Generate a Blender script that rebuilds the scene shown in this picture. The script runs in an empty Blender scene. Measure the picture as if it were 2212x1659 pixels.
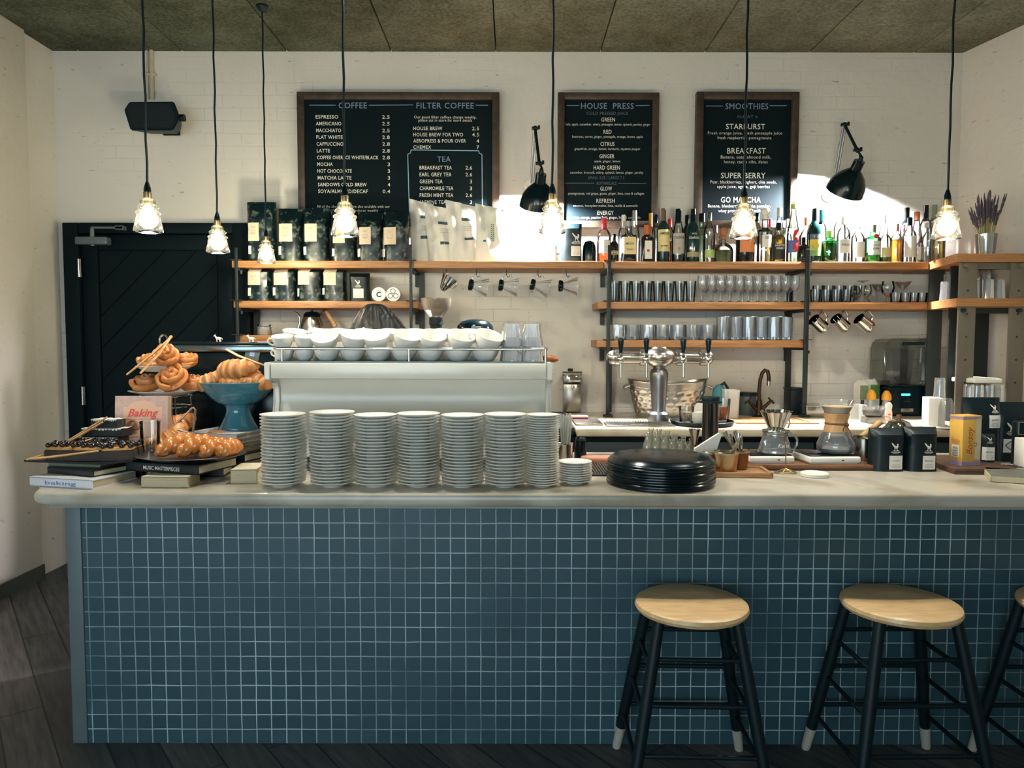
import bpy, bmesh, math, random
from mathutils import Vector, Matrix, Euler
random.seed(7)
R = math.radians
sc = bpy.context.scene
COL = sc.collection
PI = math.pi

# ------------------------------------------------------------------ camera
F, HC, TH = 1600.0, 1.366, R(3.3)
CT, ST = math.cos(TH), math.sin(TH)
cam = bpy.data.cameras.new('camera'); camo = bpy.data.objects.new('camera', cam); COL.objects.link(camo)
cam.sensor_width = 36.0; cam.lens = F / 2212 * 36.0; cam.clip_start = 0.05; cam.clip_end = 60
camo.location = (0, 0, HC); camo.rotation_euler = (PI/2 - TH, 0, 0)
camo.rotation_euler = (Matrix.Rotation(PI/2 - TH, 3, 'X') @ Matrix.Rotation(R(0.12), 3, 'Z')).to_euler()
sc.camera = camo

# ------------------------------------------------------------------ view, world
sc.view_settings.view_transform = 'Standard'; sc.view_settings.look = 'None'
sc.view_settings.exposure = 0.0; sc.view_settings.gamma = 1.0; sc.view_settings.use_curve_mapping = False
try:
    sc.cycles.transparent_max_bounces = 40; sc.cycles.max_bounces = 10; sc.cycles.sample_clamp_indirect = 6.0
    sc.cycles.caustics_reflective = False; sc.cycles.caustics_refractive = False
except Exception: pass
wd = bpy.data.worlds.new('daylight'); sc.world = wd; wd.use_nodes = True
bg = wd.node_tree.nodes['Background']; bg.inputs[0].default_value = (0.72, 0.90, 1.0, 1); bg.inputs[1].default_value = 5.8
PENDANT_W, WALL_W, SPOT_W = 360.0, 14000.0, 60.0          # lamp bulb strengths

# ------------------------------------------------------------------ measuring
def TT(D, z): return D*CT - (z-HC)*ST                 # distance along the view axis
def GX(px, D, z=1.2): return (px-1106.0)/F*TT(D, z)   # where a column of the photo lies at depth D
def ZY(py, D):
    b = (py-829.5)/F
    return HC + D/(CT - b*ST)*(-ST - b*CT)
def SZ(p, D, z=1.2): return p/F*TT(D, z)              # size

# ------------------------------------------------------------------ mesh builder
def lin(c):
    return tuple(((v/255)/12.92 if v/255 <= .04045 else ((v/255+.055)/1.055)**2.4) for v in c[:3])

class B:
    def __init__(s): s.bm = bmesh.new(); s.mi = 0
    def _fin(s, faces, smooth=True):
        for f in faces: f.smooth = smooth; f.material_index = s.mi
    def mesh(s, vs, fs, M=None, smooth=True):
        vv = [s.bm.verts.new(M @ Vector(v) if M else v) for v in vs]
        out = []
        for f in fs:
            try: out.append(s.bm.faces.new([vv[i] for i in f]))
            except ValueError: pass
        s._fin(out, smooth); return vv
    def box(s, c, d, rot=None, bev=0, seg=2):
        x, y, z = (v/2 for v in d)
        M = Matrix.Translation(c)
        if rot is not None: M = M @ (Euler(rot).to_matrix().to_4x4() if not isinstance(rot, Matrix) else rot)
        vv = s.mesh([(-x,-y,-z),(x,-y,-z),(x,y,-z),(-x,y,-z),(-x,-y,z),(x,-y,z),(x,y,z),(-x,y,z)],
                    [(0,3,2,1),(4,5,6,7),(0,1,5,4),(1,2,6,5),(2,3,7,6),(3,0,4,7)], M)
        if bev > 0:
            es = {e for v in vv for e in v.link_edges}
            r = bmesh.ops.bevel(s.bm, geom=list(es), offset=min(bev, min(d)*.45), segments=seg, affect='EDGES', profile=.5)
            s._fin(r['faces'])
        return s
    def lathe(s, prof, seg=24, c=(0,0,0), M=None, a0=0, a1=2*PI, fr=None, sx=1, sy=1):
        full = abs(a1-a0-2*PI) < 1e-6
        n = seg if full else seg+1
        T = Matrix.Translation(c) @ (M if M else Matrix.Identity(4))
        vs, fs, idx = [], [], []
        for r, z in prof:
            if r < 1e-6 and full:
                idx.append([len(vs)]*n); vs.append((0,0,z))
            else:
                row = []
                for i in range(n):
                    a = a0 + (a1-a0)*i/seg
                    rr = r*(fr(a, z) if fr else 1)
                    row.append(len(vs)); vs.append((rr*math.cos(a)*sx, rr*math.sin(a)*sy, z))
                idx.append(row)
        for j in range(len(idx)-1):
            A, Bq = idx[j], idx[j+1]
            for i in range(seg):
                k = (i+1) % n if full else i+1
                q = [A[i], A[k], Bq[k], Bq[i]]
                u = []
                for v in q:
                    if v not in u: u.append(v)
                if len(u) > 2: fs.append(u)
        s.mesh(vs, fs, T); return s
    def tube(s, pts, r, seg=8, cap=True, flat=(1,1), up=None):
        P = [Vector(p) for p in pts]; n = len(P)
        rs = r if isinstance(r, (list, tuple)) else [r]*n
        vs, fs = [], []
        prev = Vector(up) if up else None
        for i in range(n):
            t = (P[min(i+1, n-1)] - P[max(i-1, 0)])
            t = t.normalized() if t.length > 1e-9 else Vector((0,0,1))
            if prev is None: prev = Vector((0,0,1)) if abs(t.z) < .9 else Vector((1,0,0))
            u = (prev - t*prev.dot(t))
            u = u.normalized() if u.length > 1e-6 else t.orthogonal().normalized()
            prev = u; w = t.cross(u)
            for k in range(seg):
                a = 2*PI*k/seg
                vs.append(P[i] + u*(math.cos(a)*rs[i]*flat[0]) + w*(math.sin(a)*rs[i]*flat[1]))
        for i in range(n-1):
            for k in range(seg):
                l = (k+1) % seg
                fs.append((i*seg+k, i*seg+l, (i+1)*seg+l, (i+1)*seg+k))
        if cap:
            fs.append(tuple(range(seg-1, -1, -1))); fs.append(tuple((n-1)*seg+k for k in range(seg)))
        s.mesh(vs, fs); return s
    def cyl(s, p0, p1, r0, r1=None, seg=16): return s.tube([p0, p1], [r0, r0 if r1 is None else r1], seg)
    def sph(s, c, r, u=16, v=10, M=None):
        rx, ry, rz = (r, r, r) if not isinstance(r, (tuple, list)) else r
        T = Matrix.Translation(c) @ (M if M else Matrix.Identity(4)) @ Matrix.Diagonal((rx, ry, rz, 1))
        return s.lathe([(math.sin(PI*i/v) if 0 < i < v else 0, -math.cos(PI*i/v)) for i in range(v+1)], u, M=T)
    def prism(s, pts, a, b, ax='y', M=None):
        # outline in the two other axes, extruded from a to b along ax
        def P(p, t): return {'y': (p[0], t, p[1]), 'x': (t, p[0], p[1]), 'z': (p[0], p[1], t)}[ax]
        n = len(pts)
        vs = [P(p, a) for p in pts] + [P(p, b) for p in pts]
        fs = [tuple(range(n)), tuple(range(2*n-1, n-1, -1))] + [(i, i+n, (i+1) % n+n, (i+1) % n) for i in range(n)]
        s.mesh(vs, fs, M); return s
    def poly(s, pts, fn=None, y=0):
        # a flat painted shape facing the front, outline (x, z)
        s.mesh([(x, (fn(x, z) if fn else y), z) for x, z in pts], [tuple(range(len(pts)))], smooth=False); return s
    def patch(s, x0, x1, z0, z1, fn, nx=4, nz=4, th=0):
        vs = [(x0+(x1-x0)*i/nx, 0, z0+(z1-z0)*j/nz) for j in range(nz+1) for i in range(nx+1)]
        vs = [(x, fn(x, z), z) for x, _, z in vs]
        s.mesh(vs, [(j*(nx+1)+i, j*(nx+1)+i+1, (j+1)*(nx+1)+i+1, (j+1)*(nx+1)+i) for j in range(nz) for i in range(nx)]); return s
    def text(s, t, h, x=0, z=0, w=None, al='C', fn=None, y=0, bold=0.0, sh=0.0, sp=1.0, M=None):
        vs, fs = glyphs(t, bold, sh, sp)
        if not vs: return s
        xs = [v[0] for v in vs]; x0, x1 = min(xs), max(xs)
        k = h/CAPH; kx = k if w is None else w/max(x1-x0, 1e-6)
        ox = {'C': -(x0+x1)/2, 'L': -x0, 'R': -x1}[al]
        out = []
        for a, b in vs:
            X, Z = x+(a+ox)*kx, z+(b-CAPH/2)*k
            out.append((X, fn(X, Z) if fn else y, Z))
        s.mesh(out, fs, M, smooth=False); return s

CAPH = 0.729
_tc = {}
def glyphs(t, bold, sh, sp):
    key = (t, bold, sh, sp)
    if key not in _tc:
        cu = bpy.data.curves.new('lettering', 'FONT'); cu.body = t; cu.size = 1; cu.resolution_u = 2
        cu.offset = bold; cu.shear = sh; cu.space_character = sp
        ob = bpy.data.objects.new('lettering', cu)
        me = bpy.data.meshes.new_from_object(ob)
        _tc[key] = ([(v.co.x, v.co.y) for v in me.vertices], [tuple(p.vertices) for p in me.polygons])
        bpy.data.objects.remove(ob); bpy.data.curves.remove(cu); bpy.data.meshes.remove(me)
    return _tc[key]

def obj(name, b, mats, parent=None, label=None, sharp=38):
    me = bpy.data.meshes.new(name)
    b.bm.normal_update()
    b.bm.to_mesh(me); b.bm.free()
    try: me.set_sharp_from_angle(angle=R(sharp))
    except Exception: pass
    for m in (mats if isinstance(mats, (list, tuple)) else [mats]): me.materials.append(m)
    o = bpy.data.objects.new(name, me); COL.objects.link(o)
    if parent: o.parent = parent
    if label: o['label'] = label
    return o
def tag(o, label, cat, group=None, kind=None):
    o['label'] = label; o['category'] = cat
    if group: o['group'] = group
    if kind: o['kind'] = kind
    return o
def thing(name, label, cat, loc=(0,0,0), rot=0, group=None):
    o = bpy.data.objects.new(name, None); COL.objects.link(o); o.empty_display_size = .05
    o.location = loc; o.rotation_euler = rot if isinstance(rot, (tuple, list, Euler)) else (0, 0, rot)
    return tag(o, label, cat, group)
def struct(name, b, m, parent=None):
    o = obj(name, b, m, parent)
    if parent is None: o['kind'] = 'structure'
    return o
def dup(root, loc, rot=0, label=None, group=None, scale=None):
    r = root.copy(); COL.objects.link(r); r.location = loc
    r.rotation_euler = rot if isinstance(rot, (tuple, list, Euler)) else (0, 0, rot)
    if scale: r.scale = scale if isinstance(scale, (tuple, list)) else (scale,)*3
    if label: r['label'] = label
    if group: r['group'] = group
    for ch in KIDS(root):
        c = ch.copy(); COL.objects.link(c); c.parent = r
        for g in KIDS(ch):
            d = g.copy(); COL.objects.link(d); d.parent = c
    return r
def KIDS(o): return [c for c in COL.objects if c.parent == o]
ORD = 'first second third fourth fifth sixth seventh eighth ninth tenth eleventh twelfth thirteenth fourteenth fifteenth sixteenth seventeenth eighteenth nineteenth twentieth twenty-first twenty-second twenty-third twenty-fourth twenty-fifth twenty-sixth twenty-seventh twenty-eighth twenty-ninth thirtieth thirty-first thirty-second'.split()

# ------------------------------------------------------------------ materials
def _new(name):
    m = bpy.data.materials.new(name); m.use_nodes = True
    nt = m.node_tree; return m, nt, nt.nodes['Principled BSDF'], nt.nodes['Material Output']
def N(nt, t, **kw):
    n = nt.nodes.new(t)
    for k, v in kw.items(): setattr(n, k, v)
    return n
def mat(name, c, rough=.5, metal=0.0, var=.12, sc_=14.0, spec=.5, bump=0.0, coat=0.0, bsc=None, sss=0):
    """a plain surface with slight procedural unevenness; c in sRGB 0..255"""
    m, nt, p, out = _new(name); L = nt.links
    a = lin(c)
    tc = N(nt, 'ShaderNodeTexCoord'); nz = N(nt, 'ShaderNodeTexNoise'); nz.inputs['Scale'].default_value = sc_; nz.inputs['Detail'].default_value = 4
    L.new(tc.outputs['Object'], nz.inputs['Vector'])
    mx = N(nt, 'ShaderNodeMix', data_type='RGBA')
    mx.inputs[6].default_value = (*[v*(1-var) for v in a], 1); mx.inputs[7].default_value = (*[min(1, v*(1+var)) for v in a], 1)
    L.new(nz.outputs['Fac'], mx.inputs[0]); L.new(mx.outputs[2], p.inputs['Base Color'])
    p.inputs['Roughness'].default_value = rough; p.inputs['Metallic'].default_value = metal
    p.inputs['Specular IOR Level'].default_value = spec
    if coat: p.inputs['Coat Weight'].default_value = coat; p.inputs['Coat Roughness'].default_value = .08
    if bump:
        n2 = N(nt, 'ShaderNodeTexNoise'); n2.inputs['Scale'].default_value = bsc or sc_*3; n2.inputs['Detail'].default_value = 5
        L.new(tc.outputs['Object'], n2.inputs['Vector'])
        bp = N(nt, 'ShaderNodeBump'); bp.inputs['Strength'].default_value = bump; bp.inputs['Distance'].default_value = .01
        L.new(n2.outputs['Fac'], bp.inputs['Height']); L.new(bp.outputs['Normal'], p.inputs['Normal'])
    return m
def emit(name, c, s):
    m, nt, p, out = _new(name)
    p.inputs['Base Color'].default_value = (*lin(c), 1); p.inputs['Emission Color'].default_value = (*lin(c), 1); p.inputs['Emission Strength'].default_value = s
    return m
def glass(name, tint=(252,254,254), edge=(218,226,226), refl=.03, rough=.03, body=0.0, glow=0.0):
    """thin-walled glass: see-through face-on, darker and shinier at grazing angles; body = share of milky diffuse"""
    m, nt, p, out = _new(name); L = nt.links
    nt.nodes.remove(p)
    lw = N(nt, 'ShaderNodeLayerWeight'); lw.inputs['Blend'].default_value = .35
    cr = N(nt, 'ShaderNodeMix', data_type='RGBA'); cr.inputs[6].default_value = (*lin(tint), 1); cr.inputs[7].default_value = (*lin(edge), 1)
    pw = N(nt, 'ShaderNodeMath', operation='POWER'); pw.inputs[1].default_value = 2.6; L.new(lw.outputs['Facing'], pw.inputs[0]); L.new(pw.outputs[0], cr.inputs[0])
    tr = N(nt, 'ShaderNodeBsdfTransparent'); L.new(cr.outputs[2], tr.inputs[0])
    gl = N(nt, 'ShaderNodeBsdfGlossy'); gl.inputs['Roughness'].default_value = rough; gl.inputs[0].default_value = (.95,.97,1,1)
    fr = N(nt, 'ShaderNodeFresnel'); fr.inputs[0].default_value = 1.45
    ad = N(nt, 'ShaderNodeMath', operation='ADD'); ad.inputs[1].default_value = refl; ad.use_clamp = True; L.new(fr.outputs[0], ad.inputs[0])
    mx = N(nt, 'ShaderNodeMixShader'); L.new(ad.outputs[0], mx.inputs[0]); L.new(tr.outputs[0], mx.inputs[1]); L.new(gl.outputs[0], mx.inputs[2])
    last = mx
    if body:
        df = N(nt, 'ShaderNodeBsdfDiffuse'); df.inputs[0].default_value = (*lin(tint), 1)
        m2 = N(nt, 'ShaderNodeMixShader'); m2.inputs[0].default_value = body; L.new(mx.outputs[0], m2.inputs[1]); L.new(df.outputs[0], m2.inputs[2]); last = m2
    if glow:
        tl = N(nt, 'ShaderNodeBsdfTranslucent'); tl.inputs[0].default_value = (*lin(tint), 1)
        m3 = N(nt, 'ShaderNodeMixShader'); m3.inputs[0].default_value = glow; L.new(last.outputs[0], m3.inputs[1]); L.new(tl.outputs[0], m3.inputs[2]); last = m3
    L.new(last.outputs[0], out.inputs['Surface'])
    return m
def wood(name, c1, c2, rough=.5, scale=(1, 14, 14), dist=3.0, var=6.0, bump=.1):
    m, nt, p, out = _new(name); L = nt.links
    tc = N(nt, 'ShaderNodeTexCoord'); mp = N(nt, 'ShaderNodeMapping'); mp.inputs['Scale'].default_value = scale
    L.new(tc.outputs['Object'], mp.inputs['Vector'])
    nz = N(nt, 'ShaderNodeTexNoise'); nz.inputs['Scale'].default_value = var; nz.inputs['Detail'].default_value = 7; nz.inputs['Distortion'].default_value = dist*.3
    L.new(mp.outputs[0], nz.inputs['Vector'])
    r = N(nt, 'ShaderNodeValToRGB'); r.color_ramp.elements[0].position = .3; r.color_ramp.elements[1].position = .7
    r.color_ramp.elements[0].color = (*lin(c1), 1); r.color_ramp.elements[1].color = (*lin(c2), 1)
    L.new(nz.outputs['Fac'], r.inputs[0]); L.new(r.outputs[0], p.inputs['Base Color'])
    p.inputs['Roughness'].default_value = rough
    bp = N(nt, 'ShaderNodeBump'); bp.inputs['Strength'].default_value = bump; bp.inputs['Distance'].default_value = .004
    L.new(nz.outputs['Fac'], bp.inputs['Height']); L.new(bp.outputs[0], p.inputs['Normal'])
    return m
def whitebrick(name, vert, amt=1.0):
    m, nt, p, out = _new(name); L = nt.links
    tc = N(nt, 'ShaderNodeTexCoord'); sp = N(nt, 'ShaderNodeSeparateXYZ'); L.new(tc.outputs['Object'], sp.inputs[0])
    cb = N(nt, 'ShaderNodeCombineXYZ'); L.new(sp.outputs['Y' if vert == 'y' else 'X'], cb.inputs[0]); L.new(sp.outputs['Z'], cb.inputs[1])
    wob = N(nt, 'ShaderNodeTexNoise'); wob.inputs['Scale'].default_value = 5; L.new(tc.outputs['Object'], wob.inputs['Vector'])
    wv = N(nt, 'ShaderNodeVectorMath', operation='SCALE'); wv.inputs['Scale'].default_value = .012; L.new(wob.outputs['Color'], wv.inputs[0])
    av = N(nt, 'ShaderNodeVectorMath', operation='ADD'); L.new(cb.outputs[0], av.inputs[0]); L.new(wv.outputs[0], av.inputs[1])
    br = N(nt, 'ShaderNodeTexBrick'); br.inputs['Scale'].default_value = 1
    br.inputs['Brick Width'].default_value = .215; br.inputs['Row Height'].default_value = .0745; br.inputs['Mortar Size'].default_value = .0035; br.inputs['Mortar Smooth'].default_value = .6
    L.new(av.outputs[0], br.inputs['Vector'])
    big = N(nt, 'ShaderNodeTexNoise'); big.inputs['Scale'].default_value = 1.6; big.inputs['Detail'].default_value = 6; L.new(tc.outputs['Object'], big.inputs['Vector'])
    pz = N(nt, 'ShaderNodeMapRange'); pz.inputs[1].default_value = .5; pz.inputs[2].default_value = .72; L.new(big.outputs['Fac'], pz.inputs[0])
    pz.inputs[4].default_value = amt
    hz = N(nt, 'ShaderNodeMapRange'); hz.inputs[1].default_value = 1.35; hz.inputs[2].default_value = 2.0; hz.inputs[3].default_value = 1.0; hz.inputs[4].default_value = .35; L.new(sp.outputs['Z'], hz.inputs[0])
    bq = N(nt, 'ShaderNodeMath', operation='MULTIPLY'); L.new(br.outputs['Fac'], bq.inputs[0]); L.new(hz.outputs[0], bq.inputs[1])
    mo = N(nt, 'ShaderNodeMath', operation='MULTIPLY'); L.new(bq.outputs[0], mo.inputs[0]); L.new(pz.outputs[0], mo.inputs[1])
    fine = N(nt, 'ShaderNodeTexNoise'); fine.inputs['Scale'].default_value = 22; fine.inputs['Detail'].default_value = 8; L.new(tc.outputs['Object'], fine.inputs['Vector'])
    base = N(nt, 'ShaderNodeMix', data_type='RGBA'); base.inputs[6].default_value = (*lin((207,202,193)), 1); base.inputs[7].default_value = (*lin((231,227,220)), 1)
    L.new(big.outputs['Fac'], base.inputs[0])
    dk = N(nt, 'ShaderNodeMix', data_type='RGBA'); dk.inputs[7].default_value = (*lin((166,158,138)), 1); L.new(mo.outputs[0], dk.inputs[0]); L.new(base.outputs[2], dk.inputs[6])
    chip = N(nt, 'ShaderNodeTexNoise'); chip.inputs['Scale'].default_value = 34; chip.inputs['Detail'].default_value = 3
    mpv = N(nt, 'ShaderNodeMapping'); mpv.inputs['Scale'].default_value = (.45, .45, 1.6); L.new(tc.outputs['Object'], mpv.inputs[0]); L.new(mpv.outputs[0], chip.inputs['Vector'])
    cr = N(nt, 'ShaderNodeMapRange'); cr.inputs[1].default_value = .69; cr.inputs[2].default_value = .75; L.new(chip.outputs['Fac'], cr.inputs[0])
    cm = N(nt, 'ShaderNodeMath', operation='MULTIPLY'); cm.inputs[1].default_value = .55; L.new(cr.outputs[0], cm.inputs[0])
    dk2 = N(nt, 'ShaderNodeMix', data_type='RGBA'); dk2.inputs[7].default_value = (*lin((112,102,82)), 1); L.new(cm.outputs[0], dk2.inputs[0]); L.new(dk.outputs[2], dk2.inputs[6])
    L.new(dk2.outputs[2], p.inputs['Base Color']); p.inputs['Roughness'].default_value = .65; p.inputs['Specular IOR Level'].default_value = .3
    pf = N(nt, 'ShaderNodeMapRange'); pf.inputs[1].default_value = .42; pf.inputs[2].default_value = .62; pf.inputs[3].default_value = .08*amt; pf.inputs[4].default_value = amt; L.new(big.outputs['Fac'], pf.inputs[0])
    bf = N(nt, 'ShaderNodeMath', operation='MULTIPLY'); L.new(bq.outputs[0], bf.inputs[0]); L.new(pf.outputs[0], bf.inputs[1])
    hs = N(nt, 'ShaderNodeMath', operation='MULTIPLY_ADD'); hs.inputs[1].default_value = -.45; L.new(bf.outputs[0], hs.inputs[0]); L.new(fine.outputs['Fac'], hs.inputs[2])
    bp = N(nt, 'ShaderNodeBump'); bp.inputs['Strength'].default_value = .5; bp.inputs['Distance'].default_value = .006; L.new(hs.outputs[0], bp.inputs['Height']); L.new(bp.outputs[0], p.inputs['Normal'])
    return m
def tiles(name):
    m, nt, p, out = _new(name); L = nt.links
    tc = N(nt, 'ShaderNodeTexCoord'); sp = N(nt, 'ShaderNodeSeparateXYZ'); L.new(tc.outputs['Object'], sp.inputs[0])
    cb = N(nt, 'ShaderNodeCombineXYZ'); L.new(sp.outputs['X'], cb.inputs[0]); L.new(sp.outputs['Z'], cb.inputs[1])
    wob = N(nt, 'ShaderNodeTexNoise'); wob.inputs['Scale'].default_value = 9; L.new(tc.outputs['Object'], wob.inputs['Vector'])
    wv = N(nt, 'ShaderNodeVectorMath', operation='SCALE'); wv.inputs['Scale'].default_value = .004; L.new(wob.outputs['Color'], wv.inputs[0])
    av = N(nt, 'ShaderNodeVectorMath', operation='ADD'); L.new(cb.outputs[0], av.inputs[0]); L.new(wv.outputs[0], av.inputs[1])
    br = N(nt, 'ShaderNodeTexBrick'); br.offset = 0; br.inputs['Scale'].default_value = 1
    br.inputs['Brick Width'].default_value = .0507; br.inputs['Row Height'].default_value = .0507; br.inputs['Mortar Size'].default_value = .0021; br.inputs['Mortar Smooth'].default_value = .3
    br.inputs['Color1'].default_value = (*lin((42,74,84)), 1); br.inputs['Color2'].default_value = (*lin((53,84,95)), 1)
    L.new(av.outputs[0], br.inputs['Vector'])
    big = N(nt, 'ShaderNodeTexNoise'); big.inputs['Scale'].default_value = 3.2; big.inputs['Detail'].default_value = 3; L.new(tc.outputs['Object'], big.inputs['Vector'])
    mr = N(nt, 'ShaderNodeMapRange'); mr.inputs[1].default_value = .38; mr.inputs[2].default_value = .62; mr.inputs[3].default_value = .18; mr.inputs[4].default_value = 1; L.new(big.outputs['Fac'], mr.inputs[0])
    g = N(nt, 'ShaderNodeMix', data_type='RGBA'); g.inputs[6].default_value = (*lin((78,98,106)), 1); g.inputs[7].default_value = (*lin((180,198,200)), 1); L.new(mr.outputs[0], g.inputs[0])
    mx = N(nt, 'ShaderNodeMix', data_type='RGBA'); L.new(br.outputs['Fac'], mx.inputs[0]); L.new(br.outputs['Color'], mx.inputs[6]); L.new(g.outputs[2], mx.inputs[7])
    L.new(mx.outputs[2], p.inputs['Base Color']); p.inputs['Roughness'].default_value = .42
    hi = N(nt, 'ShaderNodeMath', operation='SUBTRACT'); hi.inputs[0].default_value = 1; L.new(br.outputs['Fac'], hi.inputs[1])
    bp = N(nt, 'ShaderNodeBump'); bp.inputs['Strength'].default_value = .4; bp.inputs['Distance'].default_value = .002; L.new(hi.outputs[0], bp.inputs['Height']); L.new(bp.outputs[0], p.inputs['Normal'])
    return m
def ceilmat(name):
    m, nt, p, out = _new(name); L = nt.links
    tc = N(nt, 'ShaderNodeTexCoord')
    n1 = N(nt, 'ShaderNodeTexNoise'); n1.inputs['Scale'].default_value = 2.2; n1.inputs['Detail'].default_value = 10; n1.inputs['Roughness'].default_value = .7; L.new(tc.outputs['Object'], n1.inputs['Vector'])
    n2 = N(nt, 'ShaderNodeTexNoise'); n2.inputs['Scale'].default_value = 60; n2.inputs['Detail'].default_value = 4; L.new(tc.outputs['Object'], n2.inputs['Vector'])
    r = N(nt, 'ShaderNodeValToRGB'); r.color_ramp.elements[0].position = .33; r.color_ramp.elements[1].position = .68
    r.color_ramp.elements[0].color = (*lin((70,76,60)), 1); r.color_ramp.elements[1].color = (*lin((118,124,110)), 1); L.new(n1.outputs['Fac'], r.inputs[0])
    d = N(nt, 'ShaderNodeMapRange'); d.inputs[1].default_value = .3; d.inputs[2].default_value = .62; d.inputs[3].default_value = .55; d.inputs[4].default_value = 1.12; L.new(n2.outputs['Fac'], d.inputs[0])
    mu = N(nt, 'ShaderNodeVectorMath', operation='SCALE'); L.new(r.outputs[0], mu.inputs[0]); L.new(d.outputs[0], mu.inputs['Scale'])
    L.new(mu.outputs[0], p.inputs['Base Color']); p.inputs['Roughness'].default_value = .9; p.inputs['Specular IOR Level'].default_value = .1
    bp = N(nt, 'ShaderNodeBump'); bp.inputs['Strength'].default_value = .7; bp.inputs['Distance'].default_value = .01; L.new(n2.outputs['Fac'], bp.inputs['Height']); L.new(bp.outputs[0], p.inputs['Normal'])
    return m
def floormat(name):
    m, nt, p, out = _new(name); L = nt.links
    tc = N(nt, 'ShaderNodeTexCoord'); mp = N(nt, 'ShaderNodeMapping'); mp.inputs['Rotation'].default_value = (0, 0, R(52)); L.new(tc.outputs['Object'], mp.inputs[0])
    br = N(nt, 'ShaderNodeTexBrick'); br.inputs['Scale'].default_value = 1; br.inputs['Brick Width'].default_value = 1.6; br.inputs['Row Height'].default_value = .14; br.inputs['Mortar Size'].default_value = .003
    br.inputs['Color1'].default_value = (*lin((58,62,64)), 1); br.inputs['Color2'].default_value = (*lin((92,88,88)), 1); br.inputs['Mortar'].default_value = (*lin((14,22,26)), 1); L.new(mp.outputs[0], br.inputs['Vector'])
    m2 = N(nt, 'ShaderNodeMapping'); m2.inputs['Scale'].default_value = (1.2, 12, 1); L.new(mp.outputs[0], m2.inputs[0])
    nz = N(nt, 'ShaderNodeTexNoise'); nz.inputs['Scale'].default_value = 4; nz.inputs['Detail'].default_value = 7; L.new(m2.outputs[0], nz.inputs['Vector'])
    mr = N(nt, 'ShaderNodeMapRange'); mr.inputs[1].default_value = .3; mr.inputs[2].default_value = .7; mr.inputs[3].default_value = .45; mr.inputs[4].default_value = 1.25; L.new(nz.outputs['Fac'], mr.inputs[0])
    mu = N(nt, 'ShaderNodeVectorMath', operation='SCALE'); L.new(br.outputs['Color'], mu.inputs[0]); L.new(mr.outputs[0], mu.inputs['Scale'])
    L.new(mu.outputs[0], p.inputs['Base Color']); p.inputs['Roughness'].default_value = .55
    bp = N(nt, 'ShaderNodeBump'); bp.inputs['Strength'].default_value = .2; bp.inputs['Distance'].default_value = .004; L.new(nz.outputs['Fac'], bp.inputs['Height']); L.new(bp.outputs[0], p.inputs['Normal'])
    return m
def marble(name, c1, c2):
    m, nt, p, out = _new(name); L = nt.links
    tc = N(nt, 'ShaderNodeTexCoord'); nz = N(nt, 'ShaderNodeTexNoise'); nz.inputs['Scale'].default_value = 2.4; nz.inputs['Detail'].default_value = 8; nz.inputs['Distortion'].default_value = 1.5
    L.new(tc.outputs['Object'], nz.inputs['Vector'])
    r = N(nt, 'ShaderNodeValToRGB'); r.color_ramp.elements[0].position = .36; r.color_ramp.elements[1].position = .56
    r.color_ramp.elements[0].color = (*lin(c1), 1); r.color_ramp.elements[1].color = (*lin(c2), 1); L.new(nz.outputs['Fac'], r.inputs[0]); L.new(r.outputs[0], p.inputs['Base Color'])
    p.inputs['Roughness'].default_value = .25
    return m
def striped(name, c1, c2, scale=60, rough=.4, axis='X', dist=2.0):
    m, nt, p, out = _new(name); L = nt.links
    tc = N(nt, 'ShaderNodeTexCoord'); w = N(nt, 'ShaderNodeTexWave', bands_direction=axis); w.inputs['Scale'].default_value = scale; w.inputs['Distortion'].default_value = dist; w.inputs['Detail'].default_value = 3
    L.new(tc.outputs['Object'], w.inputs['Vector'])
    mx = N(nt, 'ShaderNodeMix', data_type='RGBA'); mx.inputs[6].default_value = (*lin(c1), 1); mx.inputs[7].default_value = (*lin(c2), 1)
    L.new(w.outputs['Fac'], mx.inputs[0]); L.new(mx.outputs[2], p.inputs['Base Color']); p.inputs['Roughness'].default_value = rough
    bp = N(nt, 'ShaderNodeBump'); bp.inputs['Strength'].default_value = .4; bp.inputs['Distance'].default_value = .003; L.new(w.outputs['Fac'], bp.inputs['Height']); L.new(bp.outputs[0], p.inputs['Normal'])
    return m
def speckle(name, c1, c2, scale=55, lo=.55, hi=.68, rough=.35):
    m, nt, p, out = _new(name); L = nt.links
    tc = N(nt, 'ShaderNodeTexCoord'); nz = N(nt, 'ShaderNodeTexNoise'); nz.inputs['Scale'].default_value = scale; nz.inputs['Detail'].default_value = 5; L.new(tc.outputs['Object'], nz.inputs['Vector'])
    mr = N(nt, 'ShaderNodeMapRange'); mr.inputs[1].default_value = lo; mr.inputs[2].default_value = hi; L.new(nz.outputs['Fac'], mr.inputs[0])
    mx = N(nt, 'ShaderNodeMix', data_type='RGBA'); mx.inputs[6].default_value = (*lin(c1), 1); mx.inputs[7].default_value = (*lin(c2), 1)
    L.new(mr.outputs[0], mx.inputs[0]); L.new(mx.outputs[2], p.inputs['Base Color']); p.inputs['Roughness'].default_value = rough
    return m

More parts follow.
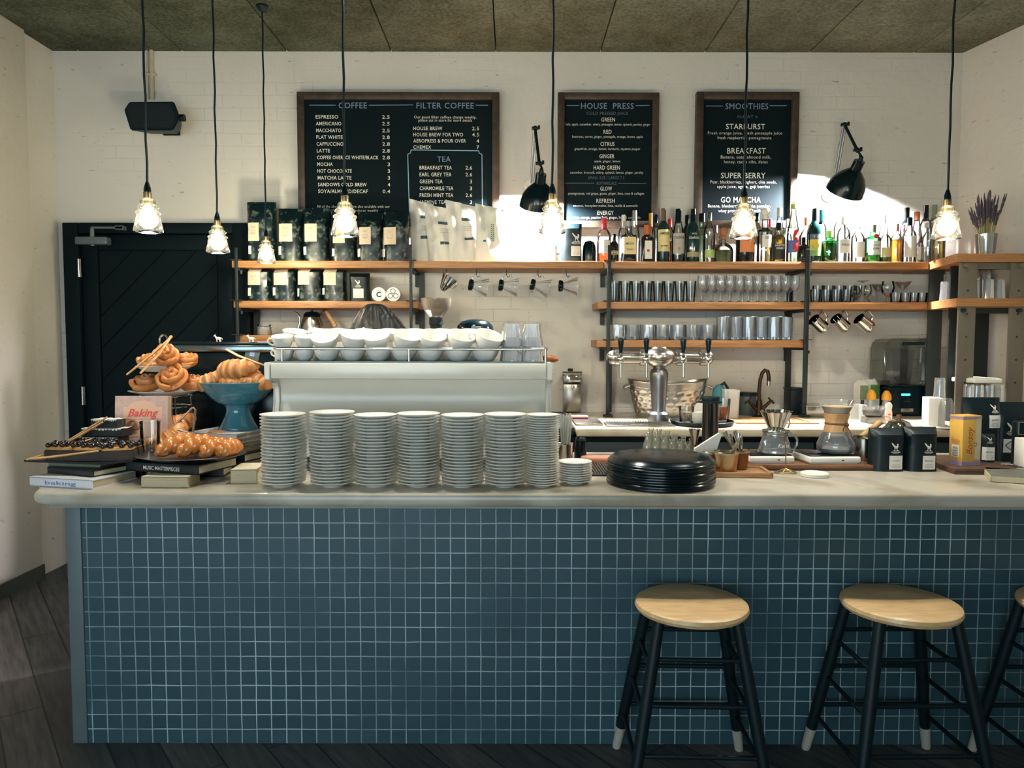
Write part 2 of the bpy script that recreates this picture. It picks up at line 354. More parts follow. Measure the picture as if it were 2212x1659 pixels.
M_WALL, M_WALLS = whitebrick('whitewashed_brick', 'x'), whitebrick('whitewashed_brick_side', 'y', .8)
M_PLAST = whitebrick('whitewashed_plaster', 'y', 0.0)
M_CEIL, M_FLOOR, M_TILE = ceilmat('rough_ceiling_board'), floormat('dark_floorboards'), tiles('grey_mosaic_tile')
M_MARBLE = marble('worn_marble', (158,151,134), (190,184,169))
M_MARBLE2 = marble('pale_marble', (174,162,136), (196,186,164))
M_SHELF = wood('oak_shelf', (142,96,56), (182,132,84))
M_TONG = wood('pale_wood', (196,148,96), (226,182,128), scale=(6, 6, 6))
M_WALNUT = wood('walnut', (96,62,40), (150,104,70))
M_SEAT = wood('worn_seat_wood', (204,168,118), (230,196,146), rough=.35, scale=(2, 10, 2))
M_FRAME = wood('dark_frame_wood', (46,40,34), (78,62,48), scale=(3, 3, 3))
M_BLACK = mat('black_paint', (0,23,29), .5, spec=.3)
M_DOOR = mat('door_paint', (0,17,23), .65, var=.2, spec=.15)
M_BOARD = mat('chalkboard_paint', (0,18,24), .7, var=.2, sc_=4, spec=.15)
M_BLKGLOSS = mat('black_gloss', (0,20,26), .2, spec=.35)
M_IRON = mat('blackened_iron', (34,42,42), .5, metal=.4)
M_STEELBAR = mat('raw_steel_bar', (112,104,92), .5, metal=.25)
M_STEEL = mat('brushed_steel', (186,184,176), .25, metal=1.0, var=.06)
M_CHROME = mat('chrome', (220,220,216), .07, metal=1.0, var=.02)
M_PEWTER = mat('pewter', (140,142,146), .32, metal=1.0, var=.1)
M_TARN = mat('tarnished_silver', (178,152,118), .3, metal=1.0, var=.35, sc_=26)
M_BRASS = mat('aged_brass', (122,106,78), .35, metal=.9)
M_BRONZE = mat('dark_bronze', (60,44,32), .35, metal=.8)
M_COPPER = mat('copper_wire', (190,160,110), .3, metal=1)
M_PORC = mat('white_porcelain', (232,230,222), .18, var=.02, spec=.5)
M_ENAMEL = mat('white_enamel_panel', (214,212,200), .3, var=.03, coat=.2)
M_WHITE = mat('white_card', (232,228,218), .7, var=.04)
M_CREAM = mat('cream_label', (208,190,166), .75, var=.05)
M_PAGES = striped('book_pages', (176,162,132), (206,194,166), 160, .9, 'Z', .5)
M_CHALK, M_CHALKB, M_CHALKD = mat('white_chalk', (226,224,214), .9), mat('blue_chalk', (122,140,170), .9), mat('faint_chalk', (92,112,124), .9)
M_CHALKL = mat('pale_blue_chalk', (150,190,214), .9)
M_GLASS = glass('clear_glass'); M_GLASSB = glass('bright_glass', (251,253,255), (222,228,234), .05, .06, .1)
M_CUT = glass('cut_glass', (248,251,254), (214,222,232), .06, .1, .1)
M_PLASTIC = glass('clear_plastic', (248,250,247), (212,218,214), .05, .2, .3)
M_SMOKE = glass('smoked_plastic', (204,196,184), (120,114,104), .04, .15, .15)
M_SMOKE2 = glass('dark_smoked_plastic', (74,78,74), (24,34,36), .06, .12, .1)
M_SHADE = glass('insulator_glass', (246,240,214), (214,190,120), .02, .05, .0, .006)
M_FILA = emit('glowing_bulb', (255,248,236), PENDANT_W)
M_WBULB = emit('wall_lamp_bulb', (255,246,246), WALL_W)
M_BLUELED = emit('blue_display', (70,190,230), 2.5)
M_INK = mat('dark_print', (40,46,48), .8); M_INKG = mat('grey_print', (120,118,110), .8); M_RED = mat('red_print', (214,52,48), .6)
M_TEAL = mat('teal_print', (52,78,84), .7)
# ================================================================== the room
WY, CZ, LX = 4.5, 3.08, -2.73
def rwx(y): return 2.673 + (4.5-y)*.23             # the wall on the right runs slightly outwards
b = B(); b.box((0, WY+.06, 1.6), (6.2, .12, 3.4)); struct('wall_back', b, M_WALL)
b = B(); b.box((LX-.06, 1.4, 1.6), (.12, 6.4, 3.4)); b.box((LX+.016, 1.3, 1.54), (.034, 5.8, 3.08), bev=.008); struct('wall_left', b, M_PLAST)
b = B(); b.prism([(rwx(4.62), 4.62), (rwx(-1.8), -1.8), (rwx(-1.8)+.12, -1.8), (rwx(4.62)+.12, 4.62)], -.1, 3.3, 'z'); struct('wall_right', b, M_WALLS)
b = B(); b.box((2.35, -1.86, 1.54), (4.3, .12, 3.08)); b.box((-1.3, -1.86, 2.62), (3.0, .12, .92)); b.box((-1.3, -1.86, .2), (3.0, .12, .4)); struct('wall_front', b, M_WALL)  # unseen wall behind the camera, its opening shaped to steer the daylight
b = B(); b.box((0.4, 1.4, -.05), (7.6, 6.6, .1)); struct('floor', b, M_FLOOR)
b = B()
xs = [-3.2 + .62*i for i in range(13)]
for i in range(12):                                   # ceiling boards with open joints
    b.box(((xs[i]+xs[i+1])/2, 1.4, CZ+.03), (.614, 6.5, .06), bev=.004)
b.box((0.4, 1.4, CZ+.075), (8.0, 6.6, .04)); struct('ceiling', b, M_CEIL)
# low mottled grey strip where wall meets floor
b = B(); b.box((LX+.036, 1.3, .04), (.012, 5.8, .08)); struct('baseboard_left', b, mat('mottled_skirting', (70,74,70), .8, var=.5, sc_=9))

# ---- door
def clip(poly, nx, nz, d):                            # keep nx*x+nz*z <= d
    out = []
    for i in range(len(poly)):
        p, q = poly[i], poly[(i+1) % len(poly)]
        dp, dq = nx*p[0]+nz*p[1]-d, nx*q[0]+nz*q[1]-d
        if dp <= 0: out.append(p)
        if dp*dq < 0:
            t = dp/(dp-dq); out.append((p[0]+(q[0]-p[0])*t, p[1]+(q[1]-p[1])*t))
    return out
DD = 4.46
x0, x1, zt = GX(153, DD), GX(548, DD), ZY(485, DD)
lx0, lx1, lzt = GX(186, DD), GX(512, DD), ZY(508, DD)
door = bpy.data.objects.new('door_1', None); COL.objects.link(door); door['kind'] = 'structure'; door['label'] = 'black door of diagonal boards with black frame'; door.location = ((x0+x1)/2, DD, 0)
cx = (x0+x1)/2
b = B()
b.box(((x0+lx0)/2-cx, 0, zt/2), (lx0-x0, .09, zt), bev=.006); b.box(((lx1+x1)/2-cx, 0, zt/2), (x1-lx1, .09, zt), bev=.006)
b.box((0, 0, (zt+lzt)/2), (lx1-lx0+.001, .09, zt-lzt), bev=.006); obj('door_frame', b, M_DOOR, door)
b = B(); a0, a1 = lx0+.005-cx, lx1-.005-cx
b.box(((a0+a1)/2, .012, lzt/2), (a1-a0, .03, lzt-.01))
rect = [(a0+.1, .1), (a1-.1, .1), (a1-.1, lzt-.1), (a0+.1, lzt-.1)]
s2 = math.sqrt(.5); k = -3.0
while k < 3:                                          # the boards run up to the right at 45 degrees
    q = clip(clip(rect, -s2, s2, k+.128), s2, -s2, -k)
    if len(q) > 2: b.prism(q, -.012, 0, 'y')
    k += .135
for bx in ((a0, a0+.095), (a1-.095, a1)): b.box(((bx[0]+bx[1])/2, -.01, lzt/2), (bx[1]-bx[0], .022, lzt-.01), bev=.004)
for bz in (.05, lzt-.05): b.box(((a0+a1)/2, -.0095, bz), (a1-a0-.2, .02, .09), bev=.004)
obj('door_leaf', b, M_DOOR, door)
for py0, py1 in ((563, 602), (836, 875)):
    b = B(); b.cyl((GX(188, DD)-cx, -.055, ZY(py1, DD)), (GX(188, DD)-cx, -.055, ZY(py0, DD)), .006); b.box((GX(188, DD)-cx, -.046, (ZY(py0, DD)+ZY(py1, DD))/2), (.02, .004, ZY(py0, DD)-ZY(py1, DD)))
    obj('hinge', b, M_STEEL, door)
b = B(); zc = ZY(526, DD)                              # overhead closer
b.box(((GX(190, DD)+GX(257, DD))/2-cx, -.07, zc), (GX(257, DD)-GX(190, DD), .06, .045), bev=.008, seg=3)
b.cyl((GX(223, DD)-cx, -.075, zc-.03), (GX(223, DD)-cx, -.075, zc+.07), .012)
b.box(((GX(222, DD)+GX(290, DD))/2-cx, -.075, ZY(498, DD)), (GX(290, DD)-GX(222, DD), .02, .012)); b.box((GX(281, DD)-cx, -.06, ZY(498, DD)), (.05, .05, .025), bev=.004)
obj('door_closer', b, mat('closer_grey', (92,108,112), .4, metal=.3), door)

# ---- loudspeaker and its conduit
sD = 4.14
t = thing('wall_speaker', 'black angular loudspeaker on the white wall above the door', 'speaker', (GX(322, sD), 4.3, ZY(240, sD)))
ol = [(262,226), (274,208), (372,207), (381,232), (380,252), (369,272), (275,272)]
px = [(GX(a, sD)-t.location.x, ZY(c, sD)-t.location.z) for a, c in ol]
b = B(); n_ = len(px); b.mesh([(u, -.06, v) for u, v in px]+[(u*.66, .1, v*.7) for u, v in px], [tuple(range(n_)), tuple(range(2*n_-1, n_-1, -1))]+[(i, i+n_, (i+1) % n_+n_, (i+1) % n_) for i in range(n_)]); bmesh.ops.bevel(b.bm, geom=list(b.bm.edges), offset=.006, segments=2, affect='EDGES'); obj('cabinet', b, M_BLACK, t)
b = B(); b.prism([(u*.86, v*.8) for u, v in px], -.066, -.059, 'y'); obj('grille', b, mat('speaker_cloth', (10,26,32), .95), t)
b = B(); b.box((0, .145, .01), (.06, .11, .06), bev=.004); b.box((0, .19, .01), (.1, .014, .1), bev=.003); obj('bracket', b, M_BLACK, t)
b = B(); b.cyl((.1, -.02, 0), (GX(388, sD)-t.location.x, -.02, 0), .02); obj('knob', b, M_BLACK, t)
b = B(); cxp = GX(343, 4.48)
b.cyl((cxp, 4.485, ZY(215, 4.48)), (cxp, 4.485, CZ), .011); b.cyl((cxp-.028, 4.49, ZY(215, 4.48)), (cxp-.028, 4.49, CZ), .006); b.box((cxp-.01, 4.488, ZY(162, 4.48)), (.07, .022, .014), bev=.003)
tag(obj('conduit', b, mat('painted_conduit', (196,186,160), .6)), 'cream painted cable conduit running up from loudspeaker to ceiling', 'pipe')

# ================================================================== bar counter
CF, ST_, SF, CB = 2.444, .88, 2.335, 3.25            # tile face, worktop height, worktop front, worktop back
XL = GX(151, CF, .5)
t = thing('bar_counter', 'long bar counter faced with small blue grey square tiles', 'counter', (0, CF, 0))
b = B(); b.box(((XL+.048+2.9)/2, .012, .418), (2.9-XL-.048, .024, .836)); tp = obj('tile_panel', b, M_TILE, t)
b = B(); b.box((XL+.024, .012, .418), (.05, .036, .836), bev=.004); obj('corner_trim', b, mat('grey_trim', (92,106,108), .5), t)
b = B(); b.box((XL+.02, .42, .41), (.04, .76, .82)); b.box((.7, .75, .44), (4.3, .03, .78)); obj('carcass', b, M_BLACK, t)
b = B(); xl = GX(64, SF+.04, .86)
ol = [(2.9, SF), (2.9, CB), (xl, CB)] + [(xl+.09-.09*math.cos(a), SF+.09-.09*math.sin(a)) for a in [PI/2*i/8 for i in range(9)]]
b.prism(ol, .838, ST_, 'z')
bmesh.ops.bevel(b.bm, geom=[e for e in b.bm.edges if abs(e.verts[0].co.z-e.verts[1].co.z) < .001], offset=.018, segments=4, affect='EDGES', profile=.5)
for f in b.bm.faces: f.smooth = True
tag(obj('bar_worktop', b, M_MARBLE), 'pale worn marble worktop with rounded nosing on the tiled bar', 'worktop')
b = B(); b.box(((XL+2.9)/2, CF-.05, .829), (2.9-XL+.03, .03, .014), bev=.003); tag(obj('nosing_strip', b, mat('grey_strip', (150,156,150), .5)), 'thin grey strip under the front edge of the marble bar top', 'trim')

# ================================================================== back counter
BZ, BF = .94, 3.62
b = B(); xa = GX(1246, BF, BZ); b.box(((xa+2.66)/2, (BF+4.47)/2, BZ-.022), (2.66-xa, 4.47-BF, .044), bev=.01, seg=3)
tag(obj('back_worktop', b, M_MARBLE2), 'pale marble worktop of the back counter under the shelves', 'worktop')
t = thing('back_cabinet', 'black base cabinets under the marble back worktop', 'cabinet', (1.5, BF+.03, 0))
b = B(); b.box((.0, .41, .455), (2.32, .8, .87)); obj('cabinet_body', b, M_BLACK, t)
for i in range(4):
    b = B(); b.box((-.87+.58*i, -.004, .47), (.565, .02, .8), bev=.004); d_ = obj('cabinet_door', b, mat('cabinet_black', (20,38,44), .5), t)
    b = B(); b.box((-.87+.58*i, -.028, .8), (.12, .012, .012)); obj('handle', b, M_IRON, d_)
t = thing('equipment_cabinet', 'black low cabinet carrying the grinder behind the coffee machine', 'cabinet', ((-1.55+xa)/2, 3.68, 0))
b = B(); b.box((0, .4, .45), (xa-.012+1.55, .8, .9)); obj('cabinet_body', b, M_BLACK, t)
b = B(); b.box((0, .39, .92), (xa-.012+1.55, .82, .04), bev=.005); obj('cabinet_top', b, M_IRON, t)

# ================================================================== shelving
SH1, SH2, SH3, SD, SB = ZY(564, 4.2), ZY(651, 4.2), ZY(734, 4.2), 4.2, 4.497
SH3L = ZY(725, 4.2)
def sboard(name, x0, x1, z, par, y0=SD, y1=SB):
    b = B(); b.box(((x0+x1)/2, (y0+y1)/2, z-.02), (x1-x0, y1-y0, .04), bev=.003)
    return obj(name, b, M_SHELF, par)
def post_pair(px, zb, zt, shelves, par, wide=.016, pxb=None):
    x = GX(px, SD)
    b = B(); b.box((x, SD-.008, (zb+zt)/2), (wide, .012, zt-zb), bev=.002); b.box((x, SD-.01, zb+.006), (.05, .05, .012)); obj('post', b, M_IRON, par)
    xb = GX(pxb, 4.46) if pxb else x
    b = B(); b.box((xb, 4.46, (zb+zt-.06)/2), (.032, .012, zt-.06-zb)); obj('post', b, M_IRON, par)
    for z in shelves:
        b = B(); b.box((x, (SD+SB)/2, z-.049), (.03, SB-SD, .014)); b.box((x, SB-.012, z-.085), (.026, .02, .08)); b.cyl((x+.02, SD+.006, z-.075), (x+.02, SD+.006, z-.056), .008); b.box((x, SD-.004, z+.003), (.06, .03, .005))
        obj('bracket', b, M_IRON, par)
rk = thing('shelf_rack', 'oak shelves on black iron posts beside the door, stacked with coffee bags', 'shelf')
xs0, xs1 = GX(505, SD), GX(897, SD)
sboard('shelf_board', xs0, GX(893, SD), SH1, rk); sboard('shelf_board', GX(507, SD), GX(903, SD), SH2, rk); sboard('shelf_board', GX(510, SD), GX(900, SD), SH3L, rk)
post_pair(516, BZ+.0, SH1+.07, (SH1, SH2, SH3L), rk, pxb=556); post_pair(889, BZ, SH1+.09, (SH1, SH2, SH3L), rk, pxb=912)
rk = thing('bridging_shelf', 'single oak shelf with hooks under it spanning between two iron racks', 'shelf')
sboard('shelf_board', GX(894, SD), GX(1302, SD), SH1, rk)
rk = thing('shelf_rack', 'oak shelves on black iron posts over the beer taps, full of glasses', 'shelf')
sboard('shelf_board', GX(1303, SD), GX(1739, SD), SH1, rk); sboard('shelf_board', GX(1290, SD), GX(1739, SD), SH2, rk); sboard('shelf_board', GX(1288, SD), GX(1743, SD), SH3, rk)
post_pair(1313, BZ, SH1+.09, (SH1, SH2, SH3), rk, .02, pxb=1316); post_pair(1738, BZ, SH1+.07, (SH1, SH2, SH3), rk, .026, pxb=1702)
rk = thing('bridging_shelf', 'pair of oak shelves with steel jugs hanging beneath, beside the corner rack', 'shelf')
sboard('shelf_board', GX(1740, SD), GX(1998, SD), SH1, rk); sboard('shelf_board', GX(1740, SD), GX(1998, SD), SH2, rk)
rk = thing('corner_rack', 'corner shelving rack of oak boards bolted to wide drilled steel bars', 'shelf')
def cboard(z):
    b = B(); xx = GX(2066, 3.8, z)
    b.prism([(xx, 3.8), (2.80, 3.8), (2.665, 4.497), (GX(2000, SD)+.002, 4.497), (GX(2000, SD)+.002, SD)], z-.042, z, 'z'); obj('shelf_board', b, M_SHELF, rk)
cboard(SH1); cboard(SH2)
def sbar(px0, px1, D, z0, z1, m, holes=True):
    x0, x1 = GX(px0, D), GX(px1, D)
    b = B(); b.box(((x0+x1)/2, D, (z0+z1)/2), (x1-x0, .012, z1-z0), bev=.001); o = obj('post', b, m, rk)
    if holes:
        for k in range(7):
            z = z0+.1+k*.118
            if z > z1-.05: break
            b = B(); b.cyl(((x0+x1)/2, D-.0075, z), ((x0+x1)/2, D-.005, z), .0055, seg=10); obj('bolt_hole', b, M_INK, o)
sbar(2064, 2101, 3.815, BZ, SH1-.044, M_STEELBAR); sbar(2174, 2209, 3.815, BZ, SH1-.044, M_STEELBAR)
sbar(2000, 2030, 4.215, BZ, SH1-.044, mat('dark_steel_bar', (48,54,52), .5, metal=.3)); sbar(2100, 2131, 4.2, BZ, SH1-.044, M_IRON, False)
sbar(2045, 2062, 4.0, BZ, SH1-.044, M_IRON, False)
for z in (SH1-.06, SH2-.062):
    b = B(); b.box((GX(2140, 3.83), 3.835, z), (GX(2209, 3.83)-GX(2064, 3.83), .02, .03))
    for p in (2076, 2196): b.cyl((GX(p, 3.8), 3.79, z), (GX(p, 3.8), 3.81, z), .011, seg=10)
    obj('cross_bar', b, M_STEELBAR if z > SH2 else M_IRON, rk)
# ================================================================== pendant lamps
def pendant(px, pyb, D, label):
    z0 = ZY(pyb, D); x = GX(px, D, z0)
    t = thing('pendant_lamp', label, 'lamp', (x, D, z0), 0, 'glass insulator pendant lamps over the bar')
    b = B(); prof = [(.047,0), (.049,.006), (.046,.018), (.042,.034), (.039,.05), (.036,.058), (.040,.062), (.041,.068), (.034,.072), (.028,.076), (.034,.08), (.036,.086), (.030,.092), (.024,.097), (.026,.104), (.022,.112), (.016,.116)]
    b.lathe(prof, 28); obj('glass_shade', b, M_SHADE, t)
    b = B(); b.lathe([(0,.012), (.014,.014), (.026,.024), (.030,.038), (.026,.054), (.016,.07), (.011,.088), (0,.09)], 14); obj('bulb', b, M_FILA, t)
    b = B(); b.lathe([(0,.09), (.011,.09), (.012,.112), (.0135,.118), (.0135,.136), (.011,.138), (0,.138)], 14); s = obj('socket', b, M_BRASS, t)
    b = B(); b.lathe([(0,.137), (.012,.137), (.012,.148), (.009,.16), (.005,.172), (0,.172)], 12); obj('strain_relief', b, M_BLKGLOSS, s)
    h = CZ - z0
    b = B(); n = 16
    b.tube([(.0016*math.sin(i*2.1+px), .0016*math.cos(i*1.7), .168+(h-.168)*i/n) for i in range(n+1)], .0043, 6); obj('cord', b, mat('cord_black', (12,34,42), .7) if False else M_BLACK, t)
    b = B(); b.lathe([(0,h-.03), (.012,h-.03), (.03,h-.008), (.03,h-.001), (0,h-.001)], 16); obj('ceiling_rose', b, M_BLACK, t)
pendant(320, 503, 2.6, 'glass insulator pendant hanging in front of the door closer, end of the row')
pendant(470, 547, 3.22, 'glass insulator pendant hanging in front of the middle of the black door')
pendant(575, 569, 3.9, 'smallest glass insulator pendant, in front of the tall black coffee bag')
pendant(745, 510, 2.6, 'glass insulator pendant in front of the coffee menu board')
pendant(1192, 503, 2.66, 'glass insulator pendant overlapping the black lamp by the house press board')
pendant(1605, 512, 2.6, 'glass insulator pendant in front of the smoothies board')
pendant(2043, 514, 2.66, 'glass insulator pendant near the lavender vase')

# ================================================================== wall lamps
def wall_lamp(label, wall, j1, j2, neck, axis):
    # wall, j1, j2, neck: points; axis: the way the shade opens
    W_, J1, J2, Nk = (Vector(v) for v in (wall, j1, j2, neck))
    t = thing('wall_lamp', label, 'lamp', W_, 0, 'black articulated wall lamps')
    b = B(); b.cyl((0, 0, 0), (0, -.025, 0), .045, .04, 20); b.cyl((0, -.02, 0), (0, -.06, 0), .014, seg=10); obj('wall_mount', b, M_PORC if 'smooth' not in label else M_PORC, t)
    def arm(a, c, r, m, nm):
        b = B(); d = (c-a).normalized(); s = d.cross(Vector((0,1,0))).normalized()*.007
        if nm == 'lower_arm':
            b.cyl(a-W_+s, c-W_+s, r*.62); b.cyl(a-W_-s, c-W_-s, r*.62)
        else: b.cyl(a-W_, c-W_, r)
        o = obj(nm, b, m, t)
        b = B(); b.cyl(c-W_-Vector((.02,0,0)), c-W_+Vector((.02,0,0)), .01, seg=10); b.sph(c-W_, .015, 10, 6); b.box(c-W_+Vector((.022,0,.006)), (.012,.006,.022)); obj('joint', b, M_BLACK, o)
    arm(W_+Vector((0,-.055,0)), J1, .009, M_PEWTER, 'lower_arm'); arm(J1, J2, .0085, M_BLACK, 'upper_arm')
    ax = Vector(axis).normalized(); q = ax.to_track_quat('Z', 'Y').to_matrix().to_4x4()
    T = Matrix.Translation(Nk-W_) @ q
    b = B(); b.tube([J2-W_, J2-W_+Vector((.012,-.004,-.02)), Nk-W_-ax*.02, Nk-W_+ax*.004], [.006,.006,.012,.016], 10); obj('swivel', b, M_BLACK, t)
    b = B()
    outer = [(0,0), (.03,0), (.031,.052), (.048,.066), (.07,.088), (.09,.118), (.102,.15), (.107,.182), (.109,.188)]
    b.lathe(outer, 40, M=T); b.lathe([(r-.003 if r > .01 else r, z+.003) for r, z in outer][:-1][::-1] + [(0,.004)] if False else [(.109,.188), (.105,.186), (.1,.15), (.088,.12), (.067,.091), (.045,.07), (.028,.058), (0,.056)], 40, M=T)
    obj('lamp_shade', b, M_BLKGLOSS, t)
    b = B(); b.sph(Nk-W_+ax*.142, .03, 14, 8); b.cyl(Nk-W_+ax*.055, Nk-W_+ax*.115, .014); b.mi = 0; obj('bulb', b, M_WBULB, t)
D1 = 4.2
wall_lamp('black articulated wall lamp between the coffee and house press boards', (GX(1147, 4.49), 4.49, ZY(400, 4.49)), (GX(1154, 4.34), 4.34, ZY(277, 4.34)), (GX(1163, D1), D1, ZY(353, D1)), (GX(1167, D1), D1, ZY(375, D1)), (-.08, .5, -.86))
wall_lamp('black articulated wall lamp right of the smoothies board', (GX(1781, 4.49), 4.49, ZY(420, 4.49)), (GX(1810, 4.34), 4.34, ZY(268, 4.34)), (GX(1838, D1), D1, ZY(323, D1)), (GX(1844, D1), D1, ZY(346, D1)), (-.17, .6, -.79))

# two track spotlights on the ceiling over the bar, above the frame
for x, lb in ((-.35, 'black ceiling spotlight over the espresso machine end of the bar'), (1.45, 'black ceiling spotlight over the coffee scales on the bar')):
    t = thing('ceiling_spotlight', lb, 'spotlight', (x, 2.85, CZ), 0, 'spotlights over the bar')
    b = B(); b.lathe([(0,-.012), (.05,-.012), (.05,0), (0,0)], 20); b.cyl((0,0,-.01), (0,0,-.05), .008); obj('mount', b, M_BLACK, t)
    b = B(); b.lathe([(.0,-.05), (.03,-.05), (.036,-.06), (.04,-.16), (.037,-.16), (.033,-.065), (0,-.058)], 24); obj('housing', b, M_BLACK, t)
    sl = bpy.data.lights.new('spot_beam', 'SPOT'); sl.energy = SPOT_W; sl.spot_size = R(116); sl.spot_blend = .5; sl.shadow_soft_size = .025; sl.color = (1, .95, .86)
    so = bpy.data.objects.new('spot_beam', sl); COL.objects.link(so); so.parent = t; so.location = (0, 0, -.17)
# ================================================================== chalkboards
BDp = 4.44                                            # depth of the painted faces
def board(label, x0, y0, x1, y1, fw, lines, rules=()):
    X0, X1, Z1, Z0 = GX(x0, BDp), GX(x1, BDp), ZY(y0, BDp), ZY(y1, BDp); w = fw*BDp/F
    cx, cz = (X0+X1)/2, (Z0+Z1)/2
    t = thing('menu_board', label, 'menu board', (cx, BDp, cz), 0, 'menu boards')
    hx, hz = (X1-X0)/2, (Z1-Z0)/2
    b = B(); b.box((0, .02, 0), (2*hx-w, .02, 2*hz-w)); obj('panel', b, M_BOARD, t)
    b = B()
    for s in (-1, 1):
        b.box((s*(hx-w/2), .012, 0), (w, .045, 2*hz), bev=.003); b.box((0, .012, s*(hz-w/2)), (2*hx-2*w, .044, w), bev=.003)
    obj('frame', b, M_FRAME, t)
    b = B()
    # (text, kind, px of left / centre / right, py, cap height px, width px, colour 0 white 1 blue 2 faint 3 pale blue)
    for tx, al, px, py, hh, ww, c in lines:
        b.mi = c
        b.text(tx, hh*BDp/F*1.02, GX(px, BDp)-cx, ZY(py, BDp)-cz, ww*BDp/F if ww else None, al, y=.0088, bold=.008 if hh > 7 else .0, sp=1.08)
    for (ax, ay), (bx, by), wd_, c in rules:
        b.mi = c
        A = Vector((GX(ax, BDp)-cx, .0088, ZY(ay, BDp)-cz)); C = Vector((GX(bx, BDp)-cx, .0088, ZY(by, BDp)-cz))
        d = (C-A).normalized(); n = Vector((d.z, 0, -d.x))*wd_*BDp/F/2
        b.mesh([A-n, C-n, C+n, A+n], [(0,1,2,3)], smooth=False)
    obj('lettering', b, [M_CHALK, M_CHALKB, M_CHALKD, M_CHALKL], t)
L1 = [('COFFEE','C',767,227,12.5,60,1), ('FILTER COFFEE','C',963,227,12.5,122,1),
  ('Our guest filter coffees change weekly,','C',963,252,6,132,0), ('please ask in store for more details','C',963,259,6,114,0)]
for i, (n_, w_, p_) in enumerate([('ESPRESSO',48,'2.5'),('AMERICANO',54,'2.5'),('MACCHIATO',53,'2.5'),('FLAT WHITE',56,'2.8'),('CAPPUCCINO',57,'2.8'),('LATTE',28,'2.8'),('COFFEE OVER ICE WHITE/BLACK',131,'2.8'),('MOCHA',33,'3'),('HOT CHOCOLATE',73,'3'),('MATCHA LATTE',72,'3'),('SANDOWS COLD BREW',104,'4'),('SOYA/ALMOND/DECAF',106,'0.4')]):
    y_ = 252+14.65*i; L1 += [(n_,'L',688+.3*i,y_,7.6,w_,0), (p_,'R',845,y_,7.6,16 if len(p_) > 1 else 5,0)]
for i, (n_, w_, p_) in enumerate([('HOUSE BREW',62,'2.5'),('HOUSE BREW FOR TWO',106,'4.5'),('AEROPRESS & POUR OVER',112,'4'),('CHEMEX',38,'7')]):
    y_ = 276.5+13.5*i; L1 += [(n_,'L',895,y_,7.6,w_,0), (p_,'R',1035,y_,7.6,15 if len(p_) > 1 else 5.5,0)]
L1 += [('TEA','C',960,343,11.5,29,1)]
for i, (n_, w_, p_) in enumerate([('BREAKFAST TEA',69,'2.6'),('EARL GREY TEA',68,'2.6'),('GREEN TEA',49,'3'),('CHAMOMILE TEA',72,'3'),('FRESH MINT TEA',72,'2.6'),('JASMINE TEA',57,'3')]):
    y_ = 361.5+14.9*i; L1 += [(n_,'L',908,y_,8,w_,0), (p_,'R',1020,y_,8,14 if len(p_) > 1 else 5,0)]
L1 += [('All of the above coffees are also available with our','C',766,446,5.5,156,0), ('rich ethiopian honduran weekly','C',766,454.5,5.5,106,0)]
board('wide framed black menu board headed coffee and filter coffee', 650, 200, 1078, 492, 15, L1,
  [((675,227),(731,227),1.6,1), ((801,227),(895,226),1.6,1), ((1028,226.5),(1054,226.5),1.6,1),
   ((890,323.5),(1034,325),1.6,3), ((890,323.5),(889,330),1.6,3), ((889,330),(883,333),1.6,3), ((883,333),(886,470),1.6,3), ((1034,325),(1035,330),1.6,3), ((1035,330),(1041,333),1.6,3), ((1041,333),(1042,470),1.6,3)])
L2 = [('HOUSE  PRESS','C',1307,227,12.5,112,1), ('COLD PRESSED JUICE','C',1307,243,6.5,88,2),
  ('GREEN','C',1309,256.5,8.4,29,0), ('kale, apple, cucumber, celery, pineapple, lemon, spinach, parsley, ginger','C',1309,267,5.2,180,0),
  ('RED','C',1308,283,8.4,17,0), ('beetroot, carrot, ginger, pineapple, orange, lemon, apple','C',1308,293.5,5.2,150,0),
  ('CITRUS','C',1308,309.5,8.4,30,0), ('grapefruit, orange, lemon, turmeric, cayenne pepper','C',1308,320,5.2,140,0),
  ('GINGER','C',1307,336,8.4,32,0), ('apple, ginger, lemon','C',1308,346.5,5.2,55,0),
  ('HARD GREEN','C',1307,360.5,8.8,56,0), ('cucumber, broccoli, celery, spinach, lemon, ginger, parsley','C',1307,371,5.4,156,0),
  ('SMALL 4.25 / LARGE 7.5','C',1306,382.5,6.2,77,2), ('BOTANICALS','C',1307,394.5,6.2,42,2),
  ('GLOW','C',1306,406,8.4,25,0), ('pomegranate, red grape, guava, ginger, lime, rose & collagen','C',1306,416.5,5.4,162,0),
  ('REFRESH','C',1305,432.5,8.8,39,0), ('coconut, honeydew melon, lime, vanilla & camomile','C',1305,443,5.4,138,0),
  ('ENERGY','C',1305,458.5,8.8,35,0), ('orange, mango, passion fruit, ginger, lime & camomile','C',1305,468.5,5.4,150,0)]
board('narrow framed black menu board headed house press', 1202, 200, 1416, 491, 14, L2,
  [((1221,226.5),(1247,226.5),1.5,1), ((1367,226.5),(1396,226),1.5,1), ((1218,394.5),(1280,394.5),1.4,2), ((1332,394.5),(1392,395),1.4,2)])
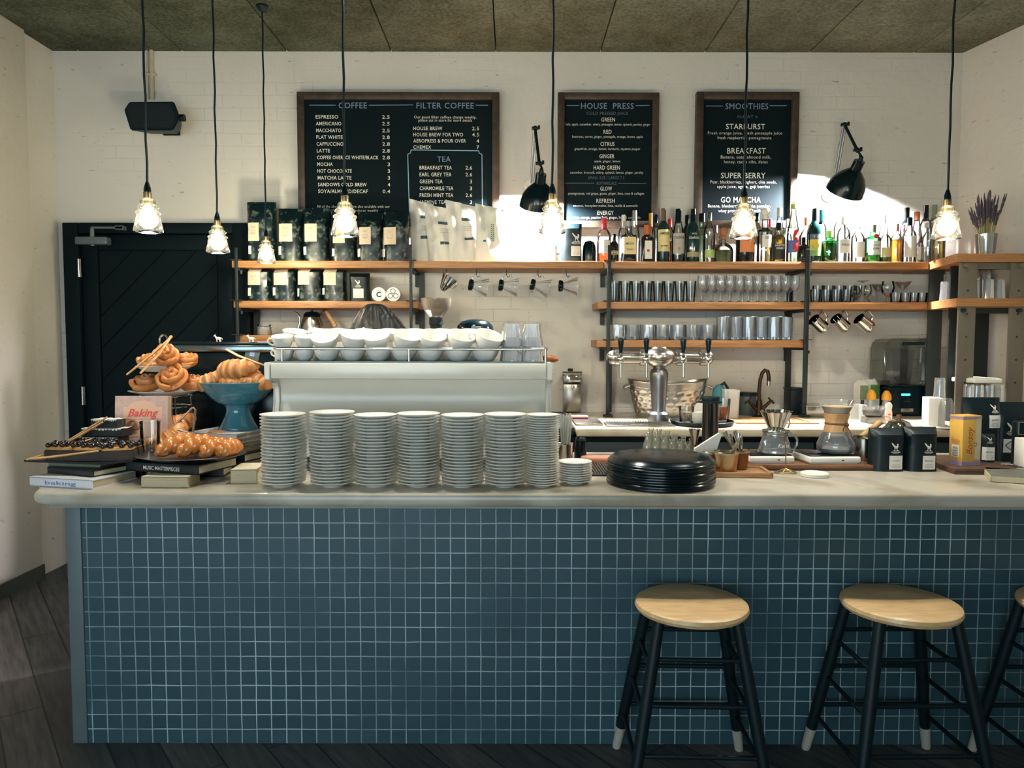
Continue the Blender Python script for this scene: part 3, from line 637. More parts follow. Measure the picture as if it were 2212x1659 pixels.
L3 = [('SMOOTHIES','C',1603,227,12.5,91,1), ('ALL AT 6','C',1604,249.5,6.5,44,2),
  ('STARBURST','C',1601,271,11.5,83,0), ('Fresh orange juice, fresh pineapple juice','C',1600,285,6.2,158,0), ('fresh raspberries pomegranate','C',1599,295.5,6.2,115,0),
  ('BREAKFAST','C',1604,323.5,12,82,0), ('Banana, oats, almond milk,','C',1603,337,6.6,107,0), ('honey, cacao nibs, dates','C',1603,347.5,6.6,93,0),
  ('SUPER BERRY','C',1598,377,12,95,0), ('Pear, blackberries, yoghurt, chia seeds,','C',1599,391,6.6,141,0), ('apple juice, agave, goji berries','C',1599,401,6.6,112,0),
  ('GO MATCHA','C',1594,429.5,12,85,0), ('Banana, blueberries, matcha powder,','C',1591,443,6.6,134,0), ('whey protein, almond milk','C',1592,453.5,6.6,91,0)]
board('narrow framed black menu board headed smoothies', 1495, 198, 1712, 491, 15, L3, [((1516,227),(1552,227),1.5,1), ((1651,226),(1688,226),1.5,1)])
# ================================================================== coffee bags
GRYPH = [[(-.5,.5),(-.36,.46),(-.1,.2),(.05,.1),(.02,-.05),(-.12,.02),(-.3,.18),(-.42,.34)],
         [(-.42,.3),(-.2,.05),(-.12,-.1),(.1,-.12),(.14,.1),(-.05,.16)],
         [(.1,.34),(.2,.4),(.28,.36),(.27,.26),(.3,.2),(.28,0),(.16,-.14),(.06,-.1),(.08,.12),(.14,.24)],
         [(-.14,-.08),(-.02,-.1),(-.06,-.26),(-.12,-.38),(-.18,-.38),(-.12,-.26)],
         [(.04,-.1),(.16,-.12),(.2,-.28),(.3,-.38),(.2,-.38),(.12,-.3)],
         [(-.34,-.38),(.4,-.38),(.4,-.44),(-.34,-.44)]]
def emblem(b, x, z, s, fn):
    for p in GRYPH: b.poly([(x+u*s, z+v*s) for u, v in p], fn)
def pouch(w, h, d, pin=.06, fold=None, seed=0, nx=10, nz=14, wr=.004, lean=0.0):
    """stand-up pouch: full at the foot, pressed flat at the top. Returns builder and its front surface y(x, z)"""
    rn = random.Random(seed); ph = [rn.uniform(0, 6.28) for _ in range(6)]
    def half(u, z):
        v = z/h
        prof = (1-v**1.6)**.62 if fold is None else (1.0 if v < fold else max(.10, 1-(v-fold)/(1-fold)*.9))
        prof = max(prof, pin)
        side = (1-abs(u)**3.2)**.5 if abs(u) < 1 else 0
        return d/2*prof*(.32+.68*side)
    def wob(x, z): return wr*(math.sin(x*60+z*22+ph[0])+.7*math.sin(z*70-x*34+ph[1])+.5*math.sin(x*120+ph[2]))*min(1, z/h*2.2)
    def fy(x, z): return -half(max(-1, min(1, x/(w/2))), max(0, min(h, z)))+wob(x, z)+lean*z
    def by(x, z): return half(max(-1, min(1, x/(w/2))), max(0, min(h, z)))+wob(x, z)*.4+lean*z
    b = B(); vs, fs = [], []
    for sgn in (0, 1):
        for j in range(nz+1):
            for i in range(nx+1):
                z = h*j/nz; ww = w/2*(1-.05*math.sin(PI*j/nz)); x = -ww+2*ww*i/nx
                vs.append((x, (fy if sgn == 0 else by)(x*w/2/ww, z), z))
    m = (nx+1)*(nz+1); g = lambda s, i, j: s*m+j*(nx+1)+i
    for j in range(nz):
        for i in range(nx):
            fs.append((g(0,i,j), g(0,i+1,j), g(0,i+1,j+1), g(0,i,j+1))); fs.append((g(1,i+1,j), g(1,i,j), g(1,i,j+1), g(1,i+1,j+1)))
        fs.append((g(1,0,j), g(0,0,j), g(0,0,j+1), g(1,0,j+1))); fs.append((g(0,nx,j), g(1,nx,j), g(1,nx,j+1), g(0,nx,j+1)))
    for i in range(nx):
        fs.append((g(0,i,nz), g(0,i+1,nz), g(1,i+1,nz), g(1,i,nz))); fs.append((g(0,i+1,0), g(0,i,0), g(1,i,0), g(1,i+1,0)))
    b.mesh(vs, fs)
    return b, fy
def off(fn, e): return lambda x, z: fn(x, z)-e
M_SPK = speckle('patterned_black_foil', (2,24,30), (84,98,92), 34, .54, .66, .3)
M_FOIL = mat('matt_black_foil', (0,23,29), .45, var=.1, spec=.4)
M_SILVW = mat('white_paper_pouch', (220,216,206), .6, var=.03)

def retail(px0, px1, py0, zs, label, lab, bar, D=4.30, seed=0, group='patterned coffee bags with cream labels', rot=0):
    """large patterned bag; lab = px box of the cream label, bar = px box of the small white strip"""
    w, h = SZ(px1-px0, D), ZY(py0, D)-zs
    if zs < SH1-.1: h = min(h, SH1-.046-zs)
    cx = GX((px0+px1)/2, D, zs)
    t = thing('coffee_bag', label, 'coffee bag', (cx, D, zs), rot, group)
    b, fy = pouch(w, h, .1, fold=.72 if zs > SH1-.1 else .93, seed=seed, wr=.002); obj('pouch', b, M_SPK, t)
    b = B(); q = [GX(lab[0], D)-cx, GX(lab[2], D)-cx, ZY(lab[3], D)-zs, ZY(lab[1], D)-zs]
    b.patch(*q, off(fy, .002))
    b.mi = 1; ww = (q[1]-q[0])
    for k, (f_, l_) in enumerate(((.78,.4),(.72,.3),(.55,.5),(.48,.5),(.41,.46),(.34,.3))):
        zc = q[2]+(q[3]-q[2])*f_; xc = (q[0]+q[1])/2
        b.mesh([(xc-ww*l_/2, fy(xc-ww*l_/2, zc)-.003, zc-.0008), (xc+ww*l_/2, fy(xc+ww*l_/2, zc)-.003, zc-.0008), (xc+ww*l_/2, fy(xc+ww*l_/2, zc)-.003, zc+.0008), (xc-ww*l_/2, fy(xc-ww*l_/2, zc)-.003, zc+.0008)], [(0,1,2,3)], smooth=False)
    obj('label', b, [M_CREAM, M_INKG], t)
    b = B(); b.patch(GX(bar[0], D)-cx, GX(bar[2], D)-cx, ZY(bar[3], D)-zs, ZY(bar[1], D)-zs, off(fy, .002), 2, 4); obj('strip_label', b, M_WHITE, t)
retail(536, 598, 438, SH1, 'tallest patterned black coffee bag, at the door end of the top shelf', (547,485,571,524), (547,534,554,552), seed=1)
retail(604, 655, 452, SH1, 'patterned black coffee bag beside the tallest one on the top shelf', (612,487,641,525), (610,535,617,553), seed=2)
retail(657, 712, 450, SH1, 'patterned black coffee bag on the top shelf below the left edge of the coffee board', (666,487,693,525), (663,536,670,553), seed=3)
retail(716, 770, 456, SH1, 'patterned black coffee bag on the top shelf right behind a lit pendant', (726,490,752,528), (724,540,730,556), seed=4)
retail(774, 828, 460, SH1, 'patterned black coffee bag, second from the white pouches on the top shelf', (782,494,807,531), (777,540,784,557), seed=5)
retail(830, 884, 459, SH1, 'patterned black coffee bag next to the white pouches on the top shelf', (833,494,860,531), (829,540,836,557), seed=6)
retail(537, 588, 574, SH2, 'patterned black coffee bag at the door end of the second shelf', (544,581,572,618), (544,624,551,641), seed=7)
retail(592, 642, 576, SH2, 'patterned black coffee bag with a cream label, second from door on second shelf', (599,583,628,618), (596,623,603,640), seed=8)
retail(645, 697, 577, SH2, 'patterned black coffee bag with crumpled label corner on the second shelf', (650,581,676,617), (648,625,653,642), seed=9)
retail(699, 750, 576, SH2, 'patterned black coffee bag next to the small black bag on the second shelf', (705,582,732,618), (700,624,707,638), seed=10)

def roaster_bag(px0, px1, pyt, zs, D, label, d=.075, lab=None, emb=None, txt=None, fold=.86, seed=0, crest=False, group='matt black roaster bags', rot=0):
    w = SZ(px1-px0, D, zs); h = ZY(pyt, D)-zs; cx = GX((px0+px1)/2, D, zs+h/2)
    t = thing('coffee_bag', label, 'coffee bag', (cx, D, zs), rot, group)
    b, fy = pouch(w, h, d, fold=fold, seed=seed, wr=.0005); obj('pouch', b, M_FOIL, t)
    if emb:
        b = B(); ex, ez, es = GX(emb[0], D, zs)-cx, ZY(emb[1], D)-zs, SZ(emb[2], D, zs)
        emblem(b, ex, ez, es, off(fy, .0022))
        b.text('SQUARE MILE', es*.14, ex+.02*es, ez-.56*es, es*1.0, fn=off(fy, .0022), bold=.02)
        b.text('COFFEE ROASTERS', es*.07, ex+.02*es, ez-.69*es, es*.7, fn=off(fy, .0022)); obj('emblem', b, M_CHALK, t)
    if lab:
        x0, x1, z0, z1 = GX(lab[0], D, zs)-cx, GX(lab[2], D, zs)-cx, ZY(lab[3], D)-zs, ZY(lab[1], D)-zs
        b = B(); b.patch(x0, x1, z0, z1, off(fy, .002)); b.mi = 1; ww, hh = x1-x0, z1-z0; xc = (x0+x1)/2
        if txt: b.text(txt, hh*.11, xc, z0+hh*.63, ww*.66, fn=off(fy, .003), bold=.02)
        if crest:
            ring = lambda r: [(xc+ww*r*1.25*math.cos(a)*(1+.12*math.cos(4*a)), z0+hh*.52+hh*r*math.sin(a)*(1+.12*math.cos(4*a))) for a in [2*PI*i/28 for i in range(28)]]
            o_, i_ = ring(.29), ring(.2); n = 28
            b.mesh([(x, fy(x, z)-.003, z) for x, z in o_+i_], [(k, (k+1) % n, n+(k+1) % n, n+k) for k in range(n)], smooth=False)
            for k in range(3): b.text('coffee', hh*.06, xc, z0+hh*(.6-.08*k), ww*.26, fn=off(fy, .003), sh=.2)
        else:
            for f_, l_ in ((.36,.6),(.26,.66),(.2,.66),(.14,.6)):
                b.poly([(xc-ww*l_/2, z0+hh*f_), (xc+ww*l_/2, z0+hh*f_), (xc+ww*l_/2, z0+hh*(f_+.02)), (xc-ww*l_/2, z0+hh*(f_+.02))], off(fy, .003))
        obj('label', b, [M_WHITE, M_INKG], t)
    return t
roaster_bag(755, 799, 591, SH2, 4.29, 'small matt black coffee bag beside the two round tins on the second shelf', lab=(766,625,788,645), emb=(776,613,14), seed=20)
roaster_bag(1212, 1256, 483, SH1, 4.29, 'matt black coffee bag with white emblem beneath the house press board', lab=(1232,533,1252,554), emb=(1243,515,20), seed=21)
WT = ST_
roaster_bag(1877, 1952, 920, WT, 2.80, 'matt black coffee bag labelled La Huerta on the bar top', lab=(1939,977,1951,988) and (1907,977,1950,1009), emb=(1921,957,22), txt='LA HUERTA', seed=22) if False else None
def front_bag(px0, px1, pyt, lab, emb, txt, label, seed):
    return roaster_bag(px0, px1, pyt, WT, 2.80, label, d=.085, lab=lab, emb=emb, txt=txt, seed=seed)
front_bag(1877, 1949, 922, (1908,979,1937,1008), (1921,961,19), 'LA HUERTA', 'matt black coffee bag on the bar top nearer the glass coffee brewer', 22)
front_bag(1950, 2020, 920, (1979,979,2007,1008), (1991,961,19), 'MEDINA', 'matt black coffee bag on the bar top nearer the yellow carton', 23)

# white tea pouches
def white_pouch(px0, px1, pyt, label, seed, rot, bands, D=4.30, lean=0.0, sprig=False):
    w, h = SZ(px1-px0, D), ZY(pyt, D)-SH1; cx = GX((px0+px1)/2, D, SH1)
    t = thing('tea_pouch', label, 'pouch', (cx, D, SH1), rot, 'white pouches under the coffee board')
    b, fy = pouch(w, h, .058, seed=seed, wr=.007, nx=18, nz=22)
    def slump(bb):
        for v in bb.bm.verts: q_ = v.co.z/h; v.co.z -= .22*v.co.x*q_**4; v.co.x += (.02*math.sin(seed*1.7)-.018)*q_
    slump(b); obj('pouch', b, M_SILVW, t)
    b = B()
    for (a0, a1, v0, v1) in bands: b.patch(-w/2+w*a0, -w/2+w*a1, h*v0, h*v1, off(fy, .002))
    b.mi = 1
    for v in (.6, .57, .54): b.patch(-w/2+w*bands[0][0]+.006, -w/2+w*bands[0][1]*.9, h*v, h*(v+.006), off(fy, .002), 3, 1)
    if sprig:
        b.mi = 2
        for k in range(9):
            z = h*(.36+.035*k)
            for s in (-1, 1): b.poly([(.02, z), (.02+s*.011, z+.011), (.02+s*.004, z+.013)], off(fy, .0025))
    slump(b); obj('print', b, [M_TEAL, M_INKG, mat('green_print', (90,116,78), .7)], t)
white_pouch(887, 938, 436, 'white pouch with two dark bars standing beside the black coffee bags', 31, .05, [(.45,.9,.73,.78), (.45,.9,.4,.45)], 4.41)
white_pouch(928, 985, 446, 'white crumpled pouch with dark bars, second of the row from the black bags', 32, -.04, [(.5,.95,.68,.73), (.5,.95,.33,.38)], 4.365)
white_pouch(972, 1036, 439, 'tallest white pouch with a grey green band in the middle of the pouch row', 33, .04, [(.5,.88,.7,.75), (.55,.85,.38,.42)], 4.32)
white_pouch(1026, 1087, 446, 'white pouch with a green sprig print at the lamp end of the row', 34, -.06, [(.3,.4,.36,.39)], 4.275, sprig=True)

# second shelf tins
def tin(px, label, sym):
    D, r = 4.27, SZ(15.5, 4.27); x = GX(px, D, SH2)
    t = thing('round_tin', label, 'tin', (x, D, SH2+r+.001), 0, 'round white tins on the second shelf')
    b = B(); M = Matrix.Rotation(PI/2, 4, 'X')
    b.lathe([(0,-.05), (r*.97,-.05), (r,-.047), (r,.0), (r*.97,.004), (0,.004)], 30, M=M); obj('tin_body', b, M_PORC, t)
    b = B()
    if sym == 'C': b.text('C', r*.72, 0, .0, y=-.0048, bold=.04); b.text('HOUSE', r*.14, 0, r*.55, y=-.0048)
    else:
        for a in (90, 210, 330):
            cx, cz = r*.44*math.cos(R(a)), r*.44*math.sin(R(a)); n = 20
            b.mesh([(cx+k*r*math.cos(2*PI*i/n), -.0048, cz+k*r*math.sin(2*PI*i/n)) for k in (.36,.28) for i in range(n)], [(i, (i+1) % n, n+(i+1) % n, n+i) for i in range(n)], smooth=False)
    obj('lid_print', b, M_INK, t)
tin(818, 'round white tin with a letter C lying on its side on the second shelf', 'C')
tin(849, 'round white tin with three circles on its lid on the second shelf', 'O')

# things round the bright spot on the top shelf
def carton(px0, px1, py0, D, label, zs, m, name='packet', cat='packet', extra=None, rot=0, d=.05):
    w, h = SZ(px1-px0, D), ZY(py0, D)-zs; cx = GX((px0+px1)/2, D, zs)
    t = thing(name, label, cat, (cx, D, zs), rot)
    b = B(); b.box((0, 0, h/2), (w, d, h), bev=.003); obj('box', b, m, t)
    b = B()
    if extra: extra(b, w, h, -d/2-.0008); obj('print', b, [M_INK, M_TEAL, M_RED], t)
    else: b.bm.free()
    return t
def bandprint(b, w, h, y): b.poly([(-w*.5,h*.5),(w*.5,h*.5),(w*.5,h*.62),(-w*.5,h*.62)], y=y); b.poly([(-w*.3,h*.3),(w*.3,h*.3),(w*.3,h*.34),(-w*.3,h*.34)], y=y)
carton(1180, 1196, 516, 4.33, 'small white packet with dark top band next to the black emblem bag', SH1, M_WHITE, extra=bandprint)
carton(1199, 1212, 505, 4.36, 'narrow white packet tucked against the black emblem bag', SH1, M_WHITE, extra=bandprint)
D = 4.3; x = GX(1272, D, SH1); r = SZ(15, D)
t = thing('dome_canister', 'black round topped canister between the emblem bag and the bottles', 'canister', (x, D, SH1))
b = B(); h = ZY(519, D)-SH1; b.lathe([(0,0), (r*.95,0), (r,.006), (r,h*.5), (r*.93,h*.75), (r*.7,h*.93), (r*.3,h*.995), (0,h)], 28); obj('canister_body', b, M_BLKGLOSS, t)
b = B(); b.lathe([(r*1.003,h*.1), (r*1.012,h*.11), (r*1.003,h*.12)], 28); obj('base_ring', b, M_IRON, t)
# ================================================================== bottles
def gm(name, tint, edge, refl=.1, body=0): return glass(name, tint, edge, refl, .03, body)
G_CLEAR = gm('clear_bottle_glass', (248,251,250), (150,164,162)); G_GREEN = gm('green_bottle_glass', (120,190,140), (24,86,58))
G_DKGREEN = mat('deep_green_glass', (12,44,42), .1, spec=.7); G_BROWN = mat('dark_brown_glass', (26,28,26), .1, spec=.7); G_PGREEN = gm('pale_green_glass', (220,240,226), (120,170,142))
LQ = {'amber': gm('amber_spirit', (224,140,60), (150,80,26), .02, .15), 'orange': gm('orange_liqueur', (236,120,60), (190,70,30), .02, .25), 'straw': gm('straw_spirit', (226,206,140), (150,130,70), .02, .1),
      'olive': gm('olive_spirit', (130,138,100), (70,80,56), .02, .3), 'gold': gm('gold_spirit', (236,196,120), (180,130,60), .02, .35), 'green': gm('green_spirit', (90,170,120), (30,90,60), .02, .3), 'dark': mat('dark_spirit', (30,26,24), .2)}
CAPS = {'black': M_BLKGLOSS, 'red': mat('red_cap', (206,44,44), .35), 'silver': M_STEEL, 'white': M_WHITE, 'gold': mat('gold_cap', (204,150,70), .3, metal=.7), 'orange': mat('orange_cap', (190,96,52), .5), 'cork': mat('cork_ball', (176,112,74), .7),
        'brown': mat('brown_cap', (96,70,54), .5), 'olive': mat('olive_cap', (128,138,112), .5), 'teal': mat('teal_cap', (110,160,170), .5), 'wine': mat('wine_cap', (140,52,62), .4), 'green': mat('lime_spout', (170,190,90), .5), 'blue': mat('blue_cap', (96,120,150), .4)}
LB = {'white': M_WHITE, 'cream': mat('cream_paper', (226,206,150), .7), 'grey': mat('grey_paper', (178,170,160), .7), 'lime': mat('lime_paper', (176,196,120), .7), 'orange': mat('orange_paper', (222,136,84), .7), 'black': mat('black_paper', (20,28,30), .6),
      'blue': mat('blue_paper', (84,110,180), .6), 'tan': mat('tan_paper', (168,150,116), .7)}
SHAPES = {'round': [(0,.0), (.96,.0), (1,.012), (1,.56), (.96,.62), (.8,.68), (.5,.74), (.36,.78), (.33,.84), (.33,.9)],
          'tall': [(0,0), (.96,0), (1,.012), (1,.6), (.9,.68), (.6,.75), (.38,.79), (.36,.9)],
          'shoulder': [(0,0), (.97,0), (1,.01), (1,.62), (.95,.66), (.6,.7), (.42,.72), (.38,.8), (.38,.9)],
          'square': [(0,0), (1.0,0), (1.05,.012), (1.05,.6), (.95,.66), (.5,.72), (.4,.76), (.4,.9)],
          'squat': [(0,0), (.92,0), (1,.02), (1,.34), (.92,.44), (.7,.52), (.34,.58), (.24,.62), (.24,.72)],
          'sloped': [(0,0), (.96,0), (1,.012), (1,.4), (.88,.55), (.62,.7), (.44,.8), (.4,.9)]}
def bottle(px, w, pyt, shape, g, cap, label, D=4.27, zs=None, liq=None, fill=.5, lab=None, print_=None, capkind='plain', sq=False, nm='bottle', grp='bottles on the top shelf', extra=None):
    zs = SH1 if zs is None else zs
    x = GX(px, D, zs+.1); r = SZ(w, D, zs+.1)/2; h = ZY(pyt, D)-zs
    t = thing(nm, label, 'bottle', (x, D, zs), 0, grp)
    pr = [(q*r, v*h) for q, v in SHAPES[shape]]
    frm = (lambda a, z: 1+.13*(abs(math.cos(2*a))**1.5-.45)*-1 if False else 1) if not sq else (lambda a, z: 1.0/max(abs(math.cos(a)), abs(math.sin(a)), .76)*.84 if z < h*.62 else 1)
    seg = 40 if sq else 22
    b = B(); b.lathe(pr, seg, fr=frm); bd = obj('glass_body', b, g, t)
    if liq:
        zt = h*fill; pl = [(q*.94, max(z, .005)) for q, z in pr if z < zt]
        q1 = next((q for q, z in pr if z >= zt), pr[-1][0]); pl += [(min(q1, pl[-1][0])*.94 if pl else r*.9, zt), (0, zt)]
        b = B(); b.lathe(pl, seg, fr=frm); obj('liquid', b, LQ[liq], t)
    nr = pr[-1][0]; nz_ = pr[-1][1]
    b = B()
    if capkind == 'ball': b.lathe([(0,nz_-.005), (nr*1.05,nz_-.005), (nr*1.1,nz_+.012), (nr*.8,nz_+.016), (nr*1.5,nz_+.03), (nr*1.7,nz_+.044), (nr*1.2,nz_+.06), (0,h)], 16)
    elif capkind == 'long': b.lathe([(0,h*.74), (nr*1.2,h*.74), (nr*1.13,h*.9), (nr*1.12,h), (0,h)], 16)
    elif capkind == 'spout': b.cyl((0,0,nz_-.005), (0,0,nz_+.02), nr*1.1); b.cyl((0,0,nz_+.02), (-.006,0,h), .005, .004, 8)
    elif capkind == 'wide': b.lathe([(0,nz_-.006), (nr*2.1,nz_-.006), (nr*2.1,h), (0,h)], 20)
    else: b.lathe([(0,nz_-.02), (nr*1.14,nz_-.02), (nr*1.14,h-.003), (nr*.95,h), (0,h)], 16)
    obj('cap', b, CAPS[cap], t)
    def sf(X, Z):
        if sq: return -r*1.10
        return -math.sqrt(max(r*r-X*X, 0))*1.0
    if lab:
        col, z0, z1, f = lab[:4]
        b = B(); W = r*f; b.patch(-W, W, h*z0, h*z1, off(sf, .0012), 8, 2)
        if print_:
            b.mi = 1
            for tx, zz, hh, wf in print_: b.text(tx, h*hh, 0, h*zz, 2*W*wf, fn=off(sf, .002), bold=.02)
        obj('label', b, [LB[col], M_INK if col != 'black' else M_WHITE], t)
    if extra: extra(t, r, h, sf)
    return t
def seal(col, z, s):
    def f(t, r, h, sf):
        b = B(); n = 18; b.poly([(s*r*math.cos(2*PI*i/n), h*z+s*r*math.sin(2*PI*i/n)) for i in range(n)], off(sf, .0016)); obj('seal', b, col, t)
    return f
def eight(t, r, h, sf):
    b = B(); b.text('8', h*.34, .004, h*.36, r*1.15, fn=off(sf, .0026), bold=.06); obj('numeral', b, M_RED, t)
    b = B(); b.patch(-r*.9, r*.2, h*.16, h*.36, off(sf, .0014)); obj('blue_panel', b, LB['blue'], t)
def art(t, r, h, sf):
    b = B(); W = r*.96
    for k, m_ in enumerate(range(4)):
        b.mi = k; b.patch(-W, W, h*(.12+.1*k), h*(.22+.1*k), off(sf, .0014), 8, 1)
    b.mi = 4; n = 16; b.poly([(-.1*r+.5*r*math.cos(2*PI*i/n), h*.3+.42*r*math.sin(2*PI*i/n)) for i in range(n)], off(sf, .0022))
    b.mi = 5; b.text('T O', h*.04, 0, h*.47, W, fn=off(sf, .0022))
    obj('label', b, [mat('art_green', (120,170,110), .6), mat('art_lime', (190,200,90), .6), mat('art_yellow', (224,200,80), .6), mat('art_slate', (80,100,120), .6), mat('art_orange', (214,140,50), .6), M_WHITE], t)
FR, BK = 4.27, 4.385
# back row
bottle(1346, 24, 464, 'tall', G_CLEAR, 'white', 'white capped clear bottle behind the cream labelled square bottle', BK)
bottle(1369, 27, 455, 'sloped', G_CLEAR, 'silver', 'silver capped clear bottle with sloping shoulders behind the cream labelled square bottle', BK, capkind='long')
bottle(1404, 22, 460, 'tall', G_CLEAR, 'gold', 'clear bottle with long gold capsule behind the brown square bottle', BK, capkind='long', liq='straw')
bottle(1416, 20, 463, 'tall', G_CLEAR, 'black', 'slim clear bottle with dark cap beside the gold capsule bottle', BK)
bottle(1446, 22, 472, 'tall', G_CLEAR, 'red', 'red capped clear bottle behind the green whiskey bottle', BK, liq='amber')
bottle(1483, 24, 464, 'tall', G_DKGREEN, 'black', 'dark bottle behind the dark green bottle with white script', BK)
bottle(1515, 30, 460, 'sloped', G_PGREEN, 'black', 'pale green bottle with dark cap behind the lime label bottle', BK)
bottle(1545, 20, 486, 'tall', G_CLEAR, 'brown', 'brown capped bottle behind the round cork stoppered bottle', BK, liq='amber')
bottle(1634, 24, 459, 'tall', G_CLEAR, 'black', 'black capped clear bottle behind the orange labelled bottle', BK)
bottle(1662, 20, 472, 'round', G_CLEAR, 'red', 'clear bottle with red cap behind the ribbed ball stopper bottle', BK, liq='straw')
bottle(1682, 24, 447, 'sloped', G_CLEAR, 'white', 'tall clear bottle with white cap behind the black label bottle', BK, liq='straw')
bottle(1699, 20, 472, 'round', G_CLEAR, 'white', 'pale clear bottle with white cap beside the bottle with red numeral', BK)
bottle(1741, 30, 468, 'round', G_CLEAR, 'orange', 'clear bottle with copper cap behind the dark square bottle', BK)
bottle(1772, 24, 452, 'tall', G_PGREEN, 'black', 'pale green bottle with dark capsule behind the colourful label bottle', BK, capkind='long')
bottle(1812, 26, 446, 'tall', G_CLEAR, 'silver', 'clear bottle with silver cap under the right wall lamp', BK)
bottle(1838, 24, 478, 'round', G_CLEAR, 'brown', 'clear bottle with thin brown cap left of the teal capped bottle', BK)
bottle(1906, 24, 462, 'sloped', G_CLEAR, 'blue', 'clear bottle with pale blue neck behind the green red sealed bottle', BK)
bottle(1949, 22, 484, 'round', G_CLEAR, 'wine', 'clear bottle with dark red cap behind the amber bourbon bottle', BK)
bottle(1956, 26, 447, 'tall', G_CLEAR, 'black', 'tall clear bottle with black patterned cap behind the white label bottle', BK, capkind='long')
bottle(1978, 26, 456, 'sloped', G_CLEAR, 'cork', 'clear bottle with cork stopper behind the small brown capped bottle', BK)
bottle(1997, 26, 442, 'tall', G_CLEAR, 'black', 'tall clear bottle with black capsule near the last pendant', BK, capkind='long')
bottle(2015, 26, 441, 'tall', G_CLEAR, 'olive', 'tall clear bottle with olive capsule near the last pendant', BK, capkind='long')
# front row
bottle(1304, 30, 470, 'round', G_CLEAR, 'red', 'clear bottle of orange liqueur with red capsule at the start of the row', FR, liq='orange', fill=.5, lab=('white', .2, .48, .8), capkind='long')
bottle(1326, 19, 505, 'round', G_BROWN, 'black', 'smallest dark bottle with gold band between the red capped and square bottles', FR, lab=('cream', .27, .4, .95), print_=[('22', .335, .09, .5)])
bottle(1357, 38, 479, 'square', G_CLEAR, 'silver', 'square clear tequila bottle with cream label and wide silver cap', FR, sq=True, liq='dark', fill=.22, lab=('cream', .18, .6, .66), print_=[('MEXICO', .44, .05, .7), ('TEQUILA', .3, .04, .6)], capkind='wide')
bottle(1397, 31, 486, 'square', G_BROWN, 'orange', 'brown square bottle with copper cap and narrow white label', FR, sq=True, lab=('white', .08, .56, .5), capkind='long', extra=seal(M_RED, .3, .2))
bottle(1432, 28, 450, 'round', G_DKGREEN, 'brown', 'green whiskey bottle with a cream label and brown capsule', FR, lab=('cream', .2, .6, .9), print_=[('JAMESON', .53, .055, .85), ('IRISH WHISKEY', .3, .03, .6)], capkind='long')
bottle(1464, 28, 451, 'sloped', G_CLEAR, 'black', 'clear whisky bottle with grey label and black capsule', FR, liq='dark', fill=.14, lab=('grey', .16, .54, .88), print_=[('TALISKER', .46, .05, .85), ('10', .25, .05, .16)], capkind='long')
bottle(1496, 29, 451, 'round', G_DKGREEN, 'black', 'dark green bottle with white script and tan base label', FR, lab=('tan', .1, .19, .93), capkind='long', extra=lambda t, r, h, sf: obj('lettering', B().text('Glenfiddich', h*.055, 0, h*.46, r*1.5, fn=off(sf, .002), sh=.2).text('SPECIAL', h*.03, 0, h*.53, r*.8, fn=off(sf, .002)), M_CHALK, t))
bottle(1531, 25, 458, 'tall', G_CLEAR, 'silver', 'clear gin bottle with lime green label and silver cap', FR, lab=('lime', .09, .25, .85))
bottle(1562, 42, 494, 'squat', G_CLEAR, 'cork', 'squat round tequila bottle with cork ball stopper', FR, liq='olive', fill=.36, capkind='ball')
bottle(1609, 40, 460, 'shoulder', G_BROWN, 'brown', 'dark wide bottle with an orange label right under a pendant', FR, lab=('orange', .2, .62, .76), print_=[('RUM', .46, .06, .4)])
bottle(1651, 33, 461, 'shoulder', G_CLEAR, 'white', 'ribbed clear bottle with white label and pale ball stopper', FR, lab=('white', .3, .56, .6), print_=[('GIN', .5, .05, .5)], capkind='ball')
bottle(1681, 29, 480, 'round', G_CLEAR, 'black', 'amber bottle with square black label and black cap', FR, liq='straw', fill=.7, lab=('black', .07, .46, .9), print_=[("HUNTER'S", .42, .05, .8), ('WHISKY', .35, .05, .7)])
bottle(1712, 27, 434, 'sloped', G_PGREEN, 'green', 'clear bottle with a red figure eight and lime pourer', FR, extra=eight, capkind='spout')
bottle(1735, 19, 511, 'square', G_BROWN, 'black', 'short dark square bottle beside the red numeral bottle', FR, sq=True)
bottle(1757, 30, 449, 'round', G_DKGREEN, 'black', 'green bottle with yellow and green picture label', FR, extra=art, capkind='long')
bottle(1791, 34, 496, 'shoulder', G_GREEN, 'green', 'wide ribbed green bottle beside the yellow and green picture label', FR, liq='green', fill=.6)
bottle(1821, 28, 466, 'tall', G_CLEAR, 'white', 'clear bottle with faint grey lettering beside the ribbed green bottle', FR, lab=('white', .2, .5, .8), print_=[('FOLDS', .38, .05, .7)])
bottle(1852, 28, 477, 'round', G_CLEAR, 'teal', 'clear bottle with pale teal cap between white label bottles', FR, lab=('white', .12, .5, .85))
bottle(1884, 33, 484, 'shoulder', G_GREEN, 'silver', 'green gin bottle with white label and red seal', FR, liq='green', fill=.28, lab=('white', .2, .56, .82), extra=seal(M_RED, .68, .32), print_=[('SPECIAL DRY', .45, .03, .8), ('GIN', .36, .05, .5)])
bottle(1912, 24, 488, 'tall', G_PGREEN, 'white', 'pale green bottle with a cream label next to the red sealed gin', FR, liq='olive', fill=.16, lab=('cream', .16, .42, .9))
bottle(1935, 25, 482, 'round', G_CLEAR, 'brown', 'bourbon bottle with golden spirit and brown cap', FR, liq='gold', fill=.6)
bottle(1963, 29, 468, 'round', G_CLEAR, 'black', 'clear bottle with white label and squat black cap', FR, lab=('white', .12, .58, .9))
bottle(1986, 16, 509, 'tall', G_CLEAR, 'brown', 'little clear bottle with brown cap and white label near the shelf corner', FR, lab=('white', .12, .6, .9))
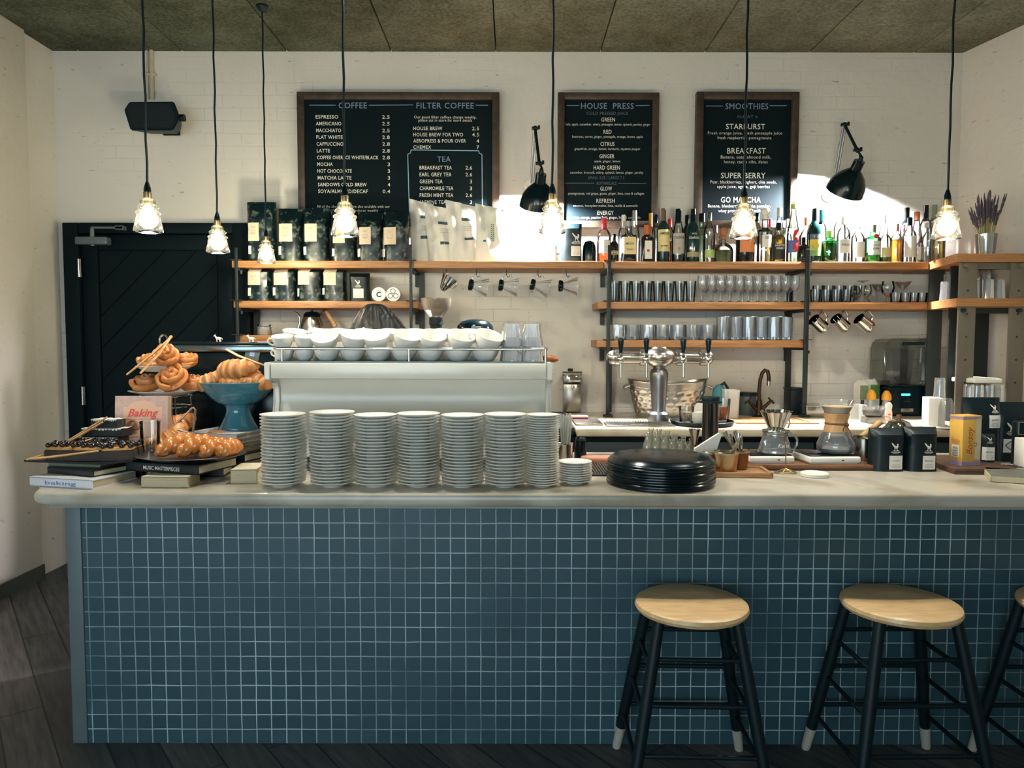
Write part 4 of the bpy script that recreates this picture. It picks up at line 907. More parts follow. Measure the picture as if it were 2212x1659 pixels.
bottle(2004, 26, 480, 'round', G_CLEAR, 'silver', 'clear flip top bottle at the corner of the top shelf', 4.24, capkind='wide')
bottle(2027, 26, 470, 'round', G_CLEAR, 'gold', 'clear bottle with orange neck band under the last pendant', 4.12, liq='straw', lab=('orange', .5, .62, .95))
# ================================================================== glassware
def first_or_dup(store, key, make, loc, rot, label, group, scale=None):
    if key not in store:
        t = make(); store[key] = t; t.location = loc; t.rotation_euler = (0, 0, rot) if not isinstance(rot, tuple) else rot
        if scale: t.scale = scale if isinstance(scale, tuple) else (scale,)*3
        tag(t, label, CATS[key], group); return t
    return dup(store[key], loc, rot, label, group, scale or (1, 1, 1))
GS, CATS = {}, {}
def glass_mesh(name, cat, prof, m, seg=22, fr=None, sharp=38):
    def mk():
        b = B(); b.lathe(prof, seg, fr=fr); return obj(name, b, m, sharp=sharp)
    CATS[name+'|'+str(id(prof))] = cat
    return name+'|'+str(id(prof)), mk
PINT = [(0,.004), (.028,.004), (.03,0), (.031,.006), (.036,.06), (.041,.11), (.042,.122), (.0405,.122), (.0345,.06), (.029,.012), (0,.012)]
k_, f_ = glass_mesh('pint_glass', 'glass', PINT, M_GLASS)
LADR = 'in front of'
pint_lbl = ['first pint glass from the iron post on the upper glass shelf'] + [f'{ORD[i]} pint glass from the iron post on the upper glass shelf' for i in range(1, 8)]
for i in range(8):
    px = 1326+23.3*i
    first_or_dup(GS, k_, f_, (GX(px, 4.26), 4.26, SH2), i*.7, pint_lbl[i], 'pint glasses', (SZ(11.8, 4.26)/.042, SZ(11.8, 4.26)/.042, (ZY(607, 4.26)-SH2)/.122))
for i in range(8):
    px = 1322+22.4*i
    first_or_dup(GS, k_, f_, (GX(px, 4.36), 4.36, SH2), i*.5, f'{ORD[i]} pint glass of the rear row behind the front pint glasses', 'pint glasses', (.75, .75, .95))
WINE = [(0,.002), (.03,0), (.0305,.002), (.012,.006), (.004,.012), (.0035,.06), (.006,.066), (.02,.078), (.029,.095), (.032,.115), (.031,.14), (.0285,.165)]
k_, f_ = glass_mesh('wine_glass', 'wine glass', WINE, M_GLASSB)
for i in range(11):
    px = 1513+20*i
    first_or_dup(GS, k_, f_, (GX(px, 4.255), 4.255, SH2), i, f'{ORD[i]} stemmed glass of the front row counting from the pint glasses', 'stemmed wine glasses', (.84, .84, (ZY(594, 4.255)-SH2)/.165))
for i in range(10):
    px = 1520+20*i
    first_or_dup(GS, k_, f_, (GX(px, 4.37), 4.37, SH2), i, f'{ORD[i]} stemmed glass of the rear row counting from the pint glasses', 'stemmed wine glasses', (.86, .86, .93))
cutf = lambda a, z: 1+.05*math.cos(9*a)*(1 if z < .06 else .2)
TUMB = [(0,.01), (.03,.01), (.034,.0), (.037,.004), (.039,.03), (.041,.06), (.0425,.088), (.041,.088), (.037,.02), (0,.016)]
k_, f_ = glass_mesh('cut_tumbler', 'tumbler', TUMB, M_CUT, 36, cutf, 15)
for i in range(7):
    px = 1332+32.3*i
    first_or_dup(GS, k_, f_, (GX(px, 4.265), 4.265, SH3), i, f'{ORD[i]} cut glass tumbler from the post on the lower shelf above the beer taps', 'cut glass tumblers', (.98, .98, 1))
for i in range(6):
    px = 1345+33*i
    first_or_dup(GS, k_, f_, (GX(px, 4.38), 4.38, SH3), i, f'{ORD[i]} cut glass tumbler of the rear row above the beer taps', 'cut glass tumblers', (1, 1, 1))
HIGH = [(0,.01), (.028,.01), (.031,0), (.034,.004), (.0355,.05), (.037,.1), (.038,.142), (.0365,.142), (.033,.02), (0,.016)]
k_, f_ = glass_mesh('cut_highball', 'highball glass', HIGH, M_CUT, 36, cutf, 15)
for i in range(6):
    px = 1559+27.5*i
    first_or_dup(GS, k_, f_, (GX(px, 4.265), 4.265, SH3), i, f'{ORD[i]} tall cut highball glass counting from the short tumblers', 'cut highball glasses', (.92, .92, (ZY(684, 4.265)-SH3)/.142))
for i in range(5):
    px = 1567+29*i
    first_or_dup(GS, k_, f_, (GX(px, 4.38), 4.38, SH3), i, f'{ORD[i]} tall cut highball glass of the rear row behind the highballs', 'cut highball glasses', (.95, .95, 1))
# right-hand shelf of odd glasses
SHOT = [(0,.006), (.022,.004), (.024,0), (.026,.004), (.029,.05), (.03,.078), (.029,.078), (.025,.012), (0,.01)]
k_, f_ = glass_mesh('small_glass', 'glass', SHOT, M_GLASS)
for i in range(4):
    first_or_dup(GS, k_, f_, (GX(1757+22*i, 4.27), 4.27, SH2), i, f'{ORD[i]} small straight glass from the post on the shelf above the steel jugs', 'small straight glasses', (1,1,.95))
for i in range(5):
    first_or_dup(GS, k_, f_, (GX(1762+23*i, 4.38), 4.38, SH2), i, f'{ORD[i]} small straight glass of the rear row above the steel jugs', 'small straight glasses', (1,1,1.35))
for i, px in enumerate((1930, 1951, 1968, 1986)):
    first_or_dup(GS, k_, f_, (GX(px, 4.26), 4.26, SH2), i, f'{ORD[i]} low tumbler at the foot of the martini glass near the corner rack', 'low tumblers', (1.05,1.05,.72))
SNIF = [(0,.002), (.028,0), (.0285,.003), (.006,.01), (.005,.03), (.012,.036), (.03,.055), (.035,.08), (.031,.105), (.027,.118)]
k_, f_ = glass_mesh('snifter_glass', 'snifter', SNIF, M_GLASS)
for i, (px, D, s) in enumerate(((1912, 4.27, 1.06), (1866, 4.3, .9), (1842, 4.36, .85))):
    first_or_dup(GS, k_, f_, (GX(px, D), D, SH2), 0, ('round bowled snifter glass next to the martini glass', 'round bowled glass standing behind the tipped martini glasses', 'round bowled glass at the back beside the small straight glasses')[i], 'snifter glasses', s)
MART = [(0,.002), (.03,0), (.0305,.002), (.01,.006), (.004,.012), (.0035,.07), (.006,.075), (.05,.125)]
k_, f_ = glass_mesh('martini_glass', 'martini glass', MART, M_GLASSB)
first_or_dup(GS, k_, f_, (GX(1944, 4.3), 4.3, SH2), 0, 'upright martini glass with wide bowl near the corner rack', 'martini glasses')
first_or_dup(GS, k_, f_, (GX(1858, 4.27), 4.27, SH2+.125), (PI, 0, 0), 'upside down martini glass on the shelf above the steel jugs', 'martini glasses')
first_or_dup(GS, k_, f_, (GX(1843, 4.30), 4.31, SH2+.034), (0, R(66), 0), 'martini glass lying tipped against the upside down one', 'martini glasses', .8)
first_or_dup(GS, k_, f_, (GX(1892, 4.40), 4.40, SH2), 0, 'martini glass at the back between the snifter and the tipped glasses', 'martini glasses', .95)
k2 = 'small_glass|' + str(id(SHOT))
# upside-down tumblers in the corner rack
LOWB = [(0,.108), (.03,.108), (.032,.104), (.034,.06), (.037,.02), (.038,0), (.0365,0), (.032,.06), (.029,.098), (0,.098)]
k_, f_ = glass_mesh('upturned_glass', 'glass', LOWB, M_GLASSB, 14, lambda a, z: 1+.04*math.cos(7*a), 12)
n = 0
for row, D in enumerate((3.93, 4.03)):
    for i, px in enumerate((2104, 2127, 2151) if row == 0 else (2098, 2120, 2143)):
        first_or_dup(GS, k_, f_, (GX(px, D), D, SH2), i, f'{ORD[i]} upturned glass of the {"front" if row == 0 else "rear"} row inside the corner rack behind the steel bars', 'upturned glasses', (.74, .74, 1))
for i, px in enumerate((2097, 2120)):
    first_or_dup(GS, k_, f_, (GX(px, 4.03), 4.03, SH2+.109), i, f'{ORD[i]} upturned glass stacked on the rear row inside the corner rack', 'upturned glasses', (.7, .7, .5))
for i, (px, D, z) in enumerate(((2036, 4.11, 0), (2054, 4.09, 0), (2046, 4.2, 0), (2045, 4.2, .109))):
    first_or_dup(GS, k_, f_, (GX(px, D), D, SH2+z), i, ('upturned glass by the dark steel bar of the corner rack', 'upturned glass against the front steel bar of the corner rack', 'upturned glass at the back between two bars of the corner rack', 'upturned glass stacked on another between two bars of the corner rack')[i], 'upturned glasses', (.74, .74, 1 if z == 0 else .6))

# ================================================================== things hanging from hooks
def hook(par, x, y, z):
    b = B(); b.tube([(x, y, z+.03), (x, y, z+.008), (x+.006, y, z-.006), (x+.014, y, z-.006), (x+.018, y, z+.004)], .0022, 6); return obj('hook', b, M_IRON, par)
def rotz(a): return Matrix.Rotation(a, 4, 'Y')
HD = 4.26; HZ = SH1-.04
def glass_dripper(px, label, tilt=0):
    x = GX(px, HD, 1.65); z = ZY(618, HD)
    t = thing('glass_dripper', label, 'coffee dripper', (x, HD, z), 0, 'glass drippers hanging from the shelf')
    T = Matrix.Rotation(R(100+tilt), 4, 'Y')                 # cone axis lies along the shelf, mouth to the right
    b = B(); b.lathe([(.016,-.03), (.02,-.022), (.037,.02), (.052,.058), (.053,.062), (.051,.062)], 26, M=T); obj('cone', b, M_GLASSB, t)
    b = B(); b.lathe([(.012,-.05), (.03,-.048), (.034,-.04), (.03,-.024), (.02,-.02)], 22, M=T); obj('collar', b, M_BLKGLOSS, t)
    b = B(); b.tube([(-.022,0,.03), (-.024,0,.052), (-.01,0,.066), (.012,0,.066), (.026,0,.054), (.028,0,.04)], .004, 8); obj('handle', b, M_GLASS, t)
    hook(t, -.004, 0, .058+.0)
    b = B(); b.cyl((-.004, 0, .088), (-.004, 0, HZ-z), .0016, seg=6); obj('hook_stem', b, M_IRON, t)
for px, lb, tl in ((1030, 'glass dripper with black collar hanging beside the steel cone', 0), (1095, 'glass dripper with black collar, middle of the three nearest the steel cone', -3), (1163, 'glass dripper with black collar, third hanging along from the steel cone', 4), (1224, 'glass dripper with black collar hanging nearest the beer tap rack', -8)):
    glass_dripper(px, lb, tl)
x, z = GX(964, HD, 1.65), ZY(612, HD)
t = thing('steel_dripper', 'ridged steel cone dripper hanging beneath the white pouches', 'coffee dripper', (x, HD, z))
T = Matrix.Rotation(R(212), 4, 'Y'); b = B(); b.lathe([(.012,.048), (.022,.03), (.038,-.02), (.044,-.04), (.042,-.042)], 30, M=T, fr=lambda a, q: 1+.04*math.cos(15*a)); obj('cone', b, M_CHROME, t, sharp=15)
b = B(); b.tube([T @ Vector(p) for p in ((-.028,0,.01), (-.05,0,0), (-.055,0,-.02), (-.04,0,-.036))], .004, 8); b.tube([(0,0,.03), (.004,0,.05), (.012,0,.056)], .003, 6); obj('handle', b, M_STEEL, t)
b = B(); b.tube([(.0,0,HZ-z), (.0,0,.07), (.006,0,.052), (.014,0,.052)], .002, 6); obj('hook_stem', b, M_IRON, t)
def jug(px, py, label, yaw):
    D = 4.27; x, z = GX(px, D, 1.5), ZY(py, D)
    t = thing('milk_jug', label, 'milk jug', (x, D, z), (0, 0, yaw), 'steel milk jugs hanging from hooks')
    T = Matrix.Rotation(R(-52), 4, 'Y') @ Matrix.Rotation(R(12), 4, 'X')
    b = B(); b.lathe([(0,-.045), (.036,-.045), (.0385,-.04), (.038,-.02), (.035,.02), (.037,.045), (.036,.045), (.034,.02), (.036,-.036), (0,-.04)], 28, M=T); obj('jug_body', b, M_CHROME, t)
    b = B(); b.tube([T @ Vector(p) for p in ((.034,0,.036), (.06,0,.036), (.066,0,.028), (.062,0,-.012), (.037,0,-.02))], .004, 8, flat=(1,1.5)); obj('handle', b, M_CHROME, t)
    hp = T @ Vector((.062,0,.034))
    b = B(); b.tube([(hp.x, hp.y, SH2-.04-z), (hp.x, hp.y, hp.z+.016), (hp.x+.004, hp.y, hp.z-.004), (hp.x-.008, hp.y, hp.z-.008), (hp.x-.012, hp.y, hp.z+.004)], .002, 6); obj('hook_stem', b, M_IRON, t)
jug(1769, 699, 'steel milk jug hanging nearest the iron post of the glass rack', 0); jug(1816, 697, 'steel milk jug hanging in the middle of the three', .12); jug(1867, 697, 'steel milk jug hanging nearest the blender', -.1)

# lavender
D = 3.95; x = GX(2128, D, SH1)
t = thing('lavender_vase', 'clear glass vase of dried lavender on the corner shelf', 'vase', (x, D, SH1)); s = SZ(1, D)
b = B(); b.lathe([(0,.004), (16*s,.002), (16.5*s,0), (17.5*s,.01), (21*s,48*s), (20.4*s,48*s), (16*s,.012), (0,.01)], 22); obj('vase', b, M_GLASSB, t)
b = B(); c = B(); rn = random.Random(3)
for i in range(70):
    a = rn.uniform(0, 2*PI); q = math.sqrt(rn.random()); x0, y0 = 12*s*q*math.cos(a), 12*s*q*math.sin(a)
    sp = rn.uniform(1.6, 3.5); h = rn.uniform(96, 146)*s*(1-.1*q); x1, y1 = x0*sp+rn.uniform(-4,4)*s, y0*sp*.8+rn.uniform(-4,4)*s
    pts = [(x0, y0, .01), (x0*1.2, y0*1.2, h*.35), (x0*.45+x1*.55, y0*.45+y1*.55, h*.68), (x1, y1, h)]
    b.tube(pts, .0011, 4, cap=False)
    P0, P1 = Vector(pts[2]), Vector(pts[3])
    c.tube([P0.lerp(P1, v) for v in (.0,.15,.3,.45,.6,.75,.9,1.05)], [.0015,.0042,.0028,.0046,.003,.0044,.003,.001], 5)
obj('stems', b, mat('dry_stems', (150,146,100), .8, var=.3, sc_=60), t); obj('flowers', c, mat('dried_lavender', (82,74,88), .9, var=.4, sc_=80), t)
D = 4.05; x = GX(2087, D, SH1)
t = thing('side_plate', 'small white dish lying beside the lavender vase on the corner shelf', 'plate', (x, D, SH1)); b = B(); b.lathe([(0,.003), (.03,.003), (.032,0), (.036,.002), (.05,.013), (.049,.014), (.03,.006), (0,.006)], 24); obj('dish', b, M_PORC, t)
# ================================================================== on the back worktop
def P3(px, D, z): return (GX(px, D, z), D, z)
# beer font
D = 3.92; zb = BZ; cx = GX(1423, D, 1.1)
t = thing('beer_font', 'steel beer tower with four black handled taps on the back counter', 'beer tap', (cx, D, zb))
s = SZ(1, D); zz = lambda py: ZY(py, D)-zb
b = B(); b.lathe([(0,0), (23*s,0), (23.5*s,.012), (22*s,zz(893)), (16*s,zz(888)), (15*s,zz(880)), (17*s,zz(850)), (19.5*s,zz(818)), (20*s,zz(806)), (17*s,zz(798)), (10*s,zz(793)), (9*s,zz(790))], 32); obj('column', b, M_PEWTER, t)
zc = zz(772)
b = B(); b.lathe([(8*s,zz(797)), (16*s,zz(791)), (30*s,zz(782)), (34*s,zz(772)), (32*s,zz(763)), (26*s,zz(757)), (18*s,zz(753)), (16*s,zz(752)), (14*s,zz(749)), (6*s,zz(747.5)), (0,zz(747))], 32); obj('dome', b, M_STEEL, t)
xl, xr = GX(1325, D)-cx, GX(1525, D)-cx
b = B(); b.cyl((xl, 0, zc), (xr, 0, zc), 13*s, seg=24)
for e in (xl, xr): b.sph((e, 0, zc), 16*s, 20, 12)
for p in (1335, 1389, 1467, 1518): b.cyl((GX(p, D)-cx-7*s, 0, zc), (GX(p, D)-cx+7*s, 0, zc), 17*s, seg=24)
obj('cross_tube', b, M_STEEL, t)
b = B(); b.cyl((GX(1360, D)-cx, -17.5*s, zc+.012), (GX(1517, D)-cx, -17.5*s, zc+.012), .002, seg=8); obj('rail', b, M_BRASS, t)
for p in (1336, 1390, 1468, 1521):
    x = GX(p, D)-cx
    b = B(); b.cyl((x, -10*s, zc-.002), (x, -30*s, zc-.005), 6*s); b.sph((x, -32*s, zc-.006), 9*s, 16, 10); b.cyl((x, -32*s, zc-.01), (x+.001, -33*s, zz(812)), 2.8*s, 2.4*s, 10); b.cyl((x, -32*s, zc+.01), (x, -31*s, zz(759)), 3.4*s); tp = obj('tap', b, M_CHROME, t)
    b = B(); b.lathe([(0,0), (3.6*s,0), (4.2*s,.01), (6.3*s,25*s), (6.3*s,30*s), (4.6*s,32.5*s), (0,33*s)], 16, c=(x, -31*s, zz(762))); obj('tap_handle', b, M_BLKGLOSS, tp)
x0, x1 = GX(1305, 3.78, BZ), GX(1450, 3.78, BZ)
t = thing('drip_tray', 'low perforated steel drip tray in front of the beer tower', 'drip tray', ((x0+x1)/2, 3.75, BZ))
b = B(); b.box((0, 0, .006), (x1-x0, .14, .012), bev=.003); obj('tray', b, M_STEEL, t)
b = B()
for i in range(24): b.box((-(x1-x0)/2+.018+i*(x1-x0-.036)/23, 0, .0135), (.006, .12, .004))
obj('grille', b, M_PEWTER, t)
# hammered tub
D = 4.2; cx = GX(1443, D, 1.0)
t = thing('ice_tub', 'oval hammered steel tub behind the beer tower', 'tub', (cx, D+.02, BZ))
W = SZ(86, D); H = ZY(828, D)-BZ
prof = [(.0,.004), (.74,.004), (.78,0), (.80,.01)] + [(.80+.2*i/22, .012+(H-.012)*i/22) for i in range(23)] + [(1.03,H+.004), (1.0,H+.006), (.93,H-.01), (.76,.02), (0,.015)]
def ham(a, z):
    if z < .02 or z > H-.03: return 1
    u = a*24/(2*PI); v = (z-.02)/.032; k = int(v); uu = (u+.5*(k % 2)) % 1-.5; vv = (v % 1)-.5
    return 1-.022*max(0, 1-(uu*uu*7+vv*vv*7))
b = B()
n = 190
pf = [p for p in prof[:4]] + [(.80+.2*i/60, .012+(H-.012)*i/60) for i in range(61)] + prof[-5:]
b.lathe([(r*W, z) for r, z in pf], n, fr=ham, sy=.42)
for v in b.bm.verts:
    if v.co.z > H*.5: v.co.z += .022*(abs(v.co.x)/W)**2*((v.co.z/H-.5)*2)
obj('tub_body', b, M_STEEL, t, sharp=60)
b = B()
for sg in (-1, 1): b.tube([(sg*W*.97, -.03, H-.01), (sg*W*1.08, -.03, H-.02), (sg*W*1.1, 0, H-.03), (sg*W*1.08, .03, H-.02), (sg*W*.97, .03, H-.01)], .006, 8)
obj('handle', b, M_STEEL, t)
# swan-neck tap
D = 4.16; px0 = 1640; cx = GX(1640, D, 1.0); s = SZ(1, D); zz2 = lambda py: ZY(py, D)-BZ
t = thing('sink_mixer', 'dark bronze swan neck mixer tap with two cross handles', 'tap', (cx, D, BZ))
b = B(); b.lathe([(0,0), (14*s,0), (14*s,.006), (9*s,.014), (7*s,.03), (7*s,zz2(872)), (5*s,zz2(862))], 18); obj('tap_body', b, M_BRONZE, t)
pts = [(0,0,zz2(868)), (-1*s,0,zz2(845)), (1*s,0,zz2(820)), (5*s,0,zz2(805)), (11*s,0,zz2(798)), (16*s,-.004,zz2(800)), (18*s,-.008,zz2(810)), (18.5*s,-.01,zz2(823))]
b = B(); b.tube(pts, 4*s, 12); obj('spout', b, M_BRONZE, t)
b = B(); b.cyl((18.5*s,-.01,zz2(822)), (18.5*s,-.01,zz2(832)), 4.6*s); obj('aerator', b, M_STEEL, t)
for sg in (-1, 1):
    b = B(); A = Vector((sg*5*s, 0, zz2(884))); C = Vector((sg*25*s, -.005, zz2(864))); b.cyl(A, C, 4.6*s, 3.2*s); d = (C-A).normalized(); n_ = Vector((-d.z, 0, d.x))
    b.cyl(C-n_*7*s, C+n_*7*s, 1.8*s); b.cyl(C-Vector((0,7*s,0)), C+Vector((0,7*s,0)), 1.8*s)
    for q in (C-n_*7*s, C+n_*7*s): b.sph(q, 2.6*s, 10, 6)
    obj('cross_handle', b, M_BRONZE, t)
t = thing('sink_basin', 'steel sink rim let into the marble below the swan neck tap', 'sink', (GX(1660, 3.98, BZ), 3.98, BZ))
b = B(); w_, d_ = .2, .13
for q in ((0,-d_,.003,2*w_+.03,.03,.006), (0,d_,.003,2*w_+.03,.03,.006), (-w_,0,.003,.03,2*d_-.03,.006), (w_,0,.003,.03,2*d_-.03,.006)): b.box(q[:3], q[3:], bev=.002)
b.box((0,0,.0015), (2*w_-.03, 2*d_-.03, .002)); obj('rim', b, mat('stained_sink_edge', (150,116,80), .5, var=.3), t)
# paper / soap dispenser on the wall
D = 4.45; cx = GX(1235, D, 1.1)
t = thing('wall_dispenser', 'brushed steel soap dispenser on the white brick wall', 'dispenser', (cx, 4.5, ZY(888, D)))
hh = ZY(800, D)-ZY(888, D); w_ = SZ(38, D)
b = B(); b.box((0, -.05, hh*.34), (w_, .1, hh*.68), bev=.006); obj('dispenser_body', b, M_STEEL, t)
b = B(); b.cyl((-w_*.55, -.06, hh*.82), (w_*.55, -.06, hh*.82), hh*.09); b.box((0, -.045, hh*.8), (w_*1.1, .09, hh*.2), bev=.01, seg=3); b.cyl((-w_*.55, -.08, hh*.94), (w_*.55, -.08, hh*.94), hh*.05); obj('hood', b, M_CHROME, t)
b = B(); b.box((.004, -.106, hh*.6), (.016, .012, .03), bev=.003); obj('lever', b, M_CHROME, t)
b = B(); b.box((-.01, -.06, hh*1.02), (.03, .03, .016), bev=.003); obj('lock', b, M_BLACK, t)
t = thing('sponge_cloth', 'folded pink sponge cloth on the steel drainer', 'cloth', (GX(1252, 3.98, BZ), 3.98, BZ+.0135)); b = B(); b.box((0,0,.007), (.09,.07,.014), bev=.005, seg=3); obj('cloth', b, mat('pink_sponge', (206,134,130), .9, bump=.4), t)
t = thing('drainer_plate', 'flat steel drainer plate let into the end of the back worktop', 'drainer', (GX(1264, 3.95, BZ), 3.93, BZ)); b = B(); b.box((.0,0,.006), (.14,.4,.012), bev=.003); obj('plate', b, M_STEEL, t)
# black tray of used cups
D = 3.79; cx = GX(1516, D, BZ); r = SZ(68, D)
t = thing('round_tray', 'round black tray holding used cups on the back worktop', 'tray', (cx, D, BZ))
b = B(); b.lathe([(0,.004), (r*.9,.004), (r*.92,0), (r*.96,.004), (r,.022), (r*.985,.024), (r*.94,.009), (0,.009)], 40); obj('tray_body', b, M_BLACK, t)
CUPP = [(0,.006), (.02,.006), (.022,0), (.026,.004), (.036,.024), (.043,.05), (.0455,.066), (.0435,.066), (.04,.05), (.033,.026), (.02,.012), (0,.011)]
def cup_obj(name, label, loc, rot, sc__, group=None, hand=True):
    t = thing(name, label, 'cup', loc, rot, group); t.scale = (sc__,)*3
    b = B(); b.lathe(CUPP, 28); obj('bowl', b, M_PORC, t)
    b = B(); b.tube([(.04,0,.052), (.056,0,.054), (.064,0,.044), (.06,0,.03), (.046,0,.022), (.034,0,.022)], .0042, 8, flat=(1,1.4)); obj('handle', b, M_PORC, t)
    return t
cup_obj('coffee_cup', 'used white cup on the round black tray', (GX(1508, 3.74), 3.74, BZ+.0095), R(200), .92)
USED = [(0,.008), (.029,.008), (.031,0), (.033,.004), (.037,.05), (.0395,.088), (.038,.088), (.033,.016), (0,.014)]
for i, (px, D_, m_, lb, h_) in enumerate(((1484, 3.75, gm('milky_glass', (214,200,176), (130,110,84), .06, .25), 'used milky tumbler on the round black tray', 1.0), (1562, 3.8, LQ['amber'], 'used tall glass with amber dregs on the round black tray', 1.4))):
    t = thing('used_glass', lb, 'glass', (GX(px, D_), D_, BZ+.0095)); b = B(); b.lathe([(q, z*h_) for q, z in USED], 20); obj('glass_body', b, M_GLASS, t)
    b = B(); b.lathe([(0,.016), (.0315,.016), (.033,.05*h_), (.034,.06*h_), (0,.06*h_)], 20); obj('dregs', b, m_, t)
t = thing('paper_napkin', 'crumpled white napkin leaning over the cups on the round black tray', 'napkin', (GX(1501, 3.86), 3.86, BZ+.0095)); b = B(); b.prism([(-.05,0), (.055,0), (.05,.125), (.01,.09)], -.006, .006, 'y'); obj('napkin', b, M_WHITE, t)
# translucent tub, teal scoop, grey canister by the sink
t = thing('plastic_tub', 'translucent plastic food tub beside the sink', 'tub', P3(1578, 4.08, BZ)); b = B(); w_ = SZ(19, 4.08); b.lathe([(0,.002), (w_*.85,.002), (w_*.9,.01), (w_,ZY(842,4.08)-BZ), (w_*1.05,ZY(840,4.08)-BZ)], 4*8, fr=lambda a, z: 1/max(abs(math.cos(a)), abs(math.sin(a)), .8)*.85); obj('tub_body', b, M_PLASTIC, t)
b = B(); hq = ZY(842,4.08)-BZ; b.lathe([(w_*1.05,hq-.006), (w_*1.07,hq), (w_*1.0,hq+.001)], 32, fr=lambda a, z: 1/max(abs(math.cos(a)), abs(math.sin(a)), .8)*.85); obj('tub_rim', b, M_PLASTIC, t)
t = thing('scrubbing_cloth', 'teal cloth draped over a dark brush behind the tray', 'cloth', P3(1552, 4.2, BZ)); b = B(); b.lathe([(.02,0), (.03,.02), (.034,ZY(852,4.2)-BZ), (.03,ZY(838,4.2)-BZ), (.016,ZY(831,4.2)-BZ), (0,ZY(829,4.2)-BZ)], 18, fr=lambda a, z: 1+.12*math.sin(3*a+z*40)); obj('cloth', b, mat('teal_cloth', (64,124,130), .9), t)
b = B(); b.tube([(.0,0,ZY(835,4.2)-BZ), (.03,0,ZY(826,4.2)-BZ), (.05,0,ZY(838,4.2)-BZ), (.05,0,ZY(858,4.2)-BZ)], .009, 8); obj('brush_handle', b, M_BLACK, t)
t = thing('lidded_canister', 'dark canister standing behind the left tap handle', 'canister', P3(1614, 4.3, BZ)); b = B(); b.lathe([(0,0), (.05,0), (.052,.004), (.05,.115), (.046,.12), (0,.12)], 24); obj('canister_body', b, mat('grey_canister', (70,84,84), .4), t)
b = B(); b.lathe([(.053,.112), (.053,.13), (.05,.133), (0,.133)], 24); obj('lid', b, M_BLACK, t)
t = thing('steel_pan', 'rectangular steel gastronorm pan against the brick wall by the post', 'pan', P3(1752, 4.25, BZ)); b = B(); hq = ZY(873,4.25)-BZ
b.box((0,0,hq/2), (.11,.14,hq), bev=.006); b.box((0,0,hq), (.125,.155,.008), bev=.002); obj('pan_body', b, M_STEEL, t)
t = thing('knock_box', 'black box between the feet of the iron shelf posts', 'box', P3(1716, 4.36, BZ)); b = B(); b.box((0,0,.075), (.09,.12,.15), bev=.006); b.box((0,0,.152), (.096,.126,.012), bev=.004); obj('box_body', b, M_BLACK, t)
b = B(); b.cyl((-.046,-.02,.12), (.046,-.02,.12), .008); obj('bar', b, M_IRON, t)
t = thing('plastic_tub', 'clear low plastic tub on the marble behind the glass coffee brewer', 'tub', P3(1846, 4.0, BZ)); b = B(); hq = ZY(873,4.0)-BZ; w_ = SZ(22,4.0)
b.lathe([(0,.002), (w_*.8,.002), (w_*.84,.008), (w_,hq), (w_*1.06,hq+.001), (w_*1.06,hq-.004)], 32, fr=lambda a, z: 1/max(abs(math.cos(a)), abs(math.sin(a)), .78)*.84); obj('tub_body', b, M_PLASTIC, t)
# cartons, sauce bottles, syrups
def milk(px0, px1, pyt, D, m1, m2, label):
    w = SZ(px1-px0, D); h = ZY(pyt, D)-BZ; t = thing('milk_carton', label, 'carton', P3((px0+px1)/2, D, BZ), .25, 'cartons by the blender')
    b = B(); b.box((0,0,h*.44), (w,w,h*.88)); b.prism([(-w/2,h*.88), (w/2,h*.88), (.004,h), (-.004,h)], -w/2, w/2, 'y'); obj('carton_body', b, m1, t)
    b = B(); b.box((0,-w/2-.001,h*.66), (w*.98,.002,h*.4)); b.mi = 1; b.box((-w*.2,-w/2-.0015,h*.3), (w*.4,.002,h*.3)); obj('print', b, [m2, M_TEAL], t)
    b = B(); b.cyl((w*.1,-w*.2,h*.93), (w*.1,-w*.36,h*1.0), .012); obj('screw_cap', b, M_WHITE, t)
milk(1848, 1868, 820, 4.32, M_WHITE, mat('carton_pale_green', (130,150,120), .5), 'white milk carton with pale green top by the blender')
milk(1868, 1892, 818, 4.36, M_WHITE, mat('carton_green', (84,128,74), .5), 'green and white milk carton right beside the blender')
def squeeze(px, pyt, pyc, D, label, m):
    h = ZY(pyt, D)-BZ; hc = ZY(pyc, D)-BZ; t = thing('squeeze_bottle', label, 'bottle', P3(px, D, BZ), 0, 'orange capped squeeze bottles'); r = .026
    b = B(); b.lathe([(0,0), (r,0), (r*1.04,.005), (r,hc*.5), (r*.9,hc*.7), (r*.7,hc*.96), (r*.7,hc)], 20); obj('bottle_body', b, m, t)
    b = B(); b.lathe([(r*.98,hc-.008), (r,hc), (r*.98,hc+.02), (r*.55,h-.006), (r*.3,h), (0,h)], 18); obj('cap', b, mat('amber_cap', (232,160,50), .5), t)
squeeze(1881, 840, 858, 4.2, 'clear squeeze bottle with orange cap beside the cartons', M_PLASTIC); squeeze(1914, 842, 860, 4.2, 'clear squeeze bottle with orange cap nearest the blender', M_PLASTIC)
t = thing('sweetener_bottle', 'small white flat sweetener bottle with a red mark', 'bottle', P3(1919, 3.98, BZ)); hq = ZY(868,3.98)-BZ
b = B(); b.lathe([(0,0), (.018,0), (.02,.006), (.02,hq*.45), (.016,hq*.6), (.02,hq*.85), (.012,hq*.98), (0,hq)], 20, sy=.5); obj('bottle_body', b, M_WHITE, t)
b = B(); b.sph((0,-.0105,hq*.36), (.008,.001,.006)); obj('mark', b, mat('orange_mark', (216,110,60), .6), t)
t = thing('coffee_beaker', 'glass beaker of dark coffee on a small steel stand', 'beaker', P3(1886, 3.9, BZ))
b = B(); b.prism([(-.05,0), (.05,0), (.042,.032), (-.042,.032)], -.04, .04, 'y'); obj('stand', b, M_STEEL, t)
